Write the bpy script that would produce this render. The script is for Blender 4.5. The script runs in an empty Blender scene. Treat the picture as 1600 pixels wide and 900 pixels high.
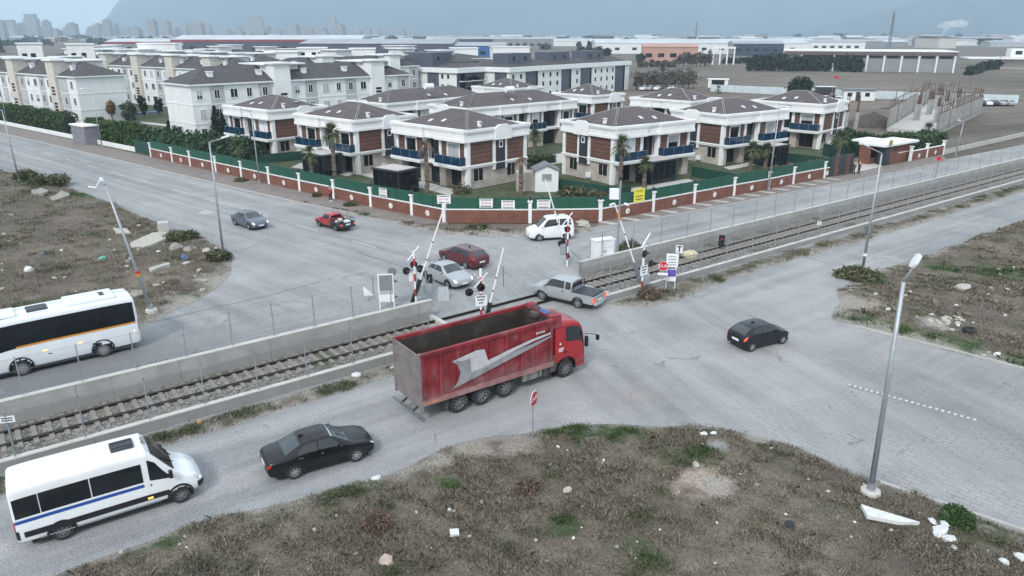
import bpy, bmesh, math, random
import numpy as np
from mathutils import Vector, Matrix, Euler, noise as mnoise
R = math.radians
rng = random.Random(7)
nprng = np.random.default_rng(11)
scene = bpy.context.scene
COL = scene.collection

# ------------------------------------------------------------------ camera, world, sun, exposure
F_PX, CAM_H, PITCH = 1150.0, 17.5, math.atan(398 / 1150.0)
cam = bpy.data.cameras.new('camera'); camo = bpy.data.objects.new('camera', cam); COL.objects.link(camo)
cam.sensor_width = 36.0; cam.lens = 36.0 * F_PX / 1600.0
cam.clip_start = 0.5; cam.clip_end = 40000
camo.location = (0, 0, CAM_H); camo.rotation_euler = (R(90) - PITCH, 0, 0)
scene.camera = camo

SUN_EL, SUN_AZ = R(42), R(200)          # azimuth clockwise from +Y
world = bpy.data.worlds.new('World'); scene.world = world; world.use_nodes = True
wn = world.node_tree; wn.nodes.clear()
w_out = wn.nodes.new('ShaderNodeOutputWorld'); w_bg = wn.nodes.new('ShaderNodeBackground')
w_sky = wn.nodes.new('ShaderNodeTexSky'); w_sky.sky_type = 'NISHITA'; w_sky.sun_disc = False
w_sky.sun_elevation = SUN_EL; w_sky.sun_rotation = SUN_AZ
w_sky.air_density = 1.1; w_sky.dust_density = 4.0; w_sky.ozone_density = 1.2
# overcast: a pale cloud layer mixed over the clear sky
w_tc = wn.nodes.new('ShaderNodeTexCoord'); w_map = wn.nodes.new('ShaderNodeMapping'); w_map.inputs['Scale'].default_value = (1.2, 1.2, 9)
w_no = wn.nodes.new('ShaderNodeTexNoise'); w_no.inputs['Scale'].default_value = 2.2; w_no.inputs['Detail'].default_value = 7
w_rp = wn.nodes.new('ShaderNodeValToRGB')
w_rp.color_ramp.elements[0].position = .38; w_rp.color_ramp.elements[0].color = (.76, .76, .76, 1)
w_rp.color_ramp.elements[1].position = .7; w_rp.color_ramp.elements[1].color = (.97, .97, .97, 1)
w_mx = wn.nodes.new('ShaderNodeMixRGB'); w_mx.inputs['Color2'].default_value = (8.1, 8.85, 9.55, 1)
L = wn.links.new
L(w_tc.outputs['Generated'], w_map.inputs['Vector']); L(w_map.outputs['Vector'], w_no.inputs['Vector'])
L(w_no.outputs['Fac'], w_rp.inputs['Fac']); L(w_rp.outputs['Color'], w_mx.inputs['Fac'])
L(w_sky.outputs['Color'], w_mx.inputs['Color1']); L(w_mx.outputs['Color'], w_bg.inputs['Color'])
w_bg.inputs['Strength'].default_value = 0.085
L(w_bg.outputs['Background'], w_out.inputs['Surface'])

sun = bpy.data.lights.new('sun', 'SUN'); suno = bpy.data.objects.new('sun', sun); COL.objects.link(suno)
sun.energy = 1.25; sun.angle = R(10); sun.color = (1, .96, .9)
sd = Vector((math.sin(SUN_AZ) * math.cos(SUN_EL), math.cos(SUN_AZ) * math.cos(SUN_EL), math.sin(SUN_EL)))
suno.rotation_euler = sd.to_track_quat('Z', 'Y').to_euler(); suno.location = (0, 0, 60)

vs = scene.view_settings
vs.view_transform = 'Standard'; vs.look = 'None'; vs.gamma = 1; vs.use_curve_mapping = False
vs.exposure = 0.92
cy = scene.cycles
cy.max_bounces = 6; cy.diffuse_bounces = 3; cy.glossy_bounces = 3; cy.transmission_bounces = 4; cy.volume_bounces = 2
cy.transparent_max_bounces = 8; cy.caustics_reflective = False; cy.caustics_refractive = False; cy.use_denoising = True

# ------------------------------------------------------------------ helpers
_c, _s = math.cos(PITCH), math.sin(PITCH)
def at(px, py, z=0.0):
    """photo pixel (1600x900) -> point of the horizontal plane at height z"""
    u = (px - 800) / F_PX; v = (py - 450) / F_PX
    t = (CAM_H - z) / (v * _c + _s)
    return Vector((u * t, t * (_c - v * _s), z))

RAIL = R(36.9)
rd = Vector((math.cos(RAIL), math.sin(RAIL), 0)); rn = Vector((-math.sin(RAIL), math.cos(RAIL), 0))
def rail(s, t, z=0.0): return Vector((rd.x * s + rn.x * t, rd.y * s + rn.y * t, z))

def tag(o, label=None, cat=None, group=None, kind=None):
    if label: o['label'] = label
    if cat: o['category'] = cat
    if group: o['group'] = group
    if kind or cat: o['kind'] = kind or 'thing'
    return o
def thing(name, label, cat, loc=(0, 0, 0), rz=0.0, group=None):
    o = bpy.data.objects.new(name, None); COL.objects.link(o); o.empty_display_size = .3
    o.location = loc; o.rotation_euler = (0, 0, rz)
    return tag(o, label, cat, group)
def kids(o): return [c for c in bpy.data.objects if c.parent == o]
def copy_tree(o, parent=None):
    c = o.copy(); COL.objects.link(c)
    if parent is not None: c.parent = parent
    for ch in o.children: copy_tree(ch, c)
    return c
def dup(o, loc, rz=None, label=None, group=None, sc=None):
    c = copy_tree(o); c.location = loc
    if rz is not None: c.rotation_euler = (0, 0, rz)
    if label: c['label'] = label
    if group: c['group'] = group
    if sc: c.scale = sc if hasattr(sc, '__len__') else (sc,) * 3
    return c

class MB:
    def __init__(self, T=None): self.v = []; self.f = []; self.m = []; self.T = T
    def add(self, vs, fs, mi=0):
        b = len(self.v)
        self.v += [self.T(*p) if self.T else tuple(p) for p in vs]
        self.f += [[b + i for i in f] for f in fs]; self.m += [mi] * len(fs); return self
    def box(self, x0, y0, z0, x1, y1, z1, mi=0):
        return self.add([(x0, y0, z0), (x1, y0, z0), (x1, y1, z0), (x0, y1, z0), (x0, y0, z1), (x1, y0, z1), (x1, y1, z1), (x0, y1, z1)],
                        [(0, 3, 2, 1), (4, 5, 6, 7), (0, 1, 5, 4), (1, 2, 6, 5), (2, 3, 7, 6), (3, 0, 4, 7)], mi)
    def beam(self, p, q, w, h, mi=0, up=(0, 0, 1)):
        p = Vector(p); q = Vector(q); d = (q - p).normalized(); s = d.cross(Vector(up))
        if s.length < 1e-4: s = d.cross(Vector((1, 0, 0)))
        s.normalize(); t = s.cross(d); a = s * w / 2; b = t * h / 2
        return self.add([p - a - b, p + a - b, p + a + b, p - a + b, q - a - b, q + a - b, q + a + b, q - a + b],
                        [(0, 3, 2, 1), (4, 5, 6, 7), (0, 1, 5, 4), (1, 2, 6, 5), (2, 3, 7, 6), (3, 0, 4, 7)], mi)
    def cyl(self, p, q, r0, r1=None, n=10, mi=0, caps=True):
        r1 = r0 if r1 is None else r1
        p = Vector(p); q = Vector(q); d = (q - p).normalized()
        s = d.cross(Vector((0, 0, 1)))
        if s.length < 1e-4: s = Vector((1, 0, 0))
        s.normalize(); t = d.cross(s)
        vs = []
        for c, r in ((p, r0), (q, r1)):
            for i in range(n):
                a = 2 * math.pi * i / n; vs.append(c + s * (math.cos(a) * r) + t * (math.sin(a) * r))
        fs = [(i, (i + 1) % n, n + (i + 1) % n, n + i) for i in range(n)]
        if caps: fs += [tuple(range(n - 1, -1, -1)), tuple(range(n, 2 * n))]
        return self.add(vs, fs, mi)
    def tube(self, pts, rs, n=8, mi=0):
        pts = [Vector(p) for p in pts]; m = len(pts)
        if not hasattr(rs, '__len__'): rs = [rs] * m
        vs = []
        for k, p in enumerate(pts):
            d = (pts[min(k + 1, m - 1)] - pts[max(k - 1, 0)]).normalized()
            s = d.cross(Vector((0, .13, 1)));
            if s.length < 1e-3: s = Vector((1, 0, 0))
            s.normalize(); t = d.cross(s)
            for i in range(n):
                a = 2 * math.pi * i / n; vs.append(p + s * (math.cos(a) * rs[k]) + t * (math.sin(a) * rs[k]))
        fs = []
        for k in range(m - 1):
            for i in range(n):
                j = (i + 1) % n; fs.append((k * n + i, k * n + j, (k + 1) * n + j, (k + 1) * n + i))
        fs += [tuple(range(n - 1, -1, -1)), tuple(range((m - 1) * n, m * n))]
        return self.add(vs, fs, mi)
    def prism(self, poly, z0, z1, mi=0):
        n = len(poly)
        vs = [(p[0], p[1], z0) for p in poly] + [(p[0], p[1], z1) for p in poly]
        return self.add(vs, [tuple(range(n - 1, -1, -1)), tuple(range(n, 2 * n))] + [(i, (i + 1) % n, n + (i + 1) % n, n + i) for i in range(n)], mi)
    def slab(self, poly3, d, mi=0):
        """flat polygon given in 3D, thickened by vector d"""
        n = len(poly3); d = Vector(d)
        vs = [Vector(p) for p in poly3] + [Vector(p) + d for p in poly3]
        return self.add(vs, [tuple(range(n - 1, -1, -1)), tuple(range(n, 2 * n))] + [(i, (i + 1) % n, n + (i + 1) % n, n + i) for i in range(n)], mi)
    def lathe(self, prof, c=(0, 0, 0), axis='z', n=20, mi=0, caps=True):
        vs = []
        for (r, h) in prof:
            for i in range(n):
                a = 2 * math.pi * i / n; x, y = r * math.cos(a), r * math.sin(a)
                vs.append((c[0] + x, c[1] + y, c[2] + h) if axis == 'z' else (c[0] + x, c[1] + h, c[2] + y))
        fs = []
        for k in range(len(prof) - 1):
            for i in range(n):
                j = (i + 1) % n; fs.append((k * n + i, k * n + j, (k + 1) * n + j, (k + 1) * n + i))
        if caps: fs += [tuple(range(n)), tuple(range((len(prof) - 1) * n, len(prof) * n))]
        return self.add(vs, fs, mi)
    def ball(self, c, r, mi=0, n=8, sq=(1, 1, 1), jit=0):
        prof = [(math.sin(math.pi * k / n) * r, -math.cos(math.pi * k / n) * r) for k in range(1, n)]
        vs = []; m = n + 2
        for (q, h) in prof:
            for i in range(m):
                a = 2 * math.pi * i / m; j = 1 + (rng.uniform(-jit, jit) if jit else 0)
                vs.append((c[0] + q * math.cos(a) * sq[0] * j, c[1] + q * math.sin(a) * sq[1] * j, c[2] + h * sq[2] * j))
        fs = []
        for k in range(len(prof) - 1):
            for i in range(m):
                j = (i + 1) % m; fs.append((k * m + i, k * m + j, (k + 1) * m + j, (k + 1) * m + i))
        fs += [tuple(range(m - 1, -1, -1)), tuple(range((len(prof) - 1) * m, len(prof) * m))]
        return self.add(vs, fs, mi)
    def build(self, name, mats, parent=None, smooth=False, recalc=True, bevel=0, loc=None, rz=None):
        me = bpy.data.meshes.new(name); me.from_pydata([tuple(p) for p in self.v], [], self.f)
        mats = mats if isinstance(mats, (list, tuple)) else [mats]
        for m in mats: me.materials.append(m)
        if len(mats) > 1: me.polygons.foreach_set('material_index', self.m)
        if recalc:
            bm = bmesh.new(); bm.from_mesh(me); bmesh.ops.recalc_face_normals(bm, faces=bm.faces); bm.to_mesh(me); bm.free()
        if smooth: me.polygons.foreach_set('use_smooth', [True] * len(me.polygons))
        o = bpy.data.objects.new(name, me); COL.objects.link(o)
        if parent is not None: o.parent = parent
        if loc is not None: o.location = loc
        if rz is not None: o.rotation_euler = (0, 0, rz)
        if bevel:
            b = o.modifiers.new('bevel', 'BEVEL'); b.width = bevel; b.segments = 2; b.limit_method = 'ANGLE'
        return o

def np_mesh(name, verts, faces, mat, parent=None, smooth=False):
    """verts (N,3) array, faces (M,k) array"""
    me = bpy.data.meshes.new(name)
    k = faces.shape[1]
    me.vertices.add(len(verts)); me.vertices.foreach_set('co', np.ascontiguousarray(verts, dtype=np.float32).ravel())
    me.loops.add(faces.size); me.loops.foreach_set('vertex_index', np.ascontiguousarray(faces, dtype=np.int32).ravel())
    me.polygons.add(len(faces)); me.polygons.foreach_set('loop_start', np.arange(0, faces.size, k, dtype=np.int32))
    me.update(calc_edges=True); me.validate()
    me.materials.append(mat)
    if smooth: me.polygons.foreach_set('use_smooth', [True] * len(me.polygons))
    o = bpy.data.objects.new(name, me); COL.objects.link(o)
    if parent is not None: o.parent = parent
    return o

def text_mesh(body, size, extrude=.004):
    cu = bpy.data.curves.new('lettering', 'FONT'); cu.body = body; cu.size = size; cu.align_x = 'CENTER'; cu.align_y = 'CENTER'; cu.extrude = extrude; cu.resolution_u = 2
    o = bpy.data.objects.new('lettering', cu); COL.objects.link(o)
    dg = bpy.context.evaluated_depsgraph_get(); dg.update()
    me = bpy.data.meshes.new_from_object(o.evaluated_get(dg))
    bpy.data.objects.remove(o); bpy.data.curves.remove(cu)
    return me
def lettering(body, size, mat, parent, loc, rot, name='lettering'):
    me = text_mesh(body, size); me.materials.clear(); me.materials.append(mat)
    o = bpy.data.objects.new(name, me); COL.objects.link(o); o.parent = parent; o.location = loc; o.rotation_euler = rot
    return o

# ------------------------------------------------------------------ materials
def ramp(nt, fac, stops):
    r = nt.nodes.new('ShaderNodeValToRGB'); e = r.color_ramp.elements
    e[0].position, e[0].color = stops[0][0], (*stops[0][1], 1)
    e[1].position, e[1].color = stops[-1][0], (*stops[-1][1], 1)
    for p, c in stops[1:-1]:
        k = e.new(p); k.color = (*c, 1)
    nt.links.new(fac, r.inputs['Fac']); return r.outputs['Color']
def noise_n(nt, vec, scale, detail=5, rough=.55, dist=0):
    n = nt.nodes.new('ShaderNodeTexNoise'); n.inputs['Scale'].default_value = scale; n.inputs['Detail'].default_value = detail
    n.inputs['Roughness'].default_value = rough; n.inputs['Distortion'].default_value = dist
    if vec is not None: nt.links.new(vec, n.inputs['Vector'])
    return n.outputs['Fac']
def mapping(nt, vec, rot=0, scale=(1, 1, 1), loc=(0, 0, 0)):
    # rotate first, then stretch
    a = nt.nodes.new('ShaderNodeMapping'); a.inputs['Rotation'].default_value = (0, 0, rot); a.inputs['Location'].default_value = loc
    nt.links.new(vec, a.inputs['Vector'])
    b = nt.nodes.new('ShaderNodeMapping'); b.inputs['Scale'].default_value = scale
    nt.links.new(a.outputs['Vector'], b.inputs['Vector']); return b.outputs['Vector']
def mixc(nt, fac, a, b, mode='MIX'):
    m = nt.nodes.new('ShaderNodeMixRGB'); m.blend_type = mode
    for key, val in (('Fac', fac), ('Color1', a), ('Color2', b)):
        if isinstance(val, (int, float)): m.inputs[key].default_value = val
        elif isinstance(val, tuple): m.inputs[key].default_value = (*val[:3], 1)
        else: nt.links.new(val, m.inputs[key])
    return m.outputs['Color']
def mth(nt, op, a, b=None):
    m = nt.nodes.new('ShaderNodeMath'); m.operation = op; m.use_clamp = False
    for i, val in enumerate((a, b)):
        if val is None: continue
        if isinstance(val, (int, float)): m.inputs[i].default_value = val
        else: nt.links.new(val, m.inputs[i])
    return m.outputs[0]
def sstep(nt, x, a, b):
    m = nt.nodes.new('ShaderNodeMapRange'); m.interpolation_type = 'SMOOTHSTEP'
    nt.links.new(x, m.inputs['Value']); m.inputs['From Min'].default_value = a; m.inputs['From Max'].default_value = b
    return m.outputs['Result']
def newmat(name):
    m = bpy.data.materials.new(name); m.use_nodes = True; nt = m.node_tree
    return m, nt, nt.nodes['Principled BSDF']
def objco(nt): return nt.nodes.new('ShaderNodeTexCoord').outputs['Object']
def bump(nt, bs, h, strength, dist=.05):
    b = nt.nodes.new('ShaderNodeBump'); b.inputs['Strength'].default_value = strength; b.inputs['Distance'].default_value = dist
    nt.links.new(h, b.inputs['Height']); nt.links.new(b.outputs['Normal'], bs.inputs['Normal'])
def setp(bs, rough=.6, metal=0, spec=None, coat=0):
    bs.inputs['Roughness'].default_value = rough; bs.inputs['Metallic'].default_value = metal
    if spec is not None: bs.inputs['Specular IOR Level'].default_value = spec
    if coat: bs.inputs['Coat Weight'].default_value = coat; bs.inputs['Coat Roughness'].default_value = .05
def M(name, c, rough=.6, metal=0, var=.12, sc=1.5, bmp=0, bsc=25, spec=None, coat=0, dirt=None, dsc=.8, damt=.5):
    """plain surface: base colour with an uneven tone, optional blotches of a second colour, optional relief"""
    m, nt, bs = newmat(name); co = objco(nt)
    n = noise_n(nt, co, sc, 6)
    col = ramp(nt, n, [(.3, tuple(x * (1 - var) for x in c)), (.7, tuple(min(1, x * (1 + var)) for x in c))])
    if dirt:
        d = sstep(nt, noise_n(nt, co, dsc, 7, .65), .5, .72)
        col = mixc(nt, mth(nt, 'MULTIPLY', d, damt), col, dirt)
    nt.links.new(col, bs.inputs['Base Color']); setp(bs, rough, metal, spec, coat)
    if bmp: bump(nt, bs, noise_n(nt, co, bsc, 4), bmp)
    return m
def EM(name, c, s):
    m, nt, bs = newmat(name); bs.inputs['Base Color'].default_value = (*c, 1); bs.inputs['Emission Color'].default_value = (*c, 1); bs.inputs['Emission Strength'].default_value = s
    return m

WHITE = M('white_render', (.78, .79, .79), .75, var=.05, sc=.6, dirt=(.5, .5, .48), damt=.25)
WALLW = M('white_wall_paint', (.74, .755, .76), .8, var=.06, sc=.35, dirt=(.55, .56, .56), dsc=.4, damt=.35)
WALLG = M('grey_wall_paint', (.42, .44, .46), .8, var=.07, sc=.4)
SLATE = M('slate_cladding', (.075, .09, .12), .55, var=.12, sc=.7)
CREAM = M('cream_stone', (.5, .46, .41), .85, var=.15, sc=3, bmp=.3)
DARKW = M('window_glass', (.009, .012, .016), .12, var=.3, sc=.4, spec=.4)
CARGLASS = M('car_side_glass', (.014, .018, .022), .04, var=.4, sc=.6, spec=.75)
SCREEN = M('car_screen_glass', (.04, .052, .058), .06, var=.25, sc=.5, spec=.8)
FRAMEW = M('white_frame', (.76, .78, .79), .5, var=.03)
DARKM = M('anthracite_metal', (.03, .034, .042), .45, var=.15, sc=1.2)
GLASSB = M('blue_balcony_glass', (.008, .036, .075), .12, var=.25, sc=.8, spec=.7)
STEEL = M('galvanised_steel', (.36, .39, .42), .45, .5, var=.12, sc=2.5)
STEELD = M('weathered_steel', (.2, .22, .24), .55, .4, var=.2, sc=3)
def conc_material():
    m, nt, bs = newmat('stained_concrete'); co = objco(nt); sp = nt.nodes.new('ShaderNodeSeparateXYZ'); nt.links.new(co, sp.inputs[0])
    col = ramp(nt, noise_n(nt, co, .7, 7, .65), [(.3, (.27, .27, .265)), (.7, (.4, .4, .39))])
    low = sstep(nt, mth(nt, 'ADD', sp.outputs[2], mth(nt, 'MULTIPLY', mth(nt, 'SUBTRACT', noise_n(nt, mapping(nt, co, 0, (.5, 1, 2)), 1, 6, .7), .5), 1.1)), .62, .5)
    col = mixc(nt, mth(nt, 'MULTIPLY', low, .5), col, (.2, .2, .195))
    line = mth(nt, 'MULTIPLY', sstep(nt, noise_n(nt, mapping(nt, co, 0, (.35, 1, 8)), 1, 5, .7), .58, .7), .4)
    col = mixc(nt, line, col, (.14, .14, .135)); run = sstep(nt, noise_n(nt, mapping(nt, co, 0, (2.2, 2.2, .12)), 1, 5, .7), .56, .72)
    col = mixc(nt, mth(nt, 'MULTIPLY', run, .4), col, (.19, .185, .175))
    wv = nt.nodes.new('ShaderNodeMath'); wv.operation = 'PINGPONG'; nt.links.new(sp.outputs[0], wv.inputs[0]); wv.inputs[1].default_value = 2.4
    col = mixc(nt, mth(nt, 'MULTIPLY', sstep(nt, wv.outputs[0], .03, .012), .6), col, (.12, .12, .115))
    nt.links.new(col, bs.inputs['Base Color']); setp(bs, .9); bump(nt, bs, noise_n(nt, co, 12, 4), .15); return m
CONC = conc_material()
CONCT = M('concrete_cap', (.47, .465, .44), .88, var=.08, sc=1.2, dirt=(.35, .34, .31), damt=.6)
RUST = M('rusty_steel', (.13, .07, .045), .85, .2, var=.35, sc=3)
BLACK = M('black_plastic', (.012, .012, .014), .5, var=.2, sc=3)
RUBBER = M('tyre_rubber', (.022, .022, .023), .85, var=.25, sc=4, dirt=(.14, .13, .12), dsc=3, damt=.5)
RIM = M('alloy_rim', (.5, .52, .54), .3, .8, var=.1, sc=6)
RIMD = M('steel_rim', (.2, .2, .21), .55, .5, var=.25, sc=6)
CHROME = M('chrome', (.7, .72, .75), .15, .9, var=.04)
SIGNW = M('white_sign_face', (.75, .77, .79), .5, var=.06, sc=4)
SIGNR = M('red_sign_face', (.5, .02, .03), .5, var=.1, sc=3)
REDP = M('red_mast_paint', (.36, .03, .035), .5, var=.2, sc=5)
GREENP = M('green_mesh_panel', (.008, .075, .045), .6, var=.18, sc=1.4, bmp=.2, bsc=40)
GREEND = M('dark_green_mesh_panel', (.01, .055, .04), .65, var=.2, sc=1.4)
LAMPL = M('lamp_cover', (.68, .73, .75), .3, var=.05)
HEADL = EM('lit_headlight', (1, .97, .88), 2.2)
HEADO = M('headlight_glass', (.55, .58, .6), .12, var=.15, sc=10, spec=.6)
TAIL = M('red_lamp_glass', (.42, .015, .015), .2, var=.15, sc=8)
TAILL = EM('lit_red_lamp', (.8, .07, .03), .6)
ORANGEL = EM('lit_orange_lamp', (1, .42, .08), 1.3)
ORANGE = M('orange_paint', (.62, .25, .03), .5, var=.1)
YELLOW = M('yellow_banner_cloth', (.72, .64, .07), .7, var=.08, sc=3)
BLUEP = M('blue_plastic', (.03, .12, .36), .5, var=.15)
PAPER = M('white_litter', (.6, .61, .61), .8, var=.1, sc=5)
STONE = M('pale_rubble', (.4, .38, .34), .9, var=.2, sc=4, bmp=.3)
STONED = M('dull_rubble', (.27, .25, .22), .95, var=.25, sc=3, bmp=.3)
SKIN = M('skin', (.45, .27, .2), .6, var=.08)

def brick_like(name, c1, c2, mortar, scale, bw, bh, axis=0, bmp=.25, rough=.85, msize=.015, rot=0):
    m, nt, bs = newmat(name); co = objco(nt)
    b = nt.nodes.new('ShaderNodeTexBrick'); b.inputs['Scale'].default_value = scale
    b.inputs['Brick Width'].default_value = bw; b.inputs['Row Height'].default_value = bh; b.inputs['Mortar Size'].default_value = msize
    b.inputs['Color1'].default_value = (*c1, 1); b.inputs['Color2'].default_value = (*c2, 1); b.inputs['Mortar'].default_value = (*mortar, 1)
    if axis == 1:   # upright wall: use (x+y, z)
        sp = nt.nodes.new('ShaderNodeSeparateXYZ'); nt.links.new(co, sp.inputs[0]); cb = nt.nodes.new('ShaderNodeCombineXYZ')
        nt.links.new(mth(nt, 'ADD', sp.outputs[0], sp.outputs[1]), cb.inputs[0]); nt.links.new(sp.outputs[2], cb.inputs[1])
        nt.links.new(cb.outputs[0], b.inputs['Vector'])
    else:
        nt.links.new(mapping(nt, co, rot), b.inputs['Vector'])
    n = noise_n(nt, co, .7, 6)
    col = mixc(nt, 1.0, b.outputs['Color'], ramp(nt, n, [(.3, (.8, .8, .8)), (.7, (1.15, 1.15, 1.15))]), 'MULTIPLY')
    nt.links.new(col, bs.inputs['Base Color']); setp(bs, rough)
    bump(nt, bs, b.outputs['Fac'], -bmp, .02)
    return m
BRICK = brick_like('red_brick', (.2, .083, .056), (.165, .068, .047), (.11, .05, .04), 1, .5, .42, 1, msize=.02)
STONEW = brick_like('stone_blocks', (.52, .47, .42), (.43, .39, .35), (.3, .28, .26), 1, .55, .22, 1)
BROWN = brick_like('brown_cladding', (.15, .074, .054), (.13, .064, .048), (.03, .015, .012), 1, 60, .52, 1, msize=.035, rough=.6)
ROOFT = brick_like('roof_tiles', (.12, .1, .1), (.098, .084, .086), (.05, .044, .046), 1, .8, .36, 0, bmp=.5, msize=.03)
ROOFS = brick_like('grey_roof_shingle', (.085, .08, .085), (.07, .067, .072), (.05, .048, .05), 1, .6, .3, 0, bmp=.4, msize=.03)
# ------------------------------------------------------------------ ground, roads, railway bed
def xy(nt, co):
    sp = nt.nodes.new('ShaderNodeSeparateXYZ'); nt.links.new(co, sp.inputs[0]); return sp.outputs[0], sp.outputs[1], sp.outputs[2]
def lin(nt, x, y, a, b, c=0):
    return mth(nt, 'ADD', mth(nt, 'ADD', mth(nt, 'MULTIPLY', x, a), mth(nt, 'MULTIPLY', y, b)), c)
def blob(nt, co, cx, cy, r0, r1, w=.6):
    """soft irregular round mask at world point"""
    v = nt.nodes.new('ShaderNodeVectorMath'); v.operation = 'DISTANCE'; nt.links.new(co, v.inputs[0]); v.inputs[1].default_value = (cx, cy, 0)
    d = mth(nt, 'ADD', v.outputs['Value'], mth(nt, 'MULTIPLY', mth(nt, 'SUBTRACT', noise_n(nt, co, 1.1, 5), .5), w * r1 * 3))
    return sstep(nt, d, r1, r0)

def road_material():
    m, nt, bs = newmat('dusty_road'); co = objco(nt); x, y, z = xy(nt, co)
    s = lin(nt, x, y, rd.x, rd.y); t = lin(nt, x, y, rn.x, rn.y)
    big = noise_n(nt, co, .045, 6, .6); mid = noise_n(nt, co, .33, 7, .65); fine = noise_n(nt, co, 3.2, 6, .7); grit = noise_n(nt, co, 15, 4, .75)
    sa = noise_n(nt, mapping(nt, co, -RAIL, (.022, .55, 1)), 1, 6, .6); sb = noise_n(nt, mapping(nt, co, R(-140), (.022, .42, 1)), 1, 6, .6)
    sc_ = noise_n(nt, mapping(nt, co, R(-112), (.03, .5, 1)), 1, 6, .6)
    mB = mth(nt, 'MULTIPLY', sstep(nt, t, 41, 47), sstep(nt, s, 46, 36))
    mC = mth(nt, 'MULTIPLY', mth(nt, 'MULTIPLY', sstep(nt, s, 18, 24), sstep(nt, s, 44, 36)), sstep(nt, t, 52, 42))
    st = mixc(nt, mC, mixc(nt, mB, sa, sb), sc_)
    v = mth(nt, 'ADD', mth(nt, 'MULTIPLY', st, .62), mth(nt, 'ADD', mth(nt, 'MULTIPLY', big, .3), mth(nt, 'ADD', mth(nt, 'MULTIPLY', mid, .32), mth(nt, 'MULTIPLY', fine, .24))))
    col = ramp(nt, v, [(.5, (.13, .135, .142)), (.62, (.2, .205, .212)), (.74, (.27, .274, .278)), (.92, (.37, .37, .368))])
    # bus road and the far lane of the street carry darker tyre-worn asphalt
    lane = mth(nt, 'MULTIPLY', mth(nt, 'MULTIPLY', sstep(nt, t, 40.8, 42.2), sstep(nt, t, 48.5, 44)), sstep(nt, s, 16, 4))
    col = mixc(nt, mth(nt, 'MULTIPLY', lane, mth(nt, 'ADD', .35, mth(nt, 'MULTIPLY', sa, .5))), col, (.13, .137, .15))
    # pale dust thrown over the crossing and the mouth of the side road
    dust = mth(nt, 'MULTIPLY', sstep(nt, noise_n(nt, co, .11, 7, .62), .42, .66), sstep(nt, s, 8, 30))
    col = mixc(nt, mth(nt, 'MULTIPLY', dust, .5), col, (.39, .385, .375))
    # concrete block paving shows through in places
    bt = nt.nodes.new('ShaderNodeTexBrick'); bt.inputs['Scale'].default_value = 1; bt.inputs['Brick Width'].default_value = .62; bt.inputs['Row Height'].default_value = .3
    bt.inputs['Mortar Size'].default_value = .05; bt.inputs['Mortar Smooth'].default_value = .6
    bt.inputs['Color1'].default_value = (1, 1, 1, 1); bt.inputs['Color2'].default_value = (.93, .93, .94, 1); bt.inputs['Mortar'].default_value = (.75, .76, .77, 1)
    nt.links.new(mapping(nt, co, R(48)), bt.inputs['Vector'])
    pav = mth(nt, 'MULTIPLY', sstep(nt, lin(nt, x, y, .62, -.78, 0), -22, -15), sstep(nt, mth(nt, 'ADD', mth(nt, 'MULTIPLY', mid, .7), mth(nt, 'MULTIPLY', big, .5)), .5, .66))
    pav = mth(nt, 'MULTIPLY', pav, sstep(nt, x, 2, 6))
    pav2 = mth(nt, 'MULTIPLY', sstep(nt, lin(nt, x, y, .62, -.78, 0), -15, -9), sstep(nt, x, 10, 14))
    pm = mth(nt, 'MAXIMUM', pav, mth(nt, 'MULTIPLY', pav2, .38))
    col = mixc(nt, pm, col, mixc(nt, 1.0, col, bt.outputs['Color'], 'MULTIPLY'))
    # reddish mud dragged onto the pavers
    col = mixc(nt, mth(nt, 'MULTIPLY', blob(nt, co, 6.3, 33.6, .4, 2.0), .3), col, (.26, .2, .165))
    # cracks
    vo = nt.nodes.new('ShaderNodeTexVoronoi'); vo.feature = 'DISTANCE_TO_EDGE'; vo.inputs['Scale'].default_value = .12
    wob = nt.nodes.new('ShaderNodeVectorMath'); wob.operation = 'MULTIPLY_ADD'
    nz = nt.nodes.new('ShaderNodeTexNoise'); nz.inputs['Scale'].default_value = .8; nz.inputs['Detail'].default_value = 5; nt.links.new(co, nz.inputs['Vector'])
    nt.links.new(nz.outputs['Color'], wob.inputs[0]); wob.inputs[1].default_value = (2.5, 2.5, 0); nt.links.new(co, wob.inputs[2]); nt.links.new(wob.outputs[0], vo.inputs['Vector'])
    crack = mth(nt, 'MULTIPLY', sstep(nt, vo.outputs['Distance'], .011, .003), sstep(nt, mid, .5, .62))
    col = mixc(nt, mth(nt, 'MULTIPLY', crack, .45), col, (.09, .095, .1))
    # wheel tracks and oil drips
    cross = mixc(nt, mB, t, lin(nt, x, y, .643, .766)); wv = nt.nodes.new('ShaderNodeMath'); wv.operation = 'SINE'
    nt.links.new(mth(nt, 'MULTIPLY', mth(nt, 'ADD', cross, mth(nt, 'MULTIPLY', mid, .9)), 3.5), wv.inputs[0])
    trk = mth(nt, 'MULTIPLY', sstep(nt, wv.outputs[0], .1, .95), sstep(nt, noise_n(nt, co, .09, 5, .6), .42, .6)); col = mixc(nt, mth(nt, 'MULTIPLY', mth(nt, 'MULTIPLY', trk, mth(nt, 'MAXIMUM', mB, sstep(nt, s, 24, 16))), .26), col, (.13, .135, .14))
    oil = mth(nt, 'MULTIPLY', sstep(nt, noise_n(nt, co, 1.7, 5, .6), .64, .74), .4); col = mixc(nt, oil, col, (.11, .112, .115))
    sand = mth(nt, 'MULTIPLY', sstep(nt, noise_n(nt, mapping(nt, co, 0, (1, 1, 1), (9, 2, 0)), .24, 7, .68), .56, .7), .4); col = mixc(nt, sand, col, (.38, .36, .33))
    # loose chippings on the near lane
    grv = mth(nt, 'MULTIPLY', sstep(nt, t, 34.5, 31), sstep(nt, s, 22, 8))
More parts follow.
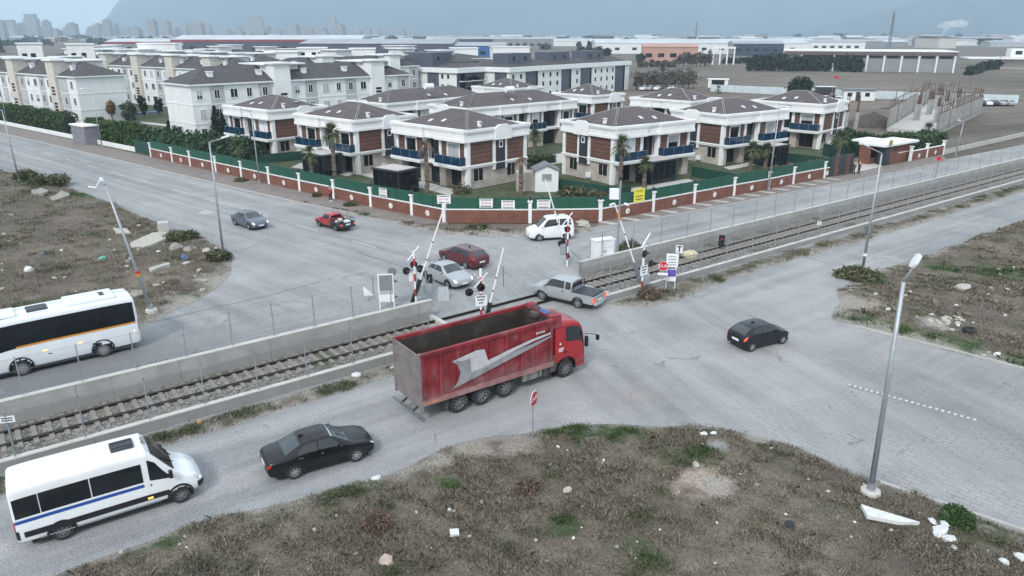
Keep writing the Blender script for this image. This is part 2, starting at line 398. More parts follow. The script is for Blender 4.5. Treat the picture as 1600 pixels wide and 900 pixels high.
    col = mixc(nt, mth(nt, 'MULTIPLY', mth(nt, 'ADD', .3, mth(nt, 'MULTIPLY', grv, .45)), 1.0), col, mixc(nt, 1.0, col, ramp(nt, grit, [(.34, (.45, .46, .5)), (.66, (1.6, 1.6, 1.6))]), 'MULTIPLY'))
    nt.links.new(col, bs.inputs['Base Color']); setp(bs, .88, spec=.3)
    bump(nt, bs, mth(nt, 'ADD', fine, mth(nt, 'MULTIPLY', grit, .5)), .25, .03)
    return m
ROAD = road_material()

def soil_colour(nt, co, dark=1.0):
    a = noise_n(nt, co, .16, 7, .62); b = noise_n(nt, co, .9, 7, .68); c = noise_n(nt, co, 5, 5, .7)
    v = mth(nt, 'ADD', mth(nt, 'MULTIPLY', a, .45), mth(nt, 'ADD', mth(nt, 'MULTIPLY', b, .35), mth(nt, 'MULTIPLY', c, .25)))
    col = ramp(nt, v, [(.4, (.07 * dark, .06 * dark, .047 * dark)), (.53, (.125 * dark, .107 * dark, .084 * dark)), (.64, (.185 * dark, .162 * dark, .13 * dark)), (.78, (.29 * dark, .262 * dark, .22 * dark))])
    return col, a, b, c
GREENSPOTS = [(at(905, 680), 1.5), (at(960, 690), 1.0), (at(1090, 715), 1.3), (at(1060, 680), .7), (at(1000, 870), 1.0), (at(1030, 775), .5), (at(870, 680), .9), (at(820, 690), .8), (at(930, 676), 1.2), (at(985, 680), .9), (at(1000, 700), .8), (at(1115, 735), .8), (at(1110, 690), .7), (at(880, 830), .8), (at(250, 850), 1.2), (at(700, 765), .8)] + [(at(*q), r_) for q, r_ in (((1345, 508), 1.6), ((1400, 520), 1.6), ((1455, 535), 1.7), ((1520, 553), 1.7), ((1585, 570), 1.6), ((1350, 440), 2.2), ((1560, 430), 3.0), ((1470, 420), 2.0), ((60, 290), 3.5), ((130, 310), 3.0), ((300, 470), 1.6))]
BARESPOTS = [(at(1095, 760), 1.7, (.34, .28, .235)), (at(1120, 705), .9, (.27, .27, .28)), (at(1120, 770), 1.2, (.28, .26, .24)), (at(800, 700), 1.6, (.25, .22, .19)), (at(740, 705), 1.5, (.26, .235, .2)), (at(690, 728), .9, (.26, .24, .21)), (at(1180, 690), 1.1, (.25, .235, .21)), (at(350, 440), 2.6, (.3, .28, .25)), (at(290, 478), 2.4, (.27, .25, .22)), (at(1320, 480), 3.2, (.3, .27, .24)), (at(1460, 515), 1.6, (.33, .31, .29))]
def soil_material():
    m, nt, bs = newmat('dry_soil'); co = objco(nt); x, y, z = xy(nt, co)
    col, a, b, c = soil_colour(nt, co)
    gr = mth(nt, 'MULTIPLY', sstep(nt, noise_n(nt, mapping(nt, co, 0, (1, 1, 1), (31, 7, 0)), .3, 7, .65), .52, .66), .55)
    col = mixc(nt, gr, col, (.045, .062, .025))
    for (p, r) in GREENSPOTS: col = mixc(nt, mth(nt, 'MULTIPLY', blob(nt, co, p.x, p.y, r * .3, r, .7), .75), col, (.032, .068, .02))
    for (p, r, k) in BARESPOTS: col = mixc(nt, mth(nt, 'MULTIPLY', blob(nt, co, p.x, p.y, r * .4, r, .55), .9), col, k)
    nt.links.new(col, bs.inputs['Base Color']); setp(bs, .95, spec=.2)
    at_ = nt.nodes.new('ShaderNodeAttribute'); at_.attribute_name = 'edge'
    dm = sstep(nt, mth(nt, 'ADD', at_.outputs['Fac'], mth(nt, 'MULTIPLY', mth(nt, 'SUBTRACT', noise_n(nt, co, .8, 6, .65), .5), 3.2)), 1.1, .0)
    col = mixc(nt, mth(nt, 'MULTIPLY', dm, .8), col, (.29, .275, .255))
    sp_ = noise_n(nt, co, 17, 4, .75); col = mixc(nt, 1.0, col, ramp(nt, sp_, [(.34, (.42, .42, .42)), (.5, (1, 1, 1)), (.66, (1.8, 1.75, 1.68))]), 'MULTIPLY')
    lich = sstep(nt, noise_n(nt, mapping(nt, co, 0, (1, 1, 1), (5, 3, 0)), 2.6, 6, .7), .58, .7); col = mixc(nt, mth(nt, 'MULTIPLY', lich, .35), col, (.3, .28, .24)); nt.links.new(col, bs.inputs['Base Color'])
    bump(nt, bs, mth(nt, 'ADD', b, mth(nt, 'MULTIPLY', c, .6)), .8, .12)
    return m
SOIL = soil_material()
DUSTY = M('dusty_earth', (.29, .27, .25), .95, var=.25, sc=.6, bmp=.4, bsc=7, dirt=(.15, .135, .11), dsc=.5, damt=.7)
def land_material():
    m, nt, bs = newmat('open_land'); co = objco(nt)
    a = noise_n(nt, co, .012, 7, .6); b = noise_n(nt, mapping(nt, co, R(-20), (.03, .18, 1)), 1, 7, .65); c = noise_n(nt, co, .6, 6, .7)
    v = mth(nt, 'ADD', mth(nt, 'MULTIPLY', a, .4), mth(nt, 'ADD', mth(nt, 'MULTIPLY', b, .4), mth(nt, 'MULTIPLY', c, .25)))
    col = ramp(nt, v, [(.42, (.085, .075, .06)), (.52, (.15, .13, .108)), (.62, (.2, .175, .15)), (.75, (.27, .25, .22))])
    col = mixc(nt, mth(nt, 'MULTIPLY', sstep(nt, noise_n(nt, co, .02, 6, .6), .55, .7), .5), col, (.07, .08, .045))
    nt.links.new(col, bs.inputs['Base Color']); setp(bs, .95, spec=.2); bump(nt, bs, c, .5, .2)
    return m
LAND = land_material()
LAWN = M('garden_lawn', (.05, .068, .028), .95, var=.35, sc=.8, bmp=.6, bsc=9, dirt=(.15, .13, .09), dsc=.5, damt=.7)
def ballast_material():
    m, nt, bs = newmat('track_ballast'); co = objco(nt)
    vo = nt.nodes.new('ShaderNodeTexVoronoi'); vo.inputs['Scale'].default_value = 11; nt.links.new(co, vo.inputs['Vector'])
    col = ramp(nt, vo.outputs['Color'], [(.1, (.06, .054, .05)), (.5, (.165, .155, .145)), (.9, (.34, .33, .32))])
    gr = mth(nt, 'MULTIPLY', sstep(nt, noise_n(nt, co, .35, 7, .65), .52, .64), .75)
    col = mixc(nt, gr, col, (.06, .075, .035)); col = mixc(nt, mth(nt, 'MULTIPLY', sstep(nt, noise_n(nt, co, .2, 6), .5, .65), .5), col, (.16, .135, .11))
    nt.links.new(col, bs.inputs['Base Color']); setp(bs, .95); bump(nt, bs, vo.outputs['Distance'], .9, .05)
    return m
BALL = ballast_material()
PAVING = brick_like('pavement_blocks', (.245, .205, .19), (.215, .185, .175), (.15, .135, .125), 1, .4, .2, 0, bmp=.2, msize=.02, rot=R(-40))
PALEP = M('pale_slabs', (.46, .44, .42), .85, var=.12, sc=1.5)

def sheet(name, pts, z, mat, kind='structure'):
    o = MB().add([(p[0], p[1], z) for p in pts], [tuple(range(len(pts)))]).build(name, mat, recalc=False)
    if o.data.polygons[0].normal.z < 0: o.data.flip_normals()
    return tag(o, kind=kind)

sheet('ground', [(-9000, -400), (9000, -400), (9000, 9000), (-9000, 9000)], -.06, LAND)
sheet('road', [(-240, 258), (-250, 245), (-120, 100), (-60, 10), (-20, 5), (60, 5), (90, 30), (330, 250), (322, 303), (85.1, 123.5), (7.9, 68.3), (-2.4, 66.6), (-9.9, 69.6), (-95, 138.4)][::-1], 0, ROAD)

def inside(poly, P):
    x, y = P[:, 0], P[:, 1]; r = np.zeros(len(P), bool); n = len(poly)
    for i in range(n):
        x0, y0 = poly[i]; x1, y1 = poly[(i + 1) % n]
        c = ((y0 > y) != (y1 > y)) & (x < (x1 - x0) * (y - y0) / ((y1 - y0) if y1 != y0 else 1e-9) + x0); r ^= c
    return r
def edge_dist(poly, P):
    best = np.full(len(P), 1e9); near = np.zeros_like(P); n = len(poly)
    for i in range(n):
        a = np.array(poly[i]); b = np.array(poly[(i + 1) % n]); d = b - a
        t = np.clip(((P - a) @ d) / (d @ d + 1e-12), 0, 1); q = a + t[:, None] * d; dd = np.hypot(*(P - q).T)
        k = dd < best; best[k] = dd[k]; near[k] = q[k]
    return best, near
def wobble(poly, step, amp, seed):
    out = []; n = len(poly)
    for i in range(n):
        a = Vector((*poly[i][:2], 0)); b = Vector((*poly[(i + 1) % n][:2], 0)); k = max(1, int((b - a).length / step))
        nn = Vector((-(b - a).y, (b - a).x, 0)).normalized()
        for j in range(k):
            p = a.lerp(b, j / k); w = mnoise.noise(Vector((p.x * .45, p.y * .45, seed))) * amp + mnoise.noise(Vector((p.x * 1.7, p.y * 1.7, seed))) * amp * .4
            p = p + nn * w; out.append((p.x, p.y))
    return out
def hfield(P, amp, seed):
    h = np.zeros(len(P))
    for f_, a_ in ((.11, 1.0), (.35, .5), (1.1, .25)):
        ph = np.random.default_rng(seed + int(f_ * 100)).uniform(0, 6.28, (5, 3))
        for k in range(5):
            th = ph[k, 2]; h += a_ * amp / 5 * np.sin((P[:, 0] * math.cos(th) + P[:, 1] * math.sin(th)) * f_ * (1.3 + .4 * k) + ph[k, 0])
    return h
FIELDS = {}
def field(name, poly, step, amp, base, mat, seed, wob=.5, fall=1.2):
    poly = wobble(poly, 1.2, wob, seed)
    A = np.array(poly); lo = A.min(0) - step; hi = A.max(0) + step
    nx = int((hi[0] - lo[0]) / step) + 1; ny = int((hi[1] - lo[1]) / step) + 1
    gx, gy = np.meshgrid(lo[0] + np.arange(nx) * step, lo[1] + np.arange(ny) * step, indexing='ij')
    P = np.stack([gx.ravel(), gy.ravel()], 1); ins = inside(poly, P); d, near = edge_dist(poly, P)
    def height(Q, dd):
        return np.clip(dd / fall, 0, 1) ** .7 * (base + np.maximum(hfield(Q, amp, seed), -base * .6)) + .012
    idx = np.arange(nx * ny).reshape(nx, ny)
    q = np.stack([idx[:-1, :-1], idx[1:, :-1], idx[1:, 1:], idx[:-1, 1:]], -1).reshape(-1, 4)
    keep = ins[q].any(1); q = q[keep]
    P2 = P.copy(); out = ~ins; P2[out] = near[out]; z = height(P2, np.where(out, 0, d))
    used = np.unique(q); mp = np.full(nx * ny, -1); mp[used] = np.arange(len(used))
    o = np_mesh(name, np.column_stack([P2[used], z[used]]), mp[q], mat, smooth=True); tag(o, kind='structure')
    o.data.attributes.new('edge', 'FLOAT', 'POINT').data.foreach_set('value', np.where(out, 0, d)[used].astype(np.float32))
    FIELDS[name] = (poly, height); return o
def ground_z(name, pts):
    poly, h = FIELDS[name]; Q = np.array([(p[0], p[1]) for p in pts]); d, _ = edge_dist(poly, Q); z = h(Q, d); z[~inside(poly, Q)] = 0; return z
def gz(x, y):
    for n in FIELDS:
        z = ground_z(n, [(x, y)])[0]
        if z > 0: return float(z)
    return 0.0

NEAR = [(-15.7, 20.5), (-12, 23.2), (-5.3, 26.6), (-2.3, 29.3), (1.5, 30.6), (5.4, 30.7), (9.6, 30.4), (11.6, 29.3), (15.6, 25.6), (19, 22.9), (36, 8), (30, 3), (-30, 3), (-38, 4)]
LEFT = [tuple(at(*p)[:2]) for p in ((90, 288), (170, 316), (265, 356), (330, 376), (364, 400), (357, 430), (325, 462), (236, 502))] + [(-45, 27.8), (-80, 4), (-125, 60), (-150, 160), (-69.6, 99.7)]
RIGHT = [(20.9, 44.2), (23.4, 49.9), (26.7, 53.6), (34.1, 58.7), (50.6, 70.9), (200, 183), (240, 150), (120, 12), (50, 14), (28.2, 36.8), (23.5, 41.6)]
field('near_field', NEAR, .35, .22, .22, SOIL, 3)
field('left_field', LEFT, .6, .4, .45, SOIL, 5, fall=1.8)
field('right_field', RIGHT, .7, .3, .25, SOIL, 9)
# grass verges along the low kerb walls and the retaining walls
S = lambda *ps: [tuple(rail(*p)[:2]) for p in ps]
field('verge_soil', S((-25, 33.95), (21.2, 33.95), (20.5, 33.0), (14, 32.5), (-6, 32.3), (-25, 32)), .3, .06, .08, SOIL, 21, wob=.25, fall=.5)
field('verge_earth', S((33.6, 33.9), (120, 34.0), (180, 34.2), (180, 32.4), (70, 31.8), (46, 32.2), (38, 31.4), (35, 31.9)), .35, .07, .1, SOIL, 22, wob=.35, fall=.6)
field('wall_foot_soil', S((-25, 39.45), (20.5, 38.98), (20, 40.0), (14, 41.6), (6, 42.2), (0, 41.4), (-25, 41.0)), .3, .06, .05, DUSTY, 23, wob=.3, fall=.5)
field('roadside_dirt', S((37.5, 39.95), (60, 39.9), (100, 39.8), (160, 39.75), (160, 41.2), (100, 41.3), (60, 41.3), (42, 41.2)), .4, .06, .06, DUSTY, 24, wob=.4, fall=.5)
field('pavement_dirt', [tuple(at(*p)[:2]) for p in ((470, 313), (560, 332), (640, 347), (700, 358), (800, 360), (930, 358), (925, 364), (800, 372), (690, 366), (600, 345), (470, 319))], .35, .05, .06, DUSTY, 25, wob=.35, fall=.4)

# railway bed
def strip(name, s0, s1, t0, t1, z, mat): return sheet(name, [rail(s0, t0), rail(s1, t0), rail(s1, t1), rail(s0, t1)], z, mat)
strip('ballast_bed', -60, 21.6, 34.4, 39.15, .03, BALL)
strip('ballast_bed', 33.4, 220, 34.3, 39.65, .03, BALL)
CROSSP = M('crossing_slabs', (.29, .288, .283), .9, var=.14, sc=.8, dirt=(.24, .23, .22), damt=.6)
strip('crossing_slabs', 21.6, 33.4, 36.85, 37.8, .012, CROSSP)
strip('crossing_slabs', 21.6, 33.4, 35.3, 36.42, .012, CROSSP)

rail_m = M('rail_steel', (.045, .036, .032), .45, .6, var=.3, sc=2)
tr = thing('railway_track', 'single railway track of brown rails on pale concrete sleepers through the crossing', 'railway track', rail(0, 37.31), RAIL)
for t in (-.69, .69):
    mb = MB(); mb.box(-60, t - .045, .13, 220, t + .045, .175); mb.box(-60, t - .012, .06, 220, t + .012, .13); mb.box(-60, t - .065, .035, 220, t + .065, .06)
    mb.build('rail', rail_m, tr, bevel=0)
for s in (21.6, 33.4): pass
slm = M('concrete_sleeper', (.22, .203, .185), .9, var=.15, sc=2)
def sleeper_mb(s):
    mb = MB(); mb.add([(s - .13, -1.25, .02), (s + .13, -1.25, .02), (s + .13, 1.25, .02), (s - .13, 1.25, .02), (s - .1, -1.24, .085), (s + .1, -1.24, .085), (s + .1, 1.24, .085), (s - .1, 1.24, .085)],
            [(0, 3, 2, 1), (4, 5, 6, 7), (0, 1, 5, 4), (1, 2, 6, 5), (2, 3, 7, 6), (3, 0, 4, 7)]); return mb
sl = sleeper_mb(0).build('sleeper', slm, tr)
pos = [-4.0 + .62 * i for i in range(42)] + [33.7 + .62 * i for i in range(58)]
sl.location.x = pos[0]
for s in pos[1:]:
    c = sl.copy(); COL.objects.link(c); c.location.x = s
mb = MB()
for s in [33.7 + .62 * i for i in range(58, 200)]: b = sleeper_mb(s); mb.add(b.v, b.f)
tag(mb.build('distant_sleepers', slm, tr), kind='stuff')

# ------------------------------------------------------------------ retaining walls with fence posts
def wall_run(name, label, cat, a, b, h, w, posts, post_h, hooked=False, cap=True, mats=(CONC, CONCT), post_m=STEEL, wires=3, wire_h=None, panel_joint=True):
    """straight wall a->b (bottom of its track side), posts at distances along it"""
    a = Vector(a); b = Vector(b); d = b - a; ln = d.length
    t = thing(name, label, cat, a, math.atan2(d.y, d.x))
    MB().box(0, 0, 0, ln, w, h - .06 if cap else h).build('wall', mats[0], t, bevel=.012)
    if cap: MB().box(-.01, -.015, h - .06, ln + .01, w + .015, h).build('coping', mats[1], t, bevel=.01)
    if posts:
        mb = MB(); mb.box(-.025, w / 2 - .025, h, .025, w / 2 + .025, h + post_h)
        if hooked: mb.beam((0, w / 2, h + post_h - .01), (0, w / 2 - .22, h + post_h + .24), .04, .04)
        p = mb.build('fence_post', post_m, t); p.location.x = posts[0]
        for s in posts[1:]:
            c = p.copy(); COL.objects.link(c); c.location.x = s; c.rotation_euler.y = rng.uniform(-.02, .02); c.rotation_euler.x = rng.uniform(-.025, .025)
        for k in range(wires):
            z = h + (post_h if wire_h is None else wire_h) * (k + 1) / (wires + .15)
            MB().cyl((posts[0], w / 2, z), (posts[-1], w / 2, z), .006, n=4).build('fence_wire', STEELD, t)
    return t
P1 = at(30, 612, 1.5); 
def along(a, d, pts, z):   # distances of photo posts along a line
    return sorted(((at(px, py, z) - Vector(a)).dot(d)) for px, py in pts)
a = rail(-60, 39.1); b = rail(22.6, 38.65)
ps = along(a, rd, ((37, 611), (128, 591), (212, 571), (290, 552), (363, 536), (430, 520), (494, 507), (555, 493), (614, 479)), 1.5)
step = (ps[-1] - ps[0]) / (len(ps) - 1)
wall_run('retaining_wall', 'tall grey concrete wall with wire fence posts beside the road of the white coach', 'retaining wall', a, b, 1.3, .3,
         [ps[0] - step * k for k in range(8, 0, -1)] + ps + [82.3], 2.0)
a = rail(-60, 34.2); b = rail(21.0, 34.2)
ps = along(a, rd, ((25, 715), (135, 686), (235, 657), (321, 633), (404, 609), (480, 587), (551, 567)), .55)
step = (ps[-1] - ps[0]) / (len(ps) - 1)
wall_run('kerb_wall', 'low concrete wall with hooked fence posts between the rails and the dark sedan road', 'low wall', a, b, .55, .28,
         [ps[0] - step * k for k in range(6, 0, -1)] + ps + [ps[-1] + step, ps[-1] + 2 * step - .4], 2.0, hooked=True)
a = rail(36.4, 39.65); b = rail(150, 39.4); d = (b - a).normalized()
wall_run('retaining_wall', 'tall concrete wall lining the rails below the brick fence of the villas', 'retaining wall', a, b, 1.08, .28,
         [2.2, 5.6] + [8.9 + 3.15 * k for k in range(33)], 2.0)
a = rail(33.6, 34.2); b = rail(180, 34.2)
wall_run('kerb_wall', 'low pale concrete kerb wall with thin posts next to the red stop sign', 'low wall', a, b, .45, .28,
         [.6 + 3.2 * k for k in range(30)], 2.0)
# short return walls at the crossing mouths
mb = MB(); mb.box(-.15, 0, 0, .15, 3.0, .28); o = mb.build('end_wall', CONCT, loc=rail(22.5, 36.4), rz=RAIL, bevel=.02); tag(o, 'short pale concrete edge beam at the end of the tall wall by the silver sedan', 'edge beam')
mb = MB(); mb.box(-.15, 0, 0, .15, 5.2, .22); o = mb.build('end_wall', CONCT, loc=rail(35.0, 34.6), rz=RAIL + .18, bevel=.02); tag(o, 'pale concrete edge beam across the rails beside the silver pickup', 'edge beam')

# road paint
PAINT = M('worn_road_paint', (.5, .51, .52), .8, var=.18, sc=3)
pa = at(464, 351.5); pb = at(506, 363.5); pd = (pb - pa).normalized()
for k in range(-14, 2):
    q = pa + pd * (k * 8.6); n = Vector((-pd.y, pd.x, 0)) * .06
    o = sheet('road_marking', [q - n, q + pd * 3.4 - n, q + pd * 3.4 + n, q + n], .004, PAINT)
SEAM = M('tar_seam', (.1, .105, .11), .85, var=.3, sc=2)
for pts in (((1176, 382), (1292, 410)), ((232, 505), (330, 482), (420, 462), (500, 440)), ((560, 395), (640, 420), (660, 440))):
    q = [at(*p) for p in pts]
    for a, b in zip(q[:-1], q[1:]):
        n = Vector((-(b - a).y, (b - a).x, 0)).normalized() * .05; sheet('road_seam', [a - n, b - n, b + n, a + n], .0035, SEAM)
# ------------------------------------------------------------------ pavements and gardens
FPX_L = [(237.5, 246), (271, 254), (299, 260.5), (339, 269.6), (379, 278.5), (422, 288.5), (470, 299.5), (523, 311), (581, 324.5), (645, 337.5), (695, 348)]
FPX_C = [(695, 348), (828, 348.5), (937, 347)]
FPX_R = [(937, 347), (1019, 332), (1083, 319), (1145, 307), (1199, 297), (1237.5, 288.5), (1286, 279)]
FPX_E = [(1421, 252.5), (1446, 247.5), (1472, 242)]
FL, FC, FR, FE = [[at(*p) for p in q] for q in (FPX_L, FPX_C, FPX_R, FPX_E)]
def raised(name, pts, z0, z1, mat, bev=0):
    o = MB().prism([(p[0], p[1]) for p in pts], z0, z1).build(name, mat, bevel=bev); return tag(o, kind='structure')
curbL = [at(*p) for p in ((0, 208), (120, 236), (235, 263), (350, 290), (470, 318), (560, 336), (640, 350))]
farL = at(0, 195); dL = (curbL[0] - curbL[2]).normalized()
raised('pavement', [curbL[0] + dL * 60] + curbL + [at(700, 350)] + FL[::-1] + [farL, farL + dL * 60], -.05, .1, PAVING)
curbR = [at(*p) for p in ((930, 357), (1010, 345), (1100, 328), (1250, 299), (1400, 270), (1480, 254))]
raised('pavement', curbR + [at(1472, 242)] + FE[::-1][1:] + [at(1374, 262), at(1329, 272.5)] + FR[::-1], -.05, .1, PAVING)
KERB = M('kerb_stone', (.38, .375, .365), .9, var=.12, sc=2)
def kerb(pts):
    mb = MB()
    for a, b in zip(pts[:-1], pts[1:]): mb.beam((a.x, a.y, .06), (b.x, b.y, .06), .18, .13)
    tag(mb.build('kerb', KERB), kind='structure')
kerb(curbL[:-1]); kerb(curbR); kerb([at(*p) for p in ((1335, 511), (1400, 527), (1490, 549), (1620, 583))]); kerb([at(*p) for p in ((1375, 756), (1490, 795), (1620, 838))])
# pale slab bands across the pavement
for k in range(15):
    s = k / 14; q0 = FR[0].lerp(FR[-1], s) + Vector((.55, -.75, 0)) * .35; dirn = Vector((.62, -.78, 0))
    w = (FR[-1] - FR[0]).normalized() * .35
    o = sheet('pavement_band', [q0 - w, q0 + dirn * 1.75 - w + (FR[-1] - FR[0]).normalized() * .5, q0 + dirn * 1.75 + w + (FR[-1] - FR[0]).normalized() * .5, q0 + w], .105, PALEP)
# compound ground behind the fences
raised('garden', FL + FC[1:] + FR[1:] + [at(1472, 242), at(1408, 222), at(1318, 198), at(1255, 172), Vector((34, 150, 0)), Vector((18, 185, 0)), Vector((40, 262, 0)), Vector((-40, 230, 0)), Vector((-150, 230, 0)), farL + dL * 30, farL], -.05, .06, LAWN)
def patch_ground(name, pxs, z, mat): return sheet(name, [at(*p) for p in pxs], z, mat)
for pxs in (((660, 283), (720, 300), (700, 306), (640, 290)), ((560, 262), (640, 282), (625, 290), (540, 268)), ((955, 300), (1075, 280), (1085, 284), (965, 306)), ((470, 255), (560, 268), (545, 276), (455, 262)),
            ((1130, 262), (1230, 243), (1240, 247), (1140, 266)), ((830, 262), (900, 252), (880, 240), (820, 246))):
    patch_ground('terrace', pxs, .068, PALEP)
patch_ground('driveway', ((1300, 276), (1380, 262), (1360, 244), (1310, 250)), .068, PALEP)
patch_ground('garden_path', ((220, 190), (262, 195), (262, 198), (220, 193)), .07, PALEP)

# ------------------------------------------------------------------ brick fence with pillars, green panels and star tiles
def star_poly(r, n=8, inner=.62):
    return [(math.cos(math.pi * i / n) * (r if i % 2 == 0 else r * inner), math.sin(math.pi * i / n) * (r if i % 2 == 0 else r * inner)) for i in range(2 * n)]
def brick_fence(label, pts, stars=True, green=True, panels=3, gp=GREENP, hb=1.3, ends=(True, True), skip_star=()):
    t = thing('brick_fence', label, 'fence', pts[0]); o = pts[0]
    for i, p in enumerate(pts):
        if (i == 0 and not ends[0]) or (i == len(pts) - 1 and not ends[1]): continue
        q = p - o; mb = MB(); mb.box(-.17, -.17, 0, .17, .17, 2.1); mb.box(-.26, -.26, 2.1, .26, .26, 2.22)
        pl = mb.build('pillar', WHITE, t, bevel=.012); pl.location = q
        pl.rotation_euler.z = math.atan2((pts[min(i + 1, len(pts) - 1)] - pts[max(i - 1, 0)]).y, (pts[min(i + 1, len(pts) - 1)] - pts[max(i - 1, 0)]).x)
        mb = MB(); mb.cyl((0, 0, 2.22), (0, 0, 2.3), .07, n=8); mb.cyl((0, 0, 2.3), (0, 0, 2.58), .1, .15, n=6); mb.cyl((0, 0, 2.58), (0, 0, 2.7), .19, .03, n=6)
        mb.build('lantern', DARKM, pl)
    for i in range(len(pts) - 1):
        a, b = pts[i] - o, pts[i + 1] - o; d = b - a; ln = d.length; rz = math.atan2(d.y, d.x)
        mb = MB(); mb.box(.1, -.1, 0, ln - .1, .1, hb); w = mb.build('brick_wall', BRICK, t); w.location = a; w.rotation_euler.z = rz
        mb = MB(); mb.box(.12, -.14, hb, ln - .12, .14, hb + .09); mb.build('coping', WHITE, w)
        if green:
            n = panels
            for k in range(n):
                x0 = .2 + (ln - .4) * k / n; x1 = .2 + (ln - .4) * (k + 1) / n - .07
                mb = MB(); mb.box(x0, -.03, hb + .12, x1, .03, hb + 1.22)
                g = mb.build('mesh_panel', gp, w)
                mb = MB(); mb.box(x1, -.045, hb + .09, x1 + .06, .045, hb + 1.27); mb.build('panel_post', GREEND, w)
        if stars and i not in skip_star:
            side = -1
            st = MB(); pol = star_poly(.34); st.slab([(x + ln / 2, -.101, .66 + z) for x, z in pol], (0, -.035, 0)); s_ = st.build('star_tile', WHITE, w)
            mb = MB(); pol = star_poly(.13, 8, .8); mb.slab([(x + ln / 2, -.137, .66 + z) for x, z in pol], (0, -.012, 0)); mb.build('tile_boss', CREAM, s_)
    return t
brick_fence('long brick fence with white pillars and star tiles along the street of the grey sedan', FL)
brick_fence('short plain brick fence with sale signs at the street corner behind the white car', FC, stars=False, panels=5, ends=(False, False))
brick_fence('brick fence with star tiles and yellow banner running beside the railway road', FR + [at(1294, 277.5)], panels=3, ends=(True, False))
brick_fence('brick fence with white pillars and no green mesh beyond the guard house', FE, green=False, hb=1.45)
# white railing wall beyond the compound
a = at(1474, 242); b = at(1640, 204)
wall_run('railing_wall', 'low white wall with dark railing posts in front of the bare building plot', 'wall', a, b, .75, .2, [.5 + 1.9 * k for k in range(22)], .8, mats=(CONCT, CONCT), post_m=STEELD, wires=2)
a = farL + dL * 60; b = at(212, 238)
MBw = MB(); ln = (b - a).length; MBw.box(0, 0, 0, ln, .25, .75)
tag(MBw.build('garden_wall', WALLW, loc=a, rz=math.atan2((b - a).y, (b - a).x)), 'low white wall in front of the clipped hedge by the white flats', 'wall')

# inner green fences between the gardens
def mesh_fence(label, pts, h=1.3, z=.06):
    o = Vector((pts[0].x, pts[0].y, z)); t = thing('garden_fence', label, 'fence', o)
    for i in range(len(pts) - 1):
        a, b = pts[i], pts[i + 1]; d = b - a; ln = d.length; rz = math.atan2(d.y, d.x)
        p = MB().box(.03, -.02, .03, ln - .03, .02, h).build('mesh_panel', GREEND, t); p.location = a - pts[0]; p.rotation_euler.z = rz
        n = max(1, int(ln / 2.2))
        for k in range(n + 1):
            q = MB().box(-.035, -.035, 0, .035, .035, h + .06).build('panel_post', GREENP, t); q.location = a - pts[0] + d * (k / n)
mesh_fence('dark green garden fence between the wing palm and the long grass by the small hut', [at(872, 297), at(968, 312), at(985, 308)])
mesh_fence('green garden fence between the two villas facing the railway road', [at(1080, 276), at(1172, 293)])
mesh_fence('green garden fence beside the villa by the sliding gate', [at(1225, 253), at(1310, 265)])
mesh_fence('green garden fence under the long hedge bank next to the first villa', [at(392, 258), at(480, 250)])
mesh_fence('green mesh fence below the shrub bank where the brick fence begins', [at(212, 238), at(300, 256), at(330, 262)], h=1.9)
mesh_fence('green garden fence behind the palm at the sliding gate', [at(1285, 243), at(1320, 252), at(1352, 243)], h=1.8)

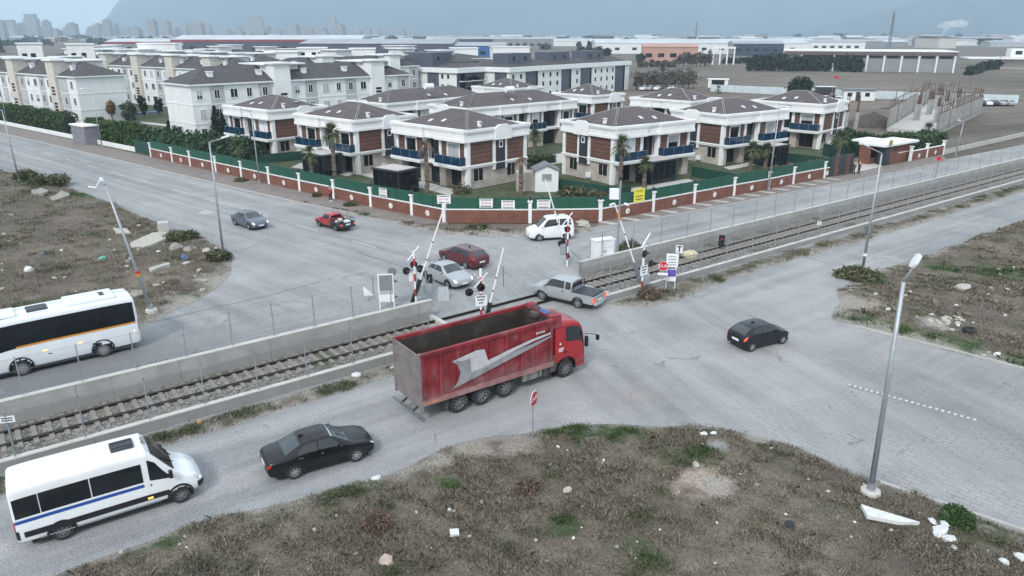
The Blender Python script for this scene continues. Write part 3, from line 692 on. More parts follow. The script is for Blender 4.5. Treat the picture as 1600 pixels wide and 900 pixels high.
# ------------------------------------------------------------------ villas
def villa(label, corner, hd, typ, U=12.6, V=9.8, bays=None, apex=None, aerial=False, side_open=False, group='white villas with brown cladding'):
    """corner: eaves corner on the ground plan; typ 'R': balcony side runs along local x; 'L': balcony side runs along local y"""
    T = (lambda u, v, z: (u, v, z)) if typ == 'R' else (lambda u, v, z: (v, u, z))
    t = thing('villa', label, 'villa', (corner[0], corner[1], .06), hd, group)
    X = lambda: MB(T)
    e = .35
    if bays is None: bays = [('bay', .9, 4.9), ('gap', 5.4, 7.9), ('bay', 8.4, U - 1.0)]
    # ground storey: stone walls; upper storey: white walls (set back in the open bays)
    mb = X(); mb.box(e + .25, e + .9, 0, U - e - .2, V - e, 2.5); mb.build('ground_storey', STONEW, t)
    mb = X(); mb.box(e + .3, e + 1.1, 2.84, U - e - .3, V - e - .05, 5.6); mb.build('upper_storey', WHITE, t)
    # floor band and fascia
    mb = X(); mb.box(e - .05, e - .05, 2.5, U - e + .05, V - e + .05, 2.86); mb.box(e - .12, e - .12, 2.72, U - e + .12, V - e + .12, 2.82); mb.build('floor_band', WHITE, t, bevel=.015)
    mb = X()
    mb.box(.12, .12, 5.55, U - .12, V - .12, 5.86); mb.box(.2, .2, 5.86, U - .2, V - .2, 6.5); mb.box(.1, .1, 6.5, U - .1, V - .1, 6.68)
    # parapet ring
    for (x0, y0, x1, y1) in ((0, 0, U, .22), (0, V - .22, U, V), (0, .22, .22, V - .22), (U - .22, .22, U, V - .22)): mb.box(x0, y0, 6.68, x1, y1, 7.02)
    # stepped bays of the fascia over the balconies
    for kind, u0, u1 in bays:
        if kind == 'bay': mb.box(u0 - .75, -.3, 5.55, u1 + .6, .13, 5.9); mb.box(u0 - .7, -.24, 5.9, u1 + .55, .21, 6.55); mb.box(u0 - .75, -.3, 6.55, u1 + .6, .0, 6.72); mb.box(u0 - .8, -.36, 6.72, u1 + .65, .0, 7.02)
    fa = mb.build('fascia', WHITE, t, bevel=.012)
    v0 = 5.05
    mb = X(); mb.slab([(-.12, v0 - .5, 5.5), (-.12, v0 + 2.2, 5.5), (-.12, v0 + 2.2, 6.9), (-.12, v0 + 1.5, 7.25), (-.12, v0 + .2, 7.25), (-.12, v0 - .5, 6.9)], (.3, 0, 0)); mb.build('pediment', WHITE, fa)
    # hip roof
    a = .55; z0, z1 = 6.72, 8.55
    if U >= V: rg = [(V / 2 + .3, V / 2, z1), (U - V / 2 - .3, V / 2, z1)] if U > V + 1.2 else [(U / 2 - .5, V / 2, z1), (U / 2 + .5, V / 2, z1)]
    mb = X(); c = [(a, a, z0), (U - a, a, z0), (U - a, V - a, z0), (a, V - a, z0)]
    mb.add(c + rg, [(0, 1, 5, 4), (1, 2, 5), (2, 3, 4, 5), (3, 0, 4), (3, 2, 1, 0)])
    rf = mb.build('roof', ROOFT, t)
    mb = X()
    for p, q in ((c[0], rg[0]), (c[1], rg[1]), (c[2], rg[1]), (c[3], rg[0])):
        p = Vector(p) + Vector((0, 0, .03)); q = Vector(q) + Vector((0, 0, .03)); d = (q - p).normalized(); s = d.cross(Vector((0, 0, 1))).normalized() * .11
        for g in (-1, 1): mb.beam(p + s * g, q + s * g, .035, .03)
    mb.beam(Vector(rg[0]) + Vector((0, 0, .02)), Vector(rg[1]) + Vector((0, 0, .02)), .12, .06)
    mb.build('ridge_line', STEEL if U > 20 else CONCT, rf)
    mb = X(); mb.box(1.3, V * .3, 6.8, 1.65, V * .3 + .35, 7.6); mb.box(1.25, V * .3 - .05, 7.6, 1.7, V * .3 + .4, 7.67); ch = mb.build('chimney', WHITE, rf)
    mb = X(); mb.box(1.297, V * .3 + .06, 7.4, 1.35, V * .3 + .29, 7.53); mb.build('chimney_vent', BLACK, ch)
    for (su, sv) in ((U * .45, 2.1), (U * .6, 1.8)):
        zz = z0 + (z1 - z0) * (sv - a) / (V / 2 - a); dz = (z1 - z0) / (V / 2 - a)
        mb = X(); mb.slab([(su, sv, zz + .03), (su + .5, sv, zz + .03), (su + .5, sv + .6, zz + .6 * dz + .03), (su, sv + .6, zz + .6 * dz + .03)], (0, 0, .06)); mb.build('skylight', HEADO, rf)
    # pilasters
    def pil(u0, u1, w0, w1, z0=.0, z1=5.56): X().box(u0, w0, z0, u1, w1, z1).build('pilaster', WHITE, t, bevel=.01)
    pil(e - .02, e + .5, e - .02, e + .5, 0, 5.56)
    for kind, u0, u1 in bays:
        if kind == 'bay': pil(u1 + .02, u1 + .48, e + .02, e + .6, 2.84); pil(u0 - .46, u0 - .02, e + .02, e + .6, 2.84)
    # balcony side
    for kind, u0, u1 in bays:
        if kind == 'bay':
            m_ = (u0 + u1) / 2; hw = min(.95, (u1 - u0) * .27)
            for (x0, x1) in ((u0, m_ - hw - .22), (m_ + hw + .22, u1)): X().box(x0, e + .12, 2.86, x1, e + .5, 5.56).build('cladding_panel', BROWN, t)
            w = X().box(m_ - hw, e + .25, 2.95, m_ + hw, e + .5, 5.15).build('window', DARKW, t)
            mb = X(); mb.box(m_ - hw - .22, e + .1, 2.86, m_ - hw, e + .5, 5.56); mb.box(m_ + hw, e + .1, 2.86, m_ + hw + .22, e + .5, 5.56); mb.box(m_ - hw, e + .1, 5.15, m_ + hw, e + .5, 5.56); mb.build('window_surround', FRAMEW, w)
            mb = X(); mb.box(m_ - .03, e + .23, 2.95, m_ + .03, e + .25, 5.15); mb.box(m_ - hw, e + .23, 2.95, m_ + hw, e + .245, 3.0); mb.build('window_bar', DARKM, w)
            sl = X(); sl.box(u0 - .5, -.55, 2.46, u1 + .5, e - .06, 2.64); sl.box(u0 - .56, -.62, 2.64, u1 + .56, e - .055, 2.87); sl = sl.build('balcony', WHITE, t, bevel=.015)
            mb = X(); mb.box(u0 - .3, -.52, 2.92, u1 + .3, -.49, 3.88); mb.box(u0 - .3, -.49, 2.92, u0 - .27, e - .05, 3.88); mb.box(u1 + .27, -.49, 2.92, u1 + .3, e - .05, 3.88); g = mb.build('glass_railing', GLASSB, sl)
            mb = X(); mb.box(u0 - .32, -.53, 3.88, u1 + .32, -.48, 3.92)
            for k in range(4): uu = u0 - .28 + (u1 - u0 + .53) * k / 3; mb.box(uu, -.53, 2.87, uu + .04, -.525, 3.88)
            mb.build('handrail', STEEL, g)
            # ground floor under the bay
            X().box(u0 - .45, e + .02, .0, u0 + .55, e + .88, 2.49).build('stone_pier', STONEW, t)
            X().box(u1 - .65, e + .02, .0, u1 + .45, e + .88, 2.49).build('stone_pier', STONEW, t)
            mb = X(); mb.box(u0 + .7, e + .86, .1, u1 - .8, e + .92, 2.3); d_ = mb.build('patio_door', DARKW, t)
            mb = X(); mb.box(m_ - .05, e + .83, .1, m_ + .05, e + .858, 2.3); mb.box(u0 + .7, e + .83, 2.3, u1 - .8, e + .9, 2.4); mb.build('door_frame', DARKM, d_)
        else:
            w = X().box(u0 - .02, e + .98, 2.87, u1 + .02, e + 1.15, 5.55).build('window', DARKW, t)
            mb = X(); n = max(2, int((u1 - u0) / 1.1))
            for k in range(n + 1): uu = u0 + (u1 - u0 - .06) * k / n; mb.box(uu, e + .94, 2.87, uu + .06, e + .98, 5.5)
            mb.build('window_bar', DARKM, w)
            X().box(u0 + .1, e + .8, .1, u1 - .1, e + .92, 2.4).build('patio_door', DARKW, t)
    # blank side: cladding, dark stair panel with a small window, stone base
    vv = [(.95, 4.55), (7.0, V - e - .55)]
    for (a0, a1) in vv: X().box(e + .12, a0, 2.88, e + .5, a1, 5.55).build('cladding_panel', BROWN, t)
    for (a0, a1) in ((4.6, 5.0), (6.55, 6.95), (V - e - .5, V - e)): pil(e, e + .45, a0, a1, 0 if a0 > 7 else 1.95, 5.56)
    dp = X().box(e - .08, 5.04, 1.95, e + .5, 6.5, 5.6).build('stair_panel', DARKM, t)
    mb = X(); mb.box(e - .12, 5.45, 4.5, e - .085, 6.1, 5.3); sw = mb.build('window', FRAMEW, dp); X().box(e - .135, 5.58, 4.66, e - .121, 5.97, 5.14).build('pane', DARKW, sw)
    for (a0, a1, zz) in ((1.6, 3.0, .9), (7.2, 8.5, .9)):
        w = X().box(e + .2, a0, zz, e + .3, a1, 2.3).build('window', DARKW, t)
        mb = X(); mb.box(e + .17, a0 - .08, zz - .1, e + .28, a1 + .08, zz); mb.box(e + .18, (a0 + a1) / 2 - .03, zz, e + .2, (a0 + a1) / 2 + .03, 2.3); mb.build('window_sill', CREAM, w)
    # lived-in details: shutters part way down, an air conditioner, a dish
    for kind, u0, u1 in bays:
        if kind == 'bay' and rng.random() < .55:
            m_ = (u0 + u1) / 2; hw = min(.95, (u1 - u0) * .27); zz = rng.choice([2.98, 3.9, 4.3]); X().box(m_ - hw + .01, e + .232, zz, m_ + hw - .01, e + .248, 5.14).build('roller_shutter', WALLG if rng.random() < .6 else FRAMEW, t)
    if rng.random() < .7: a0 = rng.uniform(3.6, 4.4); X().box(e - .1, a0, .3, e + .19, a0 + .8, .9).build('air_conditioner', FRAMEW, t, bevel=.02)
    if rng.random() < .6:
        a0 = rng.uniform(1.5, U - 3); dish = MB(T).lathe([(.02, .0), (.3, .06), (.42, .16)], (a0, V * .62, 7.5), 'z', 14).build('satellite_dish', FRAMEW, t); X().cyl((a0, V * .62, 6.7), (a0, V * .62, 7.5), .03, n=6).build('dish_mast', STEEL, dish)
    # far sides: simple windows
    for k in range(3):
        uu = 2 + k * (U - 4.5) / 2; X().box(uu, V - e - .1, 3.6, uu + 1.3, V - e + .02, 5.0).build('window', DARKW, t)
    for k in range(2):
        vv_ = 2 + k * 4; X().box(U - e - .32, vv_, 3.6, U - e - .18, vv_ + 1.3, 5.0).build('window', DARKW, t)
    return t
c7 = lambda px, py: at(px, py, 7)
villa('front white villa with blue glass balconies beside the small white hut', c7(729, 205), R(46), 'L', U=14.2, V=10.8)
villa('white villa behind the tall green palm and the yellow banner', c7(960, 199.5), R(36), 'R', U=14.4, V=10.2)
villa('white villa with the tall palm before its blue balconies and a pergola', c7(553, 189), R(48), 'L', U=13.8, V=10.6)
villa('white villa next to the dark fir trees and the white flats', c7(421, 173), R(49), 'L', U=13.2, V=10.2)
villa('white villa behind two bushy palms and the lamp post by the railway road', c7(1134, 180), R(36), 'R', U=14.6, V=10.2)
villa('white villa closest to the sliding gate and the bare building plot', c7(1291, 164), R(46), 'L', U=12.6)
villa('long white double villa with a white roof tank behind the front villa', c7(730, 170), R(42), 'R', U=24, V=10,
      bays=[('gap', 1.2, 6.4), ('bay', 7.0, 10.2), ('gap', 10.8, 12.6), ('bay', 13.2, 15.6), ('gap', 16.2, 19.6), ('bay', 20.2, 22.8)])
villa('long white double villa half hidden between the flats and the tank roof', c7(604, 162.5), R(50), 'R', U=25, V=10,
      bays=[('gap', 1.2, 6.4), ('bay', 7.0, 10.2), ('gap', 10.8, 12.6), ('bay', 13.2, 15.6), ('gap', 16.2, 19.6), ('bay', 20.2, 23.8)])
villa('white villa with one lit balcony before the grey striped block', c7(927, 150), R(42), 'L', U=10.5, V=9)
villa('white villa with a row of brown panels behind the villa of the yellow banner', c7(1082, 159), R(46), 'L', U=12.5)
villa('small white villa deep in the estate under the grey striped block', c7(800, 139), R(46), 'L', U=12)
# roof tanks
def roof_tank(label, p):
    t = thing('roof_tank', label, 'water tank', p, R(40)); MB().box(-.7, -.35, 0, .7, .35, .12).build('stand', STEEL, t)
    MB().cyl((-.8, 0, .55), (.8, 0, .55), .45, n=16).build('tank', FRAMEW, t, smooth=False)
roof_tank('white water tank on the ridge of the long double villa', at(796, 145, 8.6) + Vector((0, 0, 0)))
roof_tank('white water tank on the ridge of the half hidden double villa', at(670, 140, 8.6))

# garden buildings
def pavilion(label, p, rz, sx, sy, h=2.6):
    t = thing('garden_pavilion', label, 'pavilion', p, rz)
    for x in (0, sx - .12):
        for y in (0, sy - .12): MB().box(x, y, 0, x + .12, y + .12, h).build('post', DARKM, t)
    MB().box(.12, .03, .05, sx - .12, .07, h - .1).build('glass_wall', DARKW, t); MB().box(.12, sy - .07, .05, sx - .12, sy - .03, h - .1).build('glass_wall', DARKW, t); MB().box(sx - .07, .12, .05, sx - .03, sy - .12, h - .1).build('glass_wall', DARKW, t); MB().box(.03, .12, .05, .07, sy - .12, h - .1).build('glass_wall', DARKW, t)
    for k in range(1, 4): MB().box(sx * k / 4, .0, .05, sx * k / 4 + .06, .028, h).build('mullion', DARKM, t); MB().box(sx * k / 4, sy - .028, .05, sx * k / 4 + .06, sy, h).build('mullion', DARKM, t)
    rf = MB().box(-.15, -.15, h, sx + .15, sy + .15, h + .2).build('roof', DARKM, t, bevel=.01)
    MB().box(.15, .15, h + .2, sx - .15, sy - .15, h + .24).build('roof_sheet', PALEP, rf)
pavilion('dark glazed pavilion with a pale roof below the balconies of the front villa', at(655, 300) + Vector((0, 0, .07)), R(142), 4.2, 3.2)
pavilion('dark glazed pavilion beside the pillar of the villa with the yellow banner', at(1018, 290) + Vector((0, 0, .07)), R(38), 4.4, 3.0)
pavilion('dark grey pavilion between two palms at the second villa of the street', at(535, 273) + Vector((0, 0, .07)), R(142), 4.2, 3.0)
pavilion('dark pavilion half behind the twin palms beside the railway road', at(1205, 262) + Vector((0, 0, .07)), R(38), 3.8, 3.0)
t = thing('garden_hut', 'small white hut with a grey gabled roof on the corner lawn', 'hut', at(836, 301) + Vector((0, 0, .06)), R(4))
MB().box(0, 0, 0, 2.7, 2.6, 2.5).build('wall', WALLW, t); mb = MB(); mb.slab([(0, .0, 2.5), (2.7, 0, 2.5), (1.35, 0, 3.1)], (0, .12, 0)); mb.slab([(0, 2.48, 2.5), (2.7, 2.48, 2.5), (1.35, 2.48, 3.1)], (0, .12, 0)); mb.build('gable', WALLW, t)
mb = MB(); mb.slab([(-.25, -.25, 2.4), (1.35, -.25, 3.12), (1.35, 2.85, 3.12), (-.25, 2.85, 2.4)], (0, 0, .07)); mb.slab([(2.95, -.25, 2.4), (1.35, -.25, 3.12), (1.35, 2.85, 3.12), (2.95, 2.85, 2.4)], (0, 0, .07)); mb.build('roof', STEELD, t)
w = MB().box(.8, -.03, 1.3, 1.9, 0.0, 2.1).build('window', STEEL, t); MB().box(.74, -.05, 1.24, 1.96, -.031, 1.3).build('window_sill', FRAMEW, w)
MB().box(-2.1, .6, 0, -.02, 2.4, 2.2).build('lean_to', M('beige_render', (.4, .36, .33), .85), t)
# guard house and sliding gate
g0 = at(1387, 257); t = thing('guard_house', 'brick guard house with a flat white roof at the estate entrance', 'guard house', (g0.x, g0.y, .06), R(37))
MB().box(0, .0, 0, 6.5, 3, 2.6).build('wall', BRICK, t); MB().box(-2.6, 1.5, 0, -.02, 3, 2.6).build('entrance_wall', BRICK, t)
MB().box(-2.6, -.6, 2.6, 6.9, 3.3, 2.9).build('roof', WALLW, t, bevel=.02); MB().box(-2.2, 1.6, 2.91, 2.2, 4.6, 3.15).build('roof_slab', WALLW, t)
MB().box(-1.5, -.25, 0, -.2, .9, 2.6).build('pier', DARKM, t); w = MB().box(-2.3, 1.42, .9, -1.2, 1.49, 2.2).build('window', DARKW, t)
mb = MB(); mb.box(1.2, -.02, 1.75, 2.0, -.003, 2.15); mb.build('vent_window', DARKW, t)
mb = MB(); mb.slab([(math.cos(a) * .5 - 1.4, -.68, 2.8 + .35 + math.sin(a) * .42) for a in [k * math.pi / 8 for k in range(16)]], (0, .06, 0)); mb.build('gold_emblem', M('gold_plate', (.5, .4, .12), .4, .6), t)
MB().box(2.5, -.03, 1.3, 6.5, -.003, 1.4).build('string_course', WHITE, t)
ga = at(1295, 278); gb = at(1331, 271); t = thing('sliding_gate', 'grey sliding gate with two brown boards beside the two guards', 'gate', (ga.x, ga.y, .1), math.atan2((gb - ga).y, (gb - ga).x))
ln = (gb - ga).length
for k in range(6):
    MB().box(ln * k / 6 + .01, -.05, .06, ln * (k + 1) / 6 - .01, .05, 2.5).build('board', BROWN if k in (1, 4) else DARKM, t)
MB().box(0, -.06, 2.5, ln, .06, 2.58).build('frame', DARKM, t)
# grey entrance portal of the flats
p = at(137, 221); t = thing('entrance_portal', 'grey stone entrance portal between the two clipped hedges', 'gatehouse', (p.x, p.y, .1), R(140))
MB().box(-5.2, 0, 0, 0, 2.2, 2.9).build('wall', STONEW.copy() if False else M('grey_stone', (.2, .205, .24), .85, var=.2, sc=2, bmp=.3), t); MB().box(-5.4, -.3, 2.9, .2, 2.4, 3.1).build('roof', WALLW, t)
MB().box(.3, .3, 0, .38, 2.0, 2.4).build('gate_leaf', DARKM, t); MB().box(2.0, .2, 0, 6.0, .3, 1.5).build('gate_leaf', DARKM, t)
# ------------------------------------------------------------------ blocks of flats
def hip(mb, x0, y0, x1, y1, z0, h, ov=.5):
    x0 -= ov; y0 -= ov; x1 += ov; y1 += ov; w = min(x1 - x0, y1 - y0) / 2
    if x1 - x0 > y1 - y0: r = [(x0 + w, (y0 + y1) / 2, z0 + h), (x1 - w, (y0 + y1) / 2, z0 + h)]
    else: r = [((x0 + x1) / 2, y0 + w, z0 + h), ((x0 + x1) / 2, y1 - w, z0 + h)]
    c = [(x0, y0, z0), (x1, y0, z0), (x1, y1, z0), (x0, y1, z0)]
    if x1 - x0 > y1 - y0: mb.add(c + r, [(0, 1, 5, 4), (1, 2, 5), (2, 3, 4, 5), (3, 0, 4), (3, 2, 1, 0)])
    else: mb.add(c + r, [(0, 1, 4), (1, 2, 5, 4), (2, 3, 5), (3, 0, 4, 5), (3, 2, 1, 0)])
def flats(label, corner, hd, mirror, LF, LE, floors=3, fh=3.1, period=19, first=10, tower_m=None, recess_shade=True, attic=True, roof=True, body=WALLW, balc=False, end_windows=False, group='white blocks of flats'):
    """facade along u from the corner, end wall along v"""
    T = (lambda u, v, z: (v, u, z)) if mirror else (lambda u, v, z: (u, v, z))
    X = lambda: MB(T); H = floors * fh
    t = thing('block_of_flats', label, 'block of flats', (corner[0], corner[1], .05), hd, group)
    X().box(0, 0, 0, LF, LE, H).build('wall', body, t)
    mb = X()
    for k in range(1, floors): mb.box(-.06, -.06, k * fh - .08, LF + .06, LE + .06, k * fh + .08)
    mb.box(-.45, -.45, H - .02, LF + .45, LE + .45, H + .22); mb.build('floor_band', FRAMEW, t)
    towers = []; u = first
    while u < LF - 3: towers.append(u); u += period
    tm = tower_m or body
    segs = []; last = 0
    for u in towers: segs.append((last, u - 1.7)); last = u + 1.7
    segs.append((last, LF))
    nw = 0
    for (a, b) in segs:
        if b - a < 2: continue
        n = max(1, round((b - a) / 2.9)); w = (b - a) / n
        if recess_shade:
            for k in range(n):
                if k % 3 == 1 and n > 1: X().box(a + k * w + .25, -.05, .3, a + (k + 1) * w - .25, .0, H - .12).build('grey_panel', WALLG, t)  # flat grey boxes paint in the shade of recessed facade columns
        for fl in range(floors):
            for k in range(n):
                if nw >= 96: break
                nw += 1; c = a + (k + .5) * w + rng.uniform(-.2, .2); hw = .42 if k % 3 != 2 else .6; zb = fl * fh + .95
                wd = X().box(c - hw, -.085, zb, c + hw, .02, zb + 1.35).build('window', DARKW, t)
                mb = X(); mb.box(c - hw - .1, -.11, zb - .1, c + hw + .1, -.052, zb - .0); mb.box(c - .035, -.1, zb, c + .035, -.086, zb + 1.35); mb.box(c - hw - .08, -.1, zb, c - hw, -.0, zb + 1.4); mb.box(c + hw, -.1, zb, c + hw + .08, -.0, zb + 1.4); mb.box(c - hw - .08, -.1, zb + 1.35, c + hw + .08, -.0, zb + 1.43); mb.build('window_frame', FRAMEW, wd)
                if rng.random() < .35: X().box(c - hw + .02, -.084, zb + rng.choice([.05, .5, .8]), c + hw - .02, -.0855, zb + 1.34).build('roller_shutter', WALLG, wd)
    for u in towers:
        tw = X().box(u - 1.6, -.7, 0, u + 1.6, 3, H + 3.0).build('stair_tower', tm, t); X().box(u - 2.0, -1.1, H + 3.0, u + 2.0, 3.6, H + 3.3).build('tower_cap', FRAMEW, tw)
        for fl in range(floors - 1):
            for q in range(3): X().box(u - .65, -.74, fl * fh + 2.6 + q * .62, u + .65, -.68, fl * fh + 3.0 + q * .62).build('stair_window', DARKW, tw)
        X().box(u - .8, -.75, .1, u + .8, -.69, 2.3).build('entrance_door', BLACK, tw)
    if roof:
        mb = X(); hip(mb, 0, 0, LF, LE, H + .2, min(2.6, LE * .26), .45); rf = mb.build('roof', ROOFS, t)
        for u in range(4, int(LF), 9): 
            mb = X(); mb.box(u, 1.6, H + .4, u + .9, 2.3, H + 2.0); mb.box(u - .1, 1.5, H + 2, u + 1, 2.4, H + 2.12); mb.build('chimney', FRAMEW, rf)
    if attic:   # flat roofed attic boxes running back from the stair towers
        for u in (towers or [LF * .4]):
            at_ = X().box(u - 1.7, 3.01 if towers else 2.2, H + .2, u + min(5.5, LF - u - 1), LE - .4, H + 2.8).build('attic_storey', body, t); X().box(u - 2.3, 1.6, H + 2.8, u + min(6.3, LF - u - .4), LE + .3, H + 3.02).build('attic_roof', FRAMEW, at_)
            X().box(u + 2.2, LE - .45, H + 1.1, u + 3.0, LE - .38, H + 2.1).build('window', DARKW, at_); X().box(u + .4, 2.9 if towers else 2.1, H + 1.3, u + .9, 3.0 if towers else 2.19, H + 1.8).build('window', DARKW, at_)
    if balc:   # open balconies on the end wall's far half
        for fl in range(floors):
            b = X().box(-1.1, LE * .55, fl * fh - .05, -.01, LE + 1.2, fl * fh + .14).build('balcony', FRAMEW, t); X().box(-1.1, LE * .55, fl * fh + .14, -1.05, LE + 1.2, fl * fh + 1.05).build('railing', DARKW, b)
            X().box(-.04, LE * .6, fl * fh + .2, -.003, LE - .2, fl * fh + 2.5).build('balcony_door', DARKW, t)
    if end_windows:
        for fl in range(floors): 
            for v in (LE * .3, LE * .7): X().box(-.05, v - .5, fl * fh + 1, .01, v + .5, fl * fh + 2.3).build('window', DARKW, t)
    return t
STONEB = M('beige_tower_stone', (.57, .54, .49), .85, var=.2, sc=2.5, bmp=.3)
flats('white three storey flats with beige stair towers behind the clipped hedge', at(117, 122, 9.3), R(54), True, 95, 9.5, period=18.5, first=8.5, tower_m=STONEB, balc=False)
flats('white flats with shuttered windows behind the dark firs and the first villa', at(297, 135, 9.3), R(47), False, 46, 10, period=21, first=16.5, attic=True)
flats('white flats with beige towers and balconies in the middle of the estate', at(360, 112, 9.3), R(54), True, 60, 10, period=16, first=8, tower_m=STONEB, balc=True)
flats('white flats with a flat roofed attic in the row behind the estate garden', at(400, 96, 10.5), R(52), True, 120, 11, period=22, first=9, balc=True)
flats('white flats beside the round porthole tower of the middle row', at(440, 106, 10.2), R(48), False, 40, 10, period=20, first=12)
# slate striped blocks
def striped_block(label, corner, hd, LF, LE, stripes, H=9.0, end=True):
    t = thing('striped_block', label, 'block of flats', (corner[0], corner[1], .05), hd, 'white blocks with slate stripes')
    MB().box(0, 0, 0, LF, LE, H - 1.2).build('wall', WALLW, t); MB().box(-.5, -.5, H - 1.2, LF + .5, LE + .5, H).build('fascia', FRAMEW, t)
    for (a, b) in stripes:
        MB().box(a, -.08, 0, b, .0, H - 1.25).build('slate_stripe', SLATE, t)
        MB().box(b - 1.0, -.1, 0, b, -.081, H - 1.3).build('window_strip', DARKW, t)
    u = 1.2
    while u < LF - 2:
        if not any(a - 1 < u < b + .2 for a, b in stripes):
            for z in (.9, 3.6, 6.0): 
                w = MB().box(u, -.05, z, u + .75, .0, z + 1.2).build('window', DARKW, t)
        u += 3.4
    if end:
        mb = MB(); mb.box(-.06, LE * .1, 0, 0, LE * .55, H - 1.25); mb.build('slate_stripe', SLATE, t)
    mb = MB(); hip(mb, .6, .6, LF - .6, LE - .6, H, 1.6, 0); mb.build('roof', ROOFS, t)
    for u in range(3, int(LF) - 8, 19):
        p = MB().box(u, LE * .3, H + .1, u + 10, LE - 1, H + 3.4).build('penthouse', SLATE, t)
        for q in (2, 7): MB().box(u + q, LE * .3 - .05, H + 1.5, u + q + .7, LE * .3, H + 2.5).build('window', DARKW, p)
striped_block('white block with slate stripes and grey penthouses behind the small deep villa', at(796, 106, 9), R(52), 63, 9, [(7, 12.5), (24, 29), (34, 40), (54, 60)])
def balcony_block(label, corner, hd, LF, LE, H=9):
    t = thing('balcony_block', label, 'block of flats', (corner[0], corner[1], .05), hd, 'white blocks with slate stripes')
    MB().box(0, 0, 0, LF, LE, H - 1.2).build('wall', SLATE, t); MB().box(-.05, -.05, 0, .0, LE, H - 1.2).build('end_wall', WALLW, t)
    MB().box(-.07, LE * .3, 0, -.051, LE * .5, H - 1.2).build('slate_stripe', SLATE, t)
    MB().box(-.6, -.9, H - 1.2, LF + .5, LE + .5, H).build('fascia', FRAMEW, t)
    for z in (3, 5.6):
        for u in range(1, int(LF) - 3, 5):
            b = MB().box(u, -1.2, z, u + 4, 0, z + .18).build('balcony', FRAMEW, t); MB().box(u, -1.2, z + .18, u + 4, -1.15, z + 1.1).build('railing', DARKW, b)
            MB().box(u + .5, -.06, z + .2, u + 2.4, -.002, z + 2.3).build('balcony_door', DARKW, t); 
    for v in (LE * .12, LE * .22, LE * .7, LE * .85):
        for z in (1, 3.8, 6.3): MB().box(-.1, v, z, -.052, v + .7, z + 1.1).build('window', DARKW, t)
    mb = MB(); hip(mb, .4, .4, LF - .4, LE - .4, H, 1.6, 0); mb.build('roof', ROOFS, t)
    p = MB().box(1, LE * .45, H + .1, 9, LE - 1, H + 3.6).build('penthouse', SLATE, t)
    MB().box(3, LE * .45 - .05, H + 1.6, 3.7, LE * .45, H + 2.6).build('window', DARKW, p)
balcony_block('white ended block with dark balconies just past the white flats', at(713, 107, 9), R(54), 34, 20)
balcony_block('white ended block with blue grey penthouse in the second row of the estate', at(640, 93, 9.5), R(52), 44, 18)
# attic boxes of rows further back
def ray_at_depth(px, py, Y):
    u = (px - 800) / F_PX; v = (py - 450) / F_PX; t = Y / (_c - v * _s)
    return Vector((u * t, Y, CAM_H - t * (v * _c + _s)))
def box_house(label, px, py, z, w, d, h, hd, mat, top=FRAMEW, cat='block of flats', name='flat_roofed_block', group='flat roofed blocks behind the estate', z0=0, windows=True):
    Y_ = h; q = ray_at_depth(px, py, Y_); h = q.z; p = q; t = thing(name, label, cat, (p.x, p.y, z0), hd, group)
    MB().box(0, 0, 0, w, d, h).build('wall', mat, t); MB().box(-.3, -.3, h, w + .3, d + .3, h + .35).build('roof', top, t)
    if windows:
        for k in range(max(2, int(w / 4))):
            for fl in range(max(1, int(h / 3.2))):
                u = 1 + k * (w - 2) / max(2, int(w / 4)); MB().box(u, -.06, fl * 3.1 + 1.1, u + 1.3, .0, fl * 3.1 + 2.4).build('window', DARKW, t)
    return t
for k, (px, py, w, d, h, hd, m, lb) in enumerate([
    (25, 69, 6.5, 8, 235, 30, WALLW, 'white stair block above the roofs at the street end of the estate'),
    (103, 70, 7.5, 8, 240, 30, WALLW, 'white attic block between the lit roof domes of the estate'),
    (214, 69, 12, 9, 260, 10, WALLW, 'broad white attic block in front of the dark shed with red edge'),
    (415, 82, 8.5, 9, 215, 10, WALLW, 'white attic block right under the dark shed roof'),
    (464, 76, 9, 9, 250, 10, WALLW, 'white attic block with a small round window beside its chimneys'),
    (546, 77, 8.5, 9, 260, 10, WALLW, 'white attic block before the slate coloured hall'),
    (706, 76, 9.5, 9, 280, 10, WALLW, 'white attic block behind the slate penthouses'),
    (770, 74, 16, 9, 330, 10, WALLW, 'white attic block far behind the striped block')]):
    box_house(lb, px, py, 0, w, d, h, R(hd), m)

er = random.Random(17)
for k in range(26):
    px = er.uniform(-20, 640); Y0 = er.uniform(205, 330); top = 52 + (17.5 - er.uniform(8.6, 11.5)) / Y0 * 1180; q = ray_at_depth(px, top, Y0); w, d = er.uniform(11, 20), er.uniform(9, 12); h = q.z - 1.4
    t = thing('block_of_flats', 'white block of flats with a dark hipped roof in the dense rows of the estate', 'block of flats', (q.x, q.y, 0), R(er.choice([50, 52, -38])), 'white flats in the dense rows')
    MB().box(0, 0, 0, w, d, h).build('wall', er.choice([WALLW, WALLW, WALLG, SLATE]), t); mb = MB(); hip(mb, 0, 0, w, d, h, 1.6); mb.build('roof', ROOFS, t)
    a = MB().box(w * .35, d * .2, h, w * .35 + 5, d * .8, h + 2.6).build('attic_storey', WALLW, t); MB().box(w * .35 - .6, d * .2 - .6, h + 2.6, w * .35 + 5.6, d * .8 + .6, h + 2.85).build('attic_roof', FRAMEW, a)
    for f_ in range(3):
        for u in range(int(w / 3.4)): MB().box(1 + u * 3.4, -.05, f_ * 2.9 + 1, 2.1 + u * 3.4, 0, f_ * 2.9 + 2.3).build('window', DARKW, t)
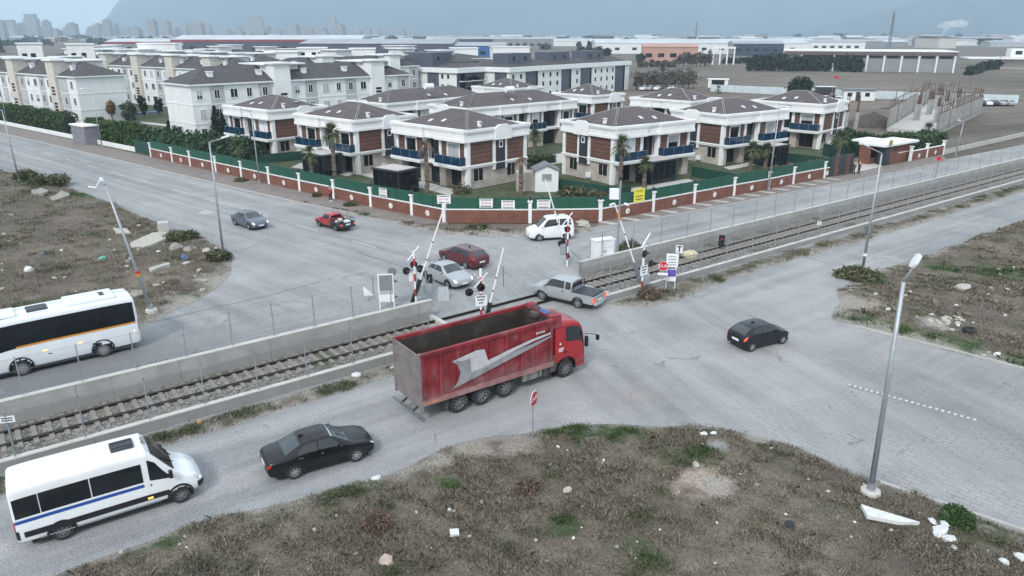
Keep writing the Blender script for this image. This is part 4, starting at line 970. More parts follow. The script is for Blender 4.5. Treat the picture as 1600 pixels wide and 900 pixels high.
# ------------------------------------------------------------------ site hoarding, building plot
HOARD = M('pale_hoarding', (.52, .6, .63), .7, var=.1, sc=.5, dirt=(.4, .42, .42), damt=.4)
def hoarding(label, a, b, h=2.2):
    d = b - a; t = thing('site_hoarding', label, 'site fence', a, math.atan2(d.y, d.x), 'pale hoarding round the building plot'); n = int(d.length / 2.6)
    for k in range(n): MB().box(k * d.length / n + .02, -.02, .05, (k + 1) * d.length / n - .02, .02, h + rng.uniform(-.05, .05)).build('hoarding_panel', HOARD, t)
    for k in range(n + 1): MB().box(k * d.length / n - .04, .03, 0, k * d.length / n + .04, .1, h + .1).build('post', STEELD, t)
hoarding('pale sheet hoarding behind the bare concrete frame on the building plot', at(1300, 152), at(1590, 162))
hoarding('pale sheet hoarding running past the lone palm behind the villas', at(1110, 143), at(1300, 152))
# reinforced concrete basement under construction
pts = [at(1385, 205), at(1462, 213), at(1531, 178), at(1448, 165)]
base = pts[0]; t = thing('building_shell', 'unfinished grey concrete basement bristling with rusty rebar on the bare plot', 'construction', (base.x, base.y, 0))
rel = [p - base for p in pts]
def wall_seg(p, q, h, name='concrete_wall', w=.3, par=None):
    d = q - p; o = MB().box(0, -w / 2, 0, d.length, w / 2, h).build(name, CONC, par or t); o.location = p; o.rotation_euler.z = math.atan2(d.y, d.x); return o
MB().prism([(p.x, p.y) for p in rel], .0, .7).build('floor_slab', CONCT, t)
def rebar_row(p, q, z, n, hh, name='rebar'):
    mb = MB()
    for k in range(n):
        r = p.lerp(q, (k + .5) / n) + Vector((rng.uniform(-.15, .15), rng.uniform(-.15, .15), 0)); top = hh * rng.uniform(.5, 1.15)
        mb.beam((r.x, r.y, z), (r.x + rng.uniform(-.12, .12), r.y, z + top), .07, .07)
    for zz in (.35, hh * .6): mb.beam((p.x - .1, p.y, z + zz), (q.x + .1, q.y, z + zz), .3, .05)
    return mb
for p, q, h, n in ((rel[0], rel[0].lerp(rel[3], .62), 3.4, 20), (rel[1], rel[2], 3.0, 40), (rel[3].lerp(rel[0], .3), rel[3], 3.4, 12), (rel[2], rel[3], 3.2, 14)):
    w = wall_seg(p + Vector((0, 0, .7)), q + Vector((0, 0, .7)), h); d = q - p
    mb = rebar_row(Vector((0, 0, 0)), Vector((d.length, 0, 0)), h - .02, n, 2.6); mb.build('rebar', RUST, w)
    for k in range(int(d.length / 3)): MB().box(k * 3 + .6, -.34, 0, k * 3 + 1.5, -.155, h + .25).build('wall_pier', CONC, w)
for s_, v in ((.3, .3), (.3, .7), (.55, .35), (.55, .65), (.78, .35), (.78, .7)):
    p = rel[0].lerp(rel[1], v).lerp(rel[3].lerp(rel[2], v), s_); c = MB().box(-.9, -.25, .7, .9, .25, 3.9).build('column', CONC, t); c.location = (p.x, p.y, 0); c.rotation_euler.z = rng.choice([R(37), R(127)])
    mb = rebar_row(Vector((-.8, 0, 0)), Vector((.8, 0, 0)), 3.88, 10, 2.4); mb.build('rebar', RUST, c)
for k, (px, py) in enumerate(((1319, 206), (1335, 206))):
    q = at(px, py); t2 = thing('concrete_column', ['slim lone concrete column with rusty rebar beside the villa by the gate', 'thicker lone concrete column with rusty rebar before the earth mound'][k], 'column', q)
    c = MB().box(-.3, -.3, 0, .3, .3, 3.6).build('column', CONC, t2); rebar_row(Vector((-.2, 0, 0)), Vector((.2, 0, 0)), 3.58, 8, 3.0).build('rebar', RUST, t2)
def mound(label, p, r, h, mat, name='earth_mound', cat='earth mound'):
    n = 28; vs = []; fs = []
    for i in range(9):
        for j in range(n):
            a = 2 * math.pi * j / n; rr = r * (1 - i / 8.5) * (1 + .25 * mnoise.noise(Vector((math.cos(a) * 1.3, math.sin(a) * 1.3, p.x + i * .2)))); vs.append((p.x + rr * math.cos(a), p.y + rr * .8 * math.sin(a), h * (i / 8) ** .8 * (1 + .15 * mnoise.noise(Vector((rr * math.cos(a), rr * math.sin(a), 3)))) - .03))
    for i in range(8):
        for j in range(n): fs.append((i * n + j, i * n + (j + 1) % n, (i + 1) * n + (j + 1) % n, (i + 1) * n + j))
    fs.append(tuple(range(8 * n, 9 * n)))
    return tag(MB().add(vs, fs).build(name, mat, smooth=True), label, cat)
DARKE = M('dark_earth', (.07, .06, .052), .95, var=.3, sc=1.5, bmp=.6, bsc=6)
mound('dark earth mound beside the unfinished concrete basement', at(1362, 196), 5.5, 2.6, DARKE)
mound('low brown spoil heap in front of the white site cabin', at(1405, 170), 4, .9, DARKE)
# site cabin
p = at(1317, 157); t = thing('site_cabin', 'white site cabin with a dark door against the pale hoarding', 'cabin', (p.x, p.y, 0), R(-8))
MB().box(0, 0, 0, 8.2, 3, 2.9).build('wall', WALLW, t); MB().box(-.4, -.6, 2.9, 8.6, 3.3, 3.1).build('roof', STEELD, t); MB().box(3.2, -.05, 0, 4.3, 0, 2.3).build('door', DARKM, t)
for u in (1.0, 5.6): MB().box(u, -.05, 1.1, u + 1.2, 0, 2.1).build('window', DARKW, t)
p = at(1275, 152); t = thing('site_container', 'dark grey site container behind the white villa by the gate', 'container', (p.x, p.y, 0), R(-10)); MB().box(0, 0, 0, 5, 2.6, 2.9).build('container_wall', DARKM, t, bevel=.03); MB().box(-.15, -.15, 2.9, 5.15, 2.75, 3.0).build('roof', FRAMEW, t)
p = at(1298, 160); t = thing('flag', 'red flag on a thin pole above the site container', 'flag', (p.x, p.y, 0)); MB().cyl((0, 0, 0), (0, 0, 7), .05, n=6).build('pole', STEEL, t)
mb = MB(); mb.add([(0, -.02, 6.1), (.6, .1, 6.15), (1.2, -.05, 6.0), (1.2, -.05, 6.75), (.6, .1, 6.9), (0, -.02, 6.85)], [(0, 1, 4, 5), (1, 2, 3, 4)]); mb.add([(0, .02, 6.1), (.6, .14, 6.15), (1.2, -.01, 6.0), (1.2, -.01, 6.75), (.6, .14, 6.9), (0, .02, 6.85)], [(5, 4, 1, 0), (4, 3, 2, 1)]); mb.build('flag_cloth', SIGNR, t, recalc=False)
p = at(1105, 137); t = thing('site_shelter', 'white posted shelter by the bare saplings behind the villas', 'shelter', (p.x, p.y, 0), R(-12)); MB().box(0, 0, 2.6, 7, 4, 2.9).build('roof', WALLW, t)
for u in (.2, 5.6): MB().box(u, .2, 0, u + 1.1, .6, 2.6).build('pier', WALLW, t)
MB().box(1.3, 3.5, 0, 5.6, 3.7, 2.6).build('back_wall', DARKM, t)

# ------------------------------------------------------------------ warehouses and factories of the middle distance
GREYSH = M('grey_sheet_wall', (.24, .255, .265), .7, var=.1, sc=.15); BROWNF = M('brown_fascia', (.13, .1, .095), .7, var=.1, sc=.3)
a = at(1488, 114); b = at(1225, 110); d = b - a; hd = math.atan2(d.y, d.x)
t = thing('warehouse', 'long grey warehouse with white wall piers and a brown roof edge', 'warehouse', (a.x, a.y, 0), hd); ln = d.length
MB().box(0, -40, 0, ln, 0, 7.6).build('wall', GREYSH, t); MB().box(-.8, -41, 7.6, ln + .8, .9, 9.2).build('fascia', BROWNF, t); MB().box(-1, -41.2, 9.2, ln + 1, 1.1, 9.6).build('roof', WALLW, t)
n = 10
for k in range(n + 1): MB().box(ln * k / n - .35, .01, 0, ln * k / n + .35, .7, 7.6).build('wall_pier', FRAMEW, t)
for k in range(n - 1): MB().box(ln * k / n + .9, .01, 6.2, ln * (k + 1) / n - .9, .12, 7.4).build('window_band', DARKW, t)
for k in range(7): MB().box(-.6, -38 + 6 * k, 0, -.01, -37.3 + 6 * k, 7.6).build('wall_pier', FRAMEW, t)
p = at(1562, 108); t = thing('farm_building', 'pale building with a long white porch roof beside the dark trees', 'building', (p.x, p.y, 0), R(-20)); MB().box(0, 0, 0, 40, 14, 6).build('wall', STONEB, t); MB().box(-16, -5, 5, 42, 16, 5.6).build('porch_roof', WALLW, t); MB().box(4, 2, 6, 36, 12, 10).build('upper_storey', WALLW, t)
for k in range(6): MB().box(6 + k * 5, 1.9, 7.2, 9 + k * 5, 2.0, 9).build('window', DARKW, t)
def hall(label, px, py, w, d, h, hd, wall, roofm, band=None, name='factory_hall', cat='factory', group=None, pitch=.06):
    p = at(px, py); t = thing(name, label, cat, (p.x, p.y, 0), R(hd), group)
    MB().box(0, 0, 0, w, d, h).build('wall', wall, t)
    mb = MB(); mb.add([(-.5, -.5, h), (w + .5, -.5, h), (w + .5, d + .5, h), (-.5, d + .5, h), (-.5, d / 2, h + d * pitch), (w + .5, d / 2, h + d * pitch)], [(0, 1, 5, 4), (3, 4, 5, 2), (0, 4, 3), (1, 2, 5), (0, 3, 2, 1)]); mb.build('roof', roofm, t)
    if band: MB().box(-.2, -.3, h - 1.6, w + .2, -.02, h + .3).build('coloured_band', band, t)
    for k in range(min(12, int(w / 8))): MB().box(2 + k * (w - 4) / max(1, min(12, int(w / 8))), -.12, h * .35, 2 + k * (w - 4) / max(1, min(12, int(w / 8))) + 4, 0, h * .6).build('window', DARKW, t)
    return t
REDB = M('red_sheet_band', (.26, .045, .055), .6); PINK = M('salmon_render', (.45, .27, .21), .8, var=.1, sc=.1); BLUEG = M('blue_grey_glass', (.03, .05, .085), .25, var=.3, sc=.2); WROOF = M('white_sheet_roof', (.5, .53, .55), .7, var=.1, sc=.05); DSHED = M('dark_sheet_wall', (.07, .075, .095), .6, var=.15, sc=.1); BLUEW = M('blue_sheet_wall', (.02, .1, .28), .6, var=.1); GREYR = M('grey_sheet_roof', (.33, .35, .37), .7, var=.12, sc=.05)
hall('dark shed with a long red roof edge behind the white attic blocks', 270, 88, 150, 60, 12.5, 4, DSHED, WROOF, REDB)
hall('low grey shed with a thin red edge at the street end of the estate', 165, 84, 110, 50, 10, 4, GREYSH, WROOF, REDB)
hall('slate coloured hall behind the white attic block with the round window', 470, 92, 110, 50, 10.5, -4, DSHED, GREYR)
hall('bright blue sided hall behind the slate penthouses', 606, 92, 85, 40, 9, -2, BLUEW, GREYR)
hall('long dark glazed office with white base beyond the blue hall', 680, 76, 110, 40, 11, -2, BLUEG, GREYR)
hall('grey office block on the skyline beside the dark glazed office', 770, 77, 70, 40, 11, -2, GREYSH, GREYR)
hall('salmon pink factory among bare trees at the edge of the fields', 1003, 98, 34, 30, 9.5, -8, PINK, PINK)
hall('dark blue glazed factory beside the white posted portico', 1145, 87, 40, 36, 9.5, -8, BLUEG, GREYR)
hall('pale factory with a row of dark windows behind the cypress row', 1255, 80, 60, 30, 9, -8, WALLW, GREYR)
hall('long white roofed hall beyond the salmon pink factory', 930, 84, 190, 60, 9, -3, WALLW, WROOF)
p = at(1112, 101); t = thing('portico', 'white posted portico in front of the dark blue glazed factory', 'portico', (p.x, p.y, 0), R(-10))
for u in (0, 4, 8, 12): MB().box(u, 0, 0, u + .8, .8, 9).build('post', FRAMEW, t)
MB().box(-.3, -.3, 9, 13, 3, 10).build('beam', FRAMEW, t)

# far sheds: long pale roofs fading into the haze
fr = random.Random(5)
for k in range(210):
    px = fr.uniform(-40, 1640); py = fr.choice([fr.uniform(60, 66), fr.uniform(64, 76)]) 
    if px < 620 and py > 66: continue
    if 1180 < px < 1640 and py > 78: continue
    p = at(px, py); dist = p.length; w = fr.choice([fr.uniform(12, 40), fr.uniform(20, 60), fr.uniform(60, 150)]) * (1 if dist < 1200 else 1.5); h = fr.uniform(4.5, 9) + (4 if w < 40 else 0)
    m, r_ = fr.choice([(WALLW, WROOF), (GREYSH, WROOF), (WALLW, GREYR), (GREYSH, GREYR), (PINK, GREYR), (WALLG, GREYR), (DSHED, GREYR), (BROWNF, ROOFS), (STONEB, ROOFT)])
    dd = fr.uniform(25, 50); t = MB().box(0, 0, 0, w, dd, h)
    t.add([(-.5, -.5, h), (w + .5, -.5, h), (w + .5, dd, h), (-.5, dd, h), (-.5, dd / 2, h + 2.5), (w + .5, dd / 2, h + 2.5)], [(0, 1, 5, 4), (3, 4, 5, 2), (0, 4, 3), (1, 2, 5)], 1)
    o = t.build('distant_shed', [m, r_], loc=(p.x, p.y, 0), rz=R(fr.uniform(-14, 8)))
    tag(o, 'long pale industrial shed far off on the hazy plain below the mountain', 'shed', 'industrial sheds on the far plain')
# towers of the far city
CITY = M('city_render', (.28, .285, .3), .85, var=.1, sc=.02)
for k in range(150):
    px = fr.choice([fr.uniform(-20, 330), fr.uniform(-20, 560), fr.uniform(300, 640)]); y0 = fr.uniform(2000, 3800)
    X_ = (px - 800) / F_PX * y0 * .97; h = fr.uniform(20, 52 if px < 340 else 40); w = fr.uniform(16, 30)
    mb = MB().box(-w / 2, -9, 0, w / 2, 9, h); mb.box(-w / 4, -5, h, w / 4, 5, h + 4)
    o = mb.build('tower_block', CITY, loc=(X_, y0, 0), rz=R(fr.uniform(-25, 25))); tag(o, 'pale hazy tower block on the far city skyline', 'tower block', 'tower blocks of the far city')
for (px, w, h, lb) in ((72, 42, 78, 'tall stepped tower block standing above the hazy city'), (37, 48, 60, 'broad hazy tower block beside the tallest one'), (413, 40, 72, 'broad round shouldered tower block alone on the hazy plain'), (528, 26, 70, 'slim hazy tower block just past the round shouldered one')):
    y0 = 2600; t = thing('tower_block', lb, 'tower block', ((px - 800) / F_PX * y0 * .97, y0, 0)); MB().box(-w / 2, -12, 0, w / 2, 12, h * .82).build('wall', CITY, t); MB().box(-w * .38, -10, h * .82, w * .38, 10, h).build('upper_storeys', CITY, t)
# radio mast and chimneys
def mast(label, px, dist, h, lean=0, name='lattice_mast', r=.9):
    X_ = (px - 800) / F_PX * dist * .96; t = thing(name, label, 'mast', (X_, dist, 0)); q = .5
    for sx, sy in ((-1, -1), (1, -1), (1, 1), (-1, 1)): MB().beam((sx * r, sy * r, 0), (sx * .3 + lean, sy * .3, h), .28, .28).build('leg', STEELD, t)
    mb = MB(); n = 14
    for k in range(n):
        z0, z1 = h * k / n, h * (k + 1) / n; a, b = r - (r - .3) * k / n, r - (r - .3) * (k + 1) / n; l0, l1 = lean * k / n, lean * (k + 1) / n
        mb.beam((-a + l0, -a, z0), (b + l1, -b, z1), .16, .16); mb.beam((a + l0, -a, z0), (-b + l1, -b, z1), .16, .16)
    mb.build('bracing', STEELD, t)
mast('tall lattice mast rising against the mountain above the grey warehouse', 1383, 560, 32, 0, r=1.0)
mast('thin far mast above the long white roofs', 1083, 900, 30, 0, r=.8)
# ------------------------------------------------------------------ mountains
def hills(name, d0, d1, prof, seed, mat, nx=150, ny=26):
    """prof: list of (photo x, ridge height); ridge halfway in depth"""
    xs = np.linspace(prof[0][0], prof[-1][0], nx); hh = np.interp(xs, [p[0] for p in prof], [p[1] for p in prof])
    V = np.zeros((nx, ny, 3))
    for i in range(nx):
        for j in range(ny):
            s = j / (ny - 1); dist = d0 + (d1 - d0) * s; prf = math.sin(min(1, s / .75) * math.pi / 2) ** 1.15 if s < .75 else math.cos((s - .75) / .25 * math.pi / 2)
            X_ = (xs[i] - 800) / F_PX * ((d0 + d1) * .5) * .97 * (.8 + .4 * s); nz = mnoise.fractal(Vector((X_ * .0011, dist * .0011, seed)), 1, 2, 5)
            V[i, j] = (X_, dist, max(-5, hh[i] * prf * (1 + .16 * nz) + nz * 30 * min(1, hh[i] / 200) * prf) - 2)
    idx = np.arange(nx * ny).reshape(nx, ny); q = np.stack([idx[:-1, :-1], idx[1:, :-1], idx[1:, 1:], idx[:-1, 1:]], -1).reshape(-1, 4)
    return tag(np_mesh(name, V.reshape(-1, 3), q, mat, smooth=True), kind='structure')
HILLM = M('mountain_scrub', (.03, .052, .068), .95, var=.45, sc=.0016)
hills('mountain', 5000, 8000, [(130, 0), (165, 30), (215, 330), (300, 620), (420, 820), (700, 950), (1000, 900), (1300, 960), (1700, 900), (2100, 700)], 1.7, HILLM)
hills('foothill', 3600, 5000, [(1180, 0), (1240, 25), (1330, 120), (1450, 230), (1600, 260), (1800, 320), (2100, 200)], 6.1, HILLM, nx=70)
# ------------------------------------------------------------------ the hazy air
sm = MB()
for (px, py, r) in ((1478, 40, 9), (1486, 38, 12), (1496, 37, 13), (1470, 41, 6)): q = ray_at_depth(px, py, 1500); sm.ball(q, r, n=6, sq=(1.6, 1, .6), jit=.15)
q = ray_at_depth(1474, 44, 1500); sm.tube([(q.x, q.y, q.z - 14), (q.x + 3, q.y, q.z - 5), (q.x + 8, q.y, q.z + 4)], [2, 4, 7], 8)
sm = tag(sm.build('smoke', bpy.data.materials.new('white_smoke'), smooth=True), kind='stuff'); s_m = sm.data.materials[0]; s_m.use_nodes = True; s_m.node_tree.nodes.clear()
s_v = s_m.node_tree.nodes.new('ShaderNodeVolumePrincipled'); s_o = s_m.node_tree.nodes.new('ShaderNodeOutputMaterial'); s_v.inputs['Color'].default_value = (.95, .95, .95, 1); s_v.inputs['Density'].default_value = .05; s_m.node_tree.links.new(s_v.outputs[0], s_o.inputs['Volume'])
hz = MB().box(-9400, -600, -1.5, 9400, 9400, 1250).build('haze', bpy.data.materials.new('hazy_air')); tag(hz, kind='stuff')
hm = hz.data.materials[0]; hm.use_nodes = True; hm.node_tree.nodes.clear()
pv = hm.node_tree.nodes.new('ShaderNodeVolumePrincipled'); ho = hm.node_tree.nodes.new('ShaderNodeOutputMaterial')
pv.inputs['Color'].default_value = (.66, .83, .97, 1); pv.inputs['Density'].default_value = .00021; pv.inputs['Anisotropy'].default_value = 0.0
hm.node_tree.links.new(pv.outputs[0], ho.inputs['Volume'])
# ------------------------------------------------------------------ vehicles
def cr(p0, p1, p2, p3, t):
    return .5 * ((2 * p1) + (-p0 + p2) * t + (2 * p0 - 5 * p1 + 4 * p2 - p3) * t * t + (-p0 + 3 * p1 - 3 * p2 + p3) * t ** 3)
class Hull:
    """car body lofted from cross sections; st rows: x, z_bottom, z_belt, z_top, half width at belt, half width at top"""
    def __init__(self, st, crown=.03):
        rows = []
        for x, zb, zs, zt, w, wt in st:
            h = [(0, zb), (.82 * w, zb), (.955 * w, zb + .1 * (zs - zb) + .03), (w, zb + .55 * (zs - zb)), (.985 * w, zs), (.985 * w + (wt - .985 * w) * .4, zs + (zt - zs) * .6), (wt, zt - .035), (wt * .6, zt), (0, zt + crown)]
            rows.append([(x, y, z) for y, z in h] + [(x, -y, z) for y, z in h[-2:0:-1]])
        self.A = np.array(rows); self.n = len(st); self.m = 16
    def S(self, u, v):
        u = min(max(u, 0), self.n - 1 - 1e-6); i = int(u); t = u - i; n = self.n
        v = v % 16; j = int(v) % 16; s = v - int(v)
        def ringpt(i): 
            i = min(max(i, 0), n - 1); r = self.A[i]; return cr(r[j - 1], r[j], r[(j + 1) % 16], r[(j + 2) % 16], s)
        return cr(ringpt(i - 1), ringpt(i), ringpt(i + 1), ringpt(i + 2), t)
    def N(self, u, v):
        e = .02; a = self.S(u + e, v) - self.S(u - e, v); b = self.S(u, v + e) - self.S(u, v - e); n = np.cross(b, a); l = np.linalg.norm(n); n = n / (l + 1e-9)
        c = self.S(u, v); 
        mid = np.array([c[0], 0, (self.A[:, :, 2].mean())]); return n if n @ (c - mid) >= 0 else -n
    def body(self, name, mat, parent, nu=4, nv=3, holes=()):
        U = (self.n - 1) * nu + 1; V = 16 * nv; mb = MB()
        mb.v = [tuple(self.S(i / nu, j / nv)) for i in range(U) for j in range(V)]
        for i in range(U - 1):
            for j in range(V):
                q = (i * V + j, i * V + (j + 1) % V, (i + 1) * V + (j + 1) % V, (i + 1) * V + j); c = np.mean([mb.v[k] for k in q], 0)
                if any(math.hypot(c[0] - hx, c[2] - hr) < hr * 1.1 and abs(c[1]) > .5 for hx, hr in holes): continue
                mb.f.append(q); mb.m.append(0)
        mb.f += [tuple(range(V)), tuple(range((U - 1) * V, U * V))]; mb.m += [0, 0]
        o = mb.build(name, mat, parent, smooth=True)
        return o
    def patch(self, name, mat, parent, c, off=.008, side=1, k=6, l=5, smooth=True, thick=True):
        """c: four (u, v) corners: lower rear, lower front, upper front, upper rear; side -1 mirrors it"""
        vs = []
        for a in range(k + 1):
            for b in range(l + 1):
                s, t = a / k, b / l
                u = (c[0][0] * (1 - s) + c[1][0] * s) * (1 - t) + (c[3][0] * (1 - s) + c[2][0] * s) * t
                v = (c[0][1] * (1 - s) + c[1][1] * s) * (1 - t) + (c[3][1] * (1 - s) + c[2][1] * s) * t
                p = self.S(u, v) + self.N(u, v) * off
                vs.append((p[0], p[1] * side, p[2]))
        fs = [(a * (l + 1) + b, (a + 1) * (l + 1) + b, (a + 1) * (l + 1) + b + 1, a * (l + 1) + b + 1) for a in range(k) for b in range(l)]
        o = MB().add(vs, fs).build(name, mat, parent, smooth=smooth, recalc=True)
        return o
def wheel(parent, x, y, r, w, rimm=RIM, spokes=7, side=1, simple=False, deep=0):
    """side: +1 outer face towards +y"""
    prof = [(r * .62, -w / 2), (r * .93, -w / 2), (r, -w * .36), (r, w * .36), (r * .93, w / 2), (r * .66, w / 2), (r * .62, w * .42)]
    t = MB().lathe(prof + [prof[0]], (0, 0, 0), 'y', 24, caps=False).build('wheel', RUBBER, parent, smooth=False)
    t.location = (x, y, r)
    yo = side * w * .40
    mb = MB(); mb.lathe([(r * .64, -side * w * .3), (r * .64, yo + side * .012), (r * .57, yo + side * .012), (r * .54, yo - side * .02)], (0, 0, 0), 'y', 20, 0, False); mb.lathe([(r * .54, yo - side * .02), (r * .52, yo - side * (.05 + deep)), (r * .2, yo - side * (.05 + deep))], (0, 0, 0), 'y', 20, 1, False); mb.lathe([(r * .2, yo - side * (.05 + deep)), (r * .17, yo + side * .01), (.01, yo + side * .015)], (0, 0, 0), 'y', 20, 0, False)
    if not simple:
        for k in range(spokes):
            a = 2 * math.pi * k / spokes; c, s = math.cos(a), math.sin(a)
            mb.beam((c * r * .12, yo - side * deep, s * r * .12), (c * r * .57, yo + side * .004 - side * deep * .3, s * r * .57), r * .17, .02, up=(0, 1, 0))
    rm = mb.build('rim', [rimm, BLACK], t)
    return t
def arch(h, parent, x, r, w, mat=BLACK):
    for side in (1, -1):
        mb = MB(); n = 18; zc = r - .06; hs = [(x + math.cos(math.pi * k / 10) * (r + .05), side * (w - .3), max(.16, zc + math.sin(math.pi * k / 10) * (r + .05))) for k in range(11)]; a_ = [math.pi * (-.08 + 1.16 * k / n) for k in range(n + 1)]
        for k in range(n):
            P_ = lambda a, q: (x + math.cos(a) * q, zc + math.sin(a) * q)
            o0, o1, i0, i1 = P_(a_[k], r + .03), P_(a_[k + 1], r + .03), P_(a_[k], r - .05), P_(a_[k + 1], r - .05)
            mb.slab([(o0[0], side * (w - .0), o0[1]), (o1[0], side * (w - .0), o1[1]), (i1[0], side * (w + .004), i1[1]), (i0[0], side * (w + .004), i0[1])], (0, -side * .16, 0))
        mb.build('wheel_arch', mat, parent)
        MB().slab([(x - r - .05, side * (w - .3), .14), (x + r + .05, side * (w - .3), .14)] + hs, (0, -side * .04, 0)).build('wheel_house', BLACK, parent)
def paint(name, c, **k): return M(name, c, .3, .0, var=.05, sc=.8, coat=k.get('ct', .6), dirt=(.25, .23, .2), dsc=1.2, damt=k.get('d', .12), spec=.4)
def plate(parent, x, z, s, w=.52, y=0):
    MB().box(x - .012, y - w / 2, z, x + .012, y + w / 2, z + .12).build('number_plate', SIGNW, parent)
def place(t, rear_px, front_px, rear_off, half_track, side, wb=None, heading=None):
    """put a vehicle so that its near-side wheels stand on the photo's wheel marks; side +1: near side is its right hand"""
    a = at(*rear_px); b = at(*front_px); d = (b - a); hd = math.atan2(d.y, d.x) if heading is None else heading
    d = Vector((math.cos(hd), math.sin(hd), 0)); lft = Vector((-d.y, d.x, 0))
    mid = (a + b) / 2; rear = mid - d * (wb / 2) if wb else a
    t.location = rear - d * rear_off + lft * half_track * side; t.rotation_euler = (0, 0, hd)

def sedan(label, mat, L=4.6, W=1.78, H=1.45, kind='sedan', lit=False, rear_lit=False, r=.32, group=None, rim=RIM, cat='car', ro=1.05, wb=2.65, name='sedan', handles=True, simple=False):
    t = thing(name, label, cat, (0, 0, 0), 0, group); w = W / 2; k = L / 4.6; z = H / 1.45
    if kind == 'sedan':
        st = [(0, .45, .72, .8, .68, .52), (.1, .3, .84, .97, .80, .64), (.4, .23, .9, 1.04, .87, .68), (.75, .21, .92, 1.08, .885, .70), (1.5, .2, .93, 1.39, .89, .64), (2.15, .2, .92, 1.46, .89, .65), (2.7, .2, .91, 1.43, .89, .63), (3.5, .21, .89, 1.02, .885, .72), (4.15, .23, .79, .88, .85, .66), (4.48, .28, .67, .74, .77, .56), (4.6, .38, .56, .61, .64, .46)]
        win = [((3.6, 4.45), (4.88, 4.4), (4.88, 5.75), (4.05, 5.75)), ((4.98, 4.4), (6.62, 4.4), (6.02, 5.75), (4.98, 5.75))]; ws = (6.08, 6.94); rw = (3.06, 3.9)
    elif kind == 'wagon':
        st = [(0, .42, .75, .82, .7, .56), (.08, .28, .9, 1.05, .82, .66), (.35, .22, .94, 1.32, .88, .6), (.62, .2, .95, 1.45, .89, .64), (1.4, .2, .94, 1.48, .89, .65), (2.25, .2, .93, 1.48, .89, .65), (2.75, .2, .91, 1.44, .89, .63), (3.5, .21, .88, 1.0, .885, .70), (4.15, .23, .79, .88, .85, .66), (4.48, .28, .67, .74, .77, .56), (4.6, .38, .56, .61, .64, .46)]
        win = [((2.9, 4.45), (4.05, 4.4), (4.05, 5.75), (3.15, 5.75)), ((4.12, 4.4), (4.95, 4.4), (4.95, 5.75), (4.12, 5.75)), ((5.03, 4.4), (6.62, 4.4), (6.02, 5.75), (5.03, 5.75))]; ws = (6.08, 6.94); rw = (1.2, 2.75)
    elif kind == 'hatch':
        st = [(0, .42, .72, .8, .7, .56), (.08, .3, .86, .98, .82, .68), (.4, .22, .93, 1.22, .88, .66), (.85, .2, .95, 1.40, .89, .64), (1.5, .2, .94, 1.46, .89, .64), (2.2, .2, .93, 1.46, .89, .64), (2.75, .2, .91, 1.41, .89, .62), (3.6, .21, .87, .99, .885, .69), (4.15, .23, .78, .87, .85, .65), (4.48, .28, .66, .73, .77, .55), (4.6, .38, .55, .6, .64, .45)]
        win = [((2.75, 4.55), (4.2, 4.4), (4.2, 5.7), (3.3, 5.7)), ((4.3, 4.4), (6.62, 4.4), (6.02, 5.7), (4.3, 5.7))]; ws = (6.08, 6.94); rw = (1.35, 2.85)
    else:  # mpv
        st = [(0, .4, .8, .9, .76, .66), (.05, .28, .98, 1.15, .85, .74), (.18, .22, 1.0, 1.55, .885, .68), (.5, .2, 1.0, 1.74, .89, .66), (1.4, .2, .99, 1.78, .89, .66), (2.2, .2, .98, 1.76, .89, .65), (2.75, .2, .96, 1.68, .89, .63), (3.75, .21, .92, 1.05, .885, .70), (4.2, .23, .84, .93, .85, .66), (4.5, .28, .72, .78, .77, .56), (4.6, .38, .56, .62, .64, .46)]
        win = [((2.6, 4.4), (4.15, 4.4), (4.15, 5.6), (2.8, 5.6)), ((4.25, 4.4), (6.66, 4.3), (6.05, 5.6), (4.25, 5.6))]; ws = (6.08, 6.94); rw = (1.25, 2.6)
    st = [(x * k, zb * z, zs * z, zt * z, a * w / .89, b * w / .89) for x, zb, zs, zt, a, b in st]
    h = Hull(st); body = h.body('body', mat, t, 4 if simple else 7, 2 if simple else 3, () if simple else ((ro, r), (ro + wb, r)))
    if not simple: arch(h, t, ro, r + .06, w - .006); arch(h, t, ro + wb, r + .06, w - .006)
    for side in (1, -1):
        for c in win: h.patch('window', CARGLASS, t, c, .006, side)
    h.patch('windshield', SCREEN, t, ((ws[1], 6.15), (ws[1], 9.85), (ws[0], 9.75), (ws[0], 6.25)), .006, 1, 8, 6)
    h.patch('tailgate_window', SCREEN, t, ((rw[0], 6.2), (rw[0], 9.8), (rw[1], 9.7), (rw[1], 6.3)), .006, 1, 8, 6)
    for side in (1, -1):
        h.patch('headlight', HEADL if lit else HEADO, t, ((8.55, 4.1), (9.5, 3.7), (9.55, 4.7), (8.6, 5.0)), .008, side)
        if kind in ('sedan',): h.patch('tail_light', TAILL if rear_lit else TAIL, t, ((.25, 3.5), (1.35, 3.7), (1.2, 4.25), (.35, 4.3)), .008, side)
        else: h.patch('tail_light', TAILL if rear_lit else TAIL, t, ((.3, 3.6), (1.3, 3.7), (1.7, 4.5), (.6, 4.6)), .008, side)
        if simple: continue
        # doors: seam lines and handles
        for u0, u1 in ((win[0][0][0] + (.1 if kind == 'wagon' else .0), win[-2][1][0] + .02 if len(win) > 1 else 4.9), (win[-1][0][0] - .02, 6.75)):
            d = h.patch('door', mat, t, ((u0, 2.4), (u1, 2.4), (u1, 4.25), (u0, 4.25)), .0045, side, 8, 5)
            MBh = h.patch('handle', CHROME if kind == 'sedan' else mat, d, ((u0 + .1, 3.85), (u0 + .35, 3.85), (u0 + .35, 3.98), (u0 + .1, 3.98)), .03, side, 2, 1)
        p = h.S(6.45, 4.4); mb = MB(); mb.ball((p[0], side * (p[1] + .13), p[2] + .06), .1, n=6, sq=(.8, 1.1, .75)); mb.build('wing_mirror', mat, t, smooth=True)
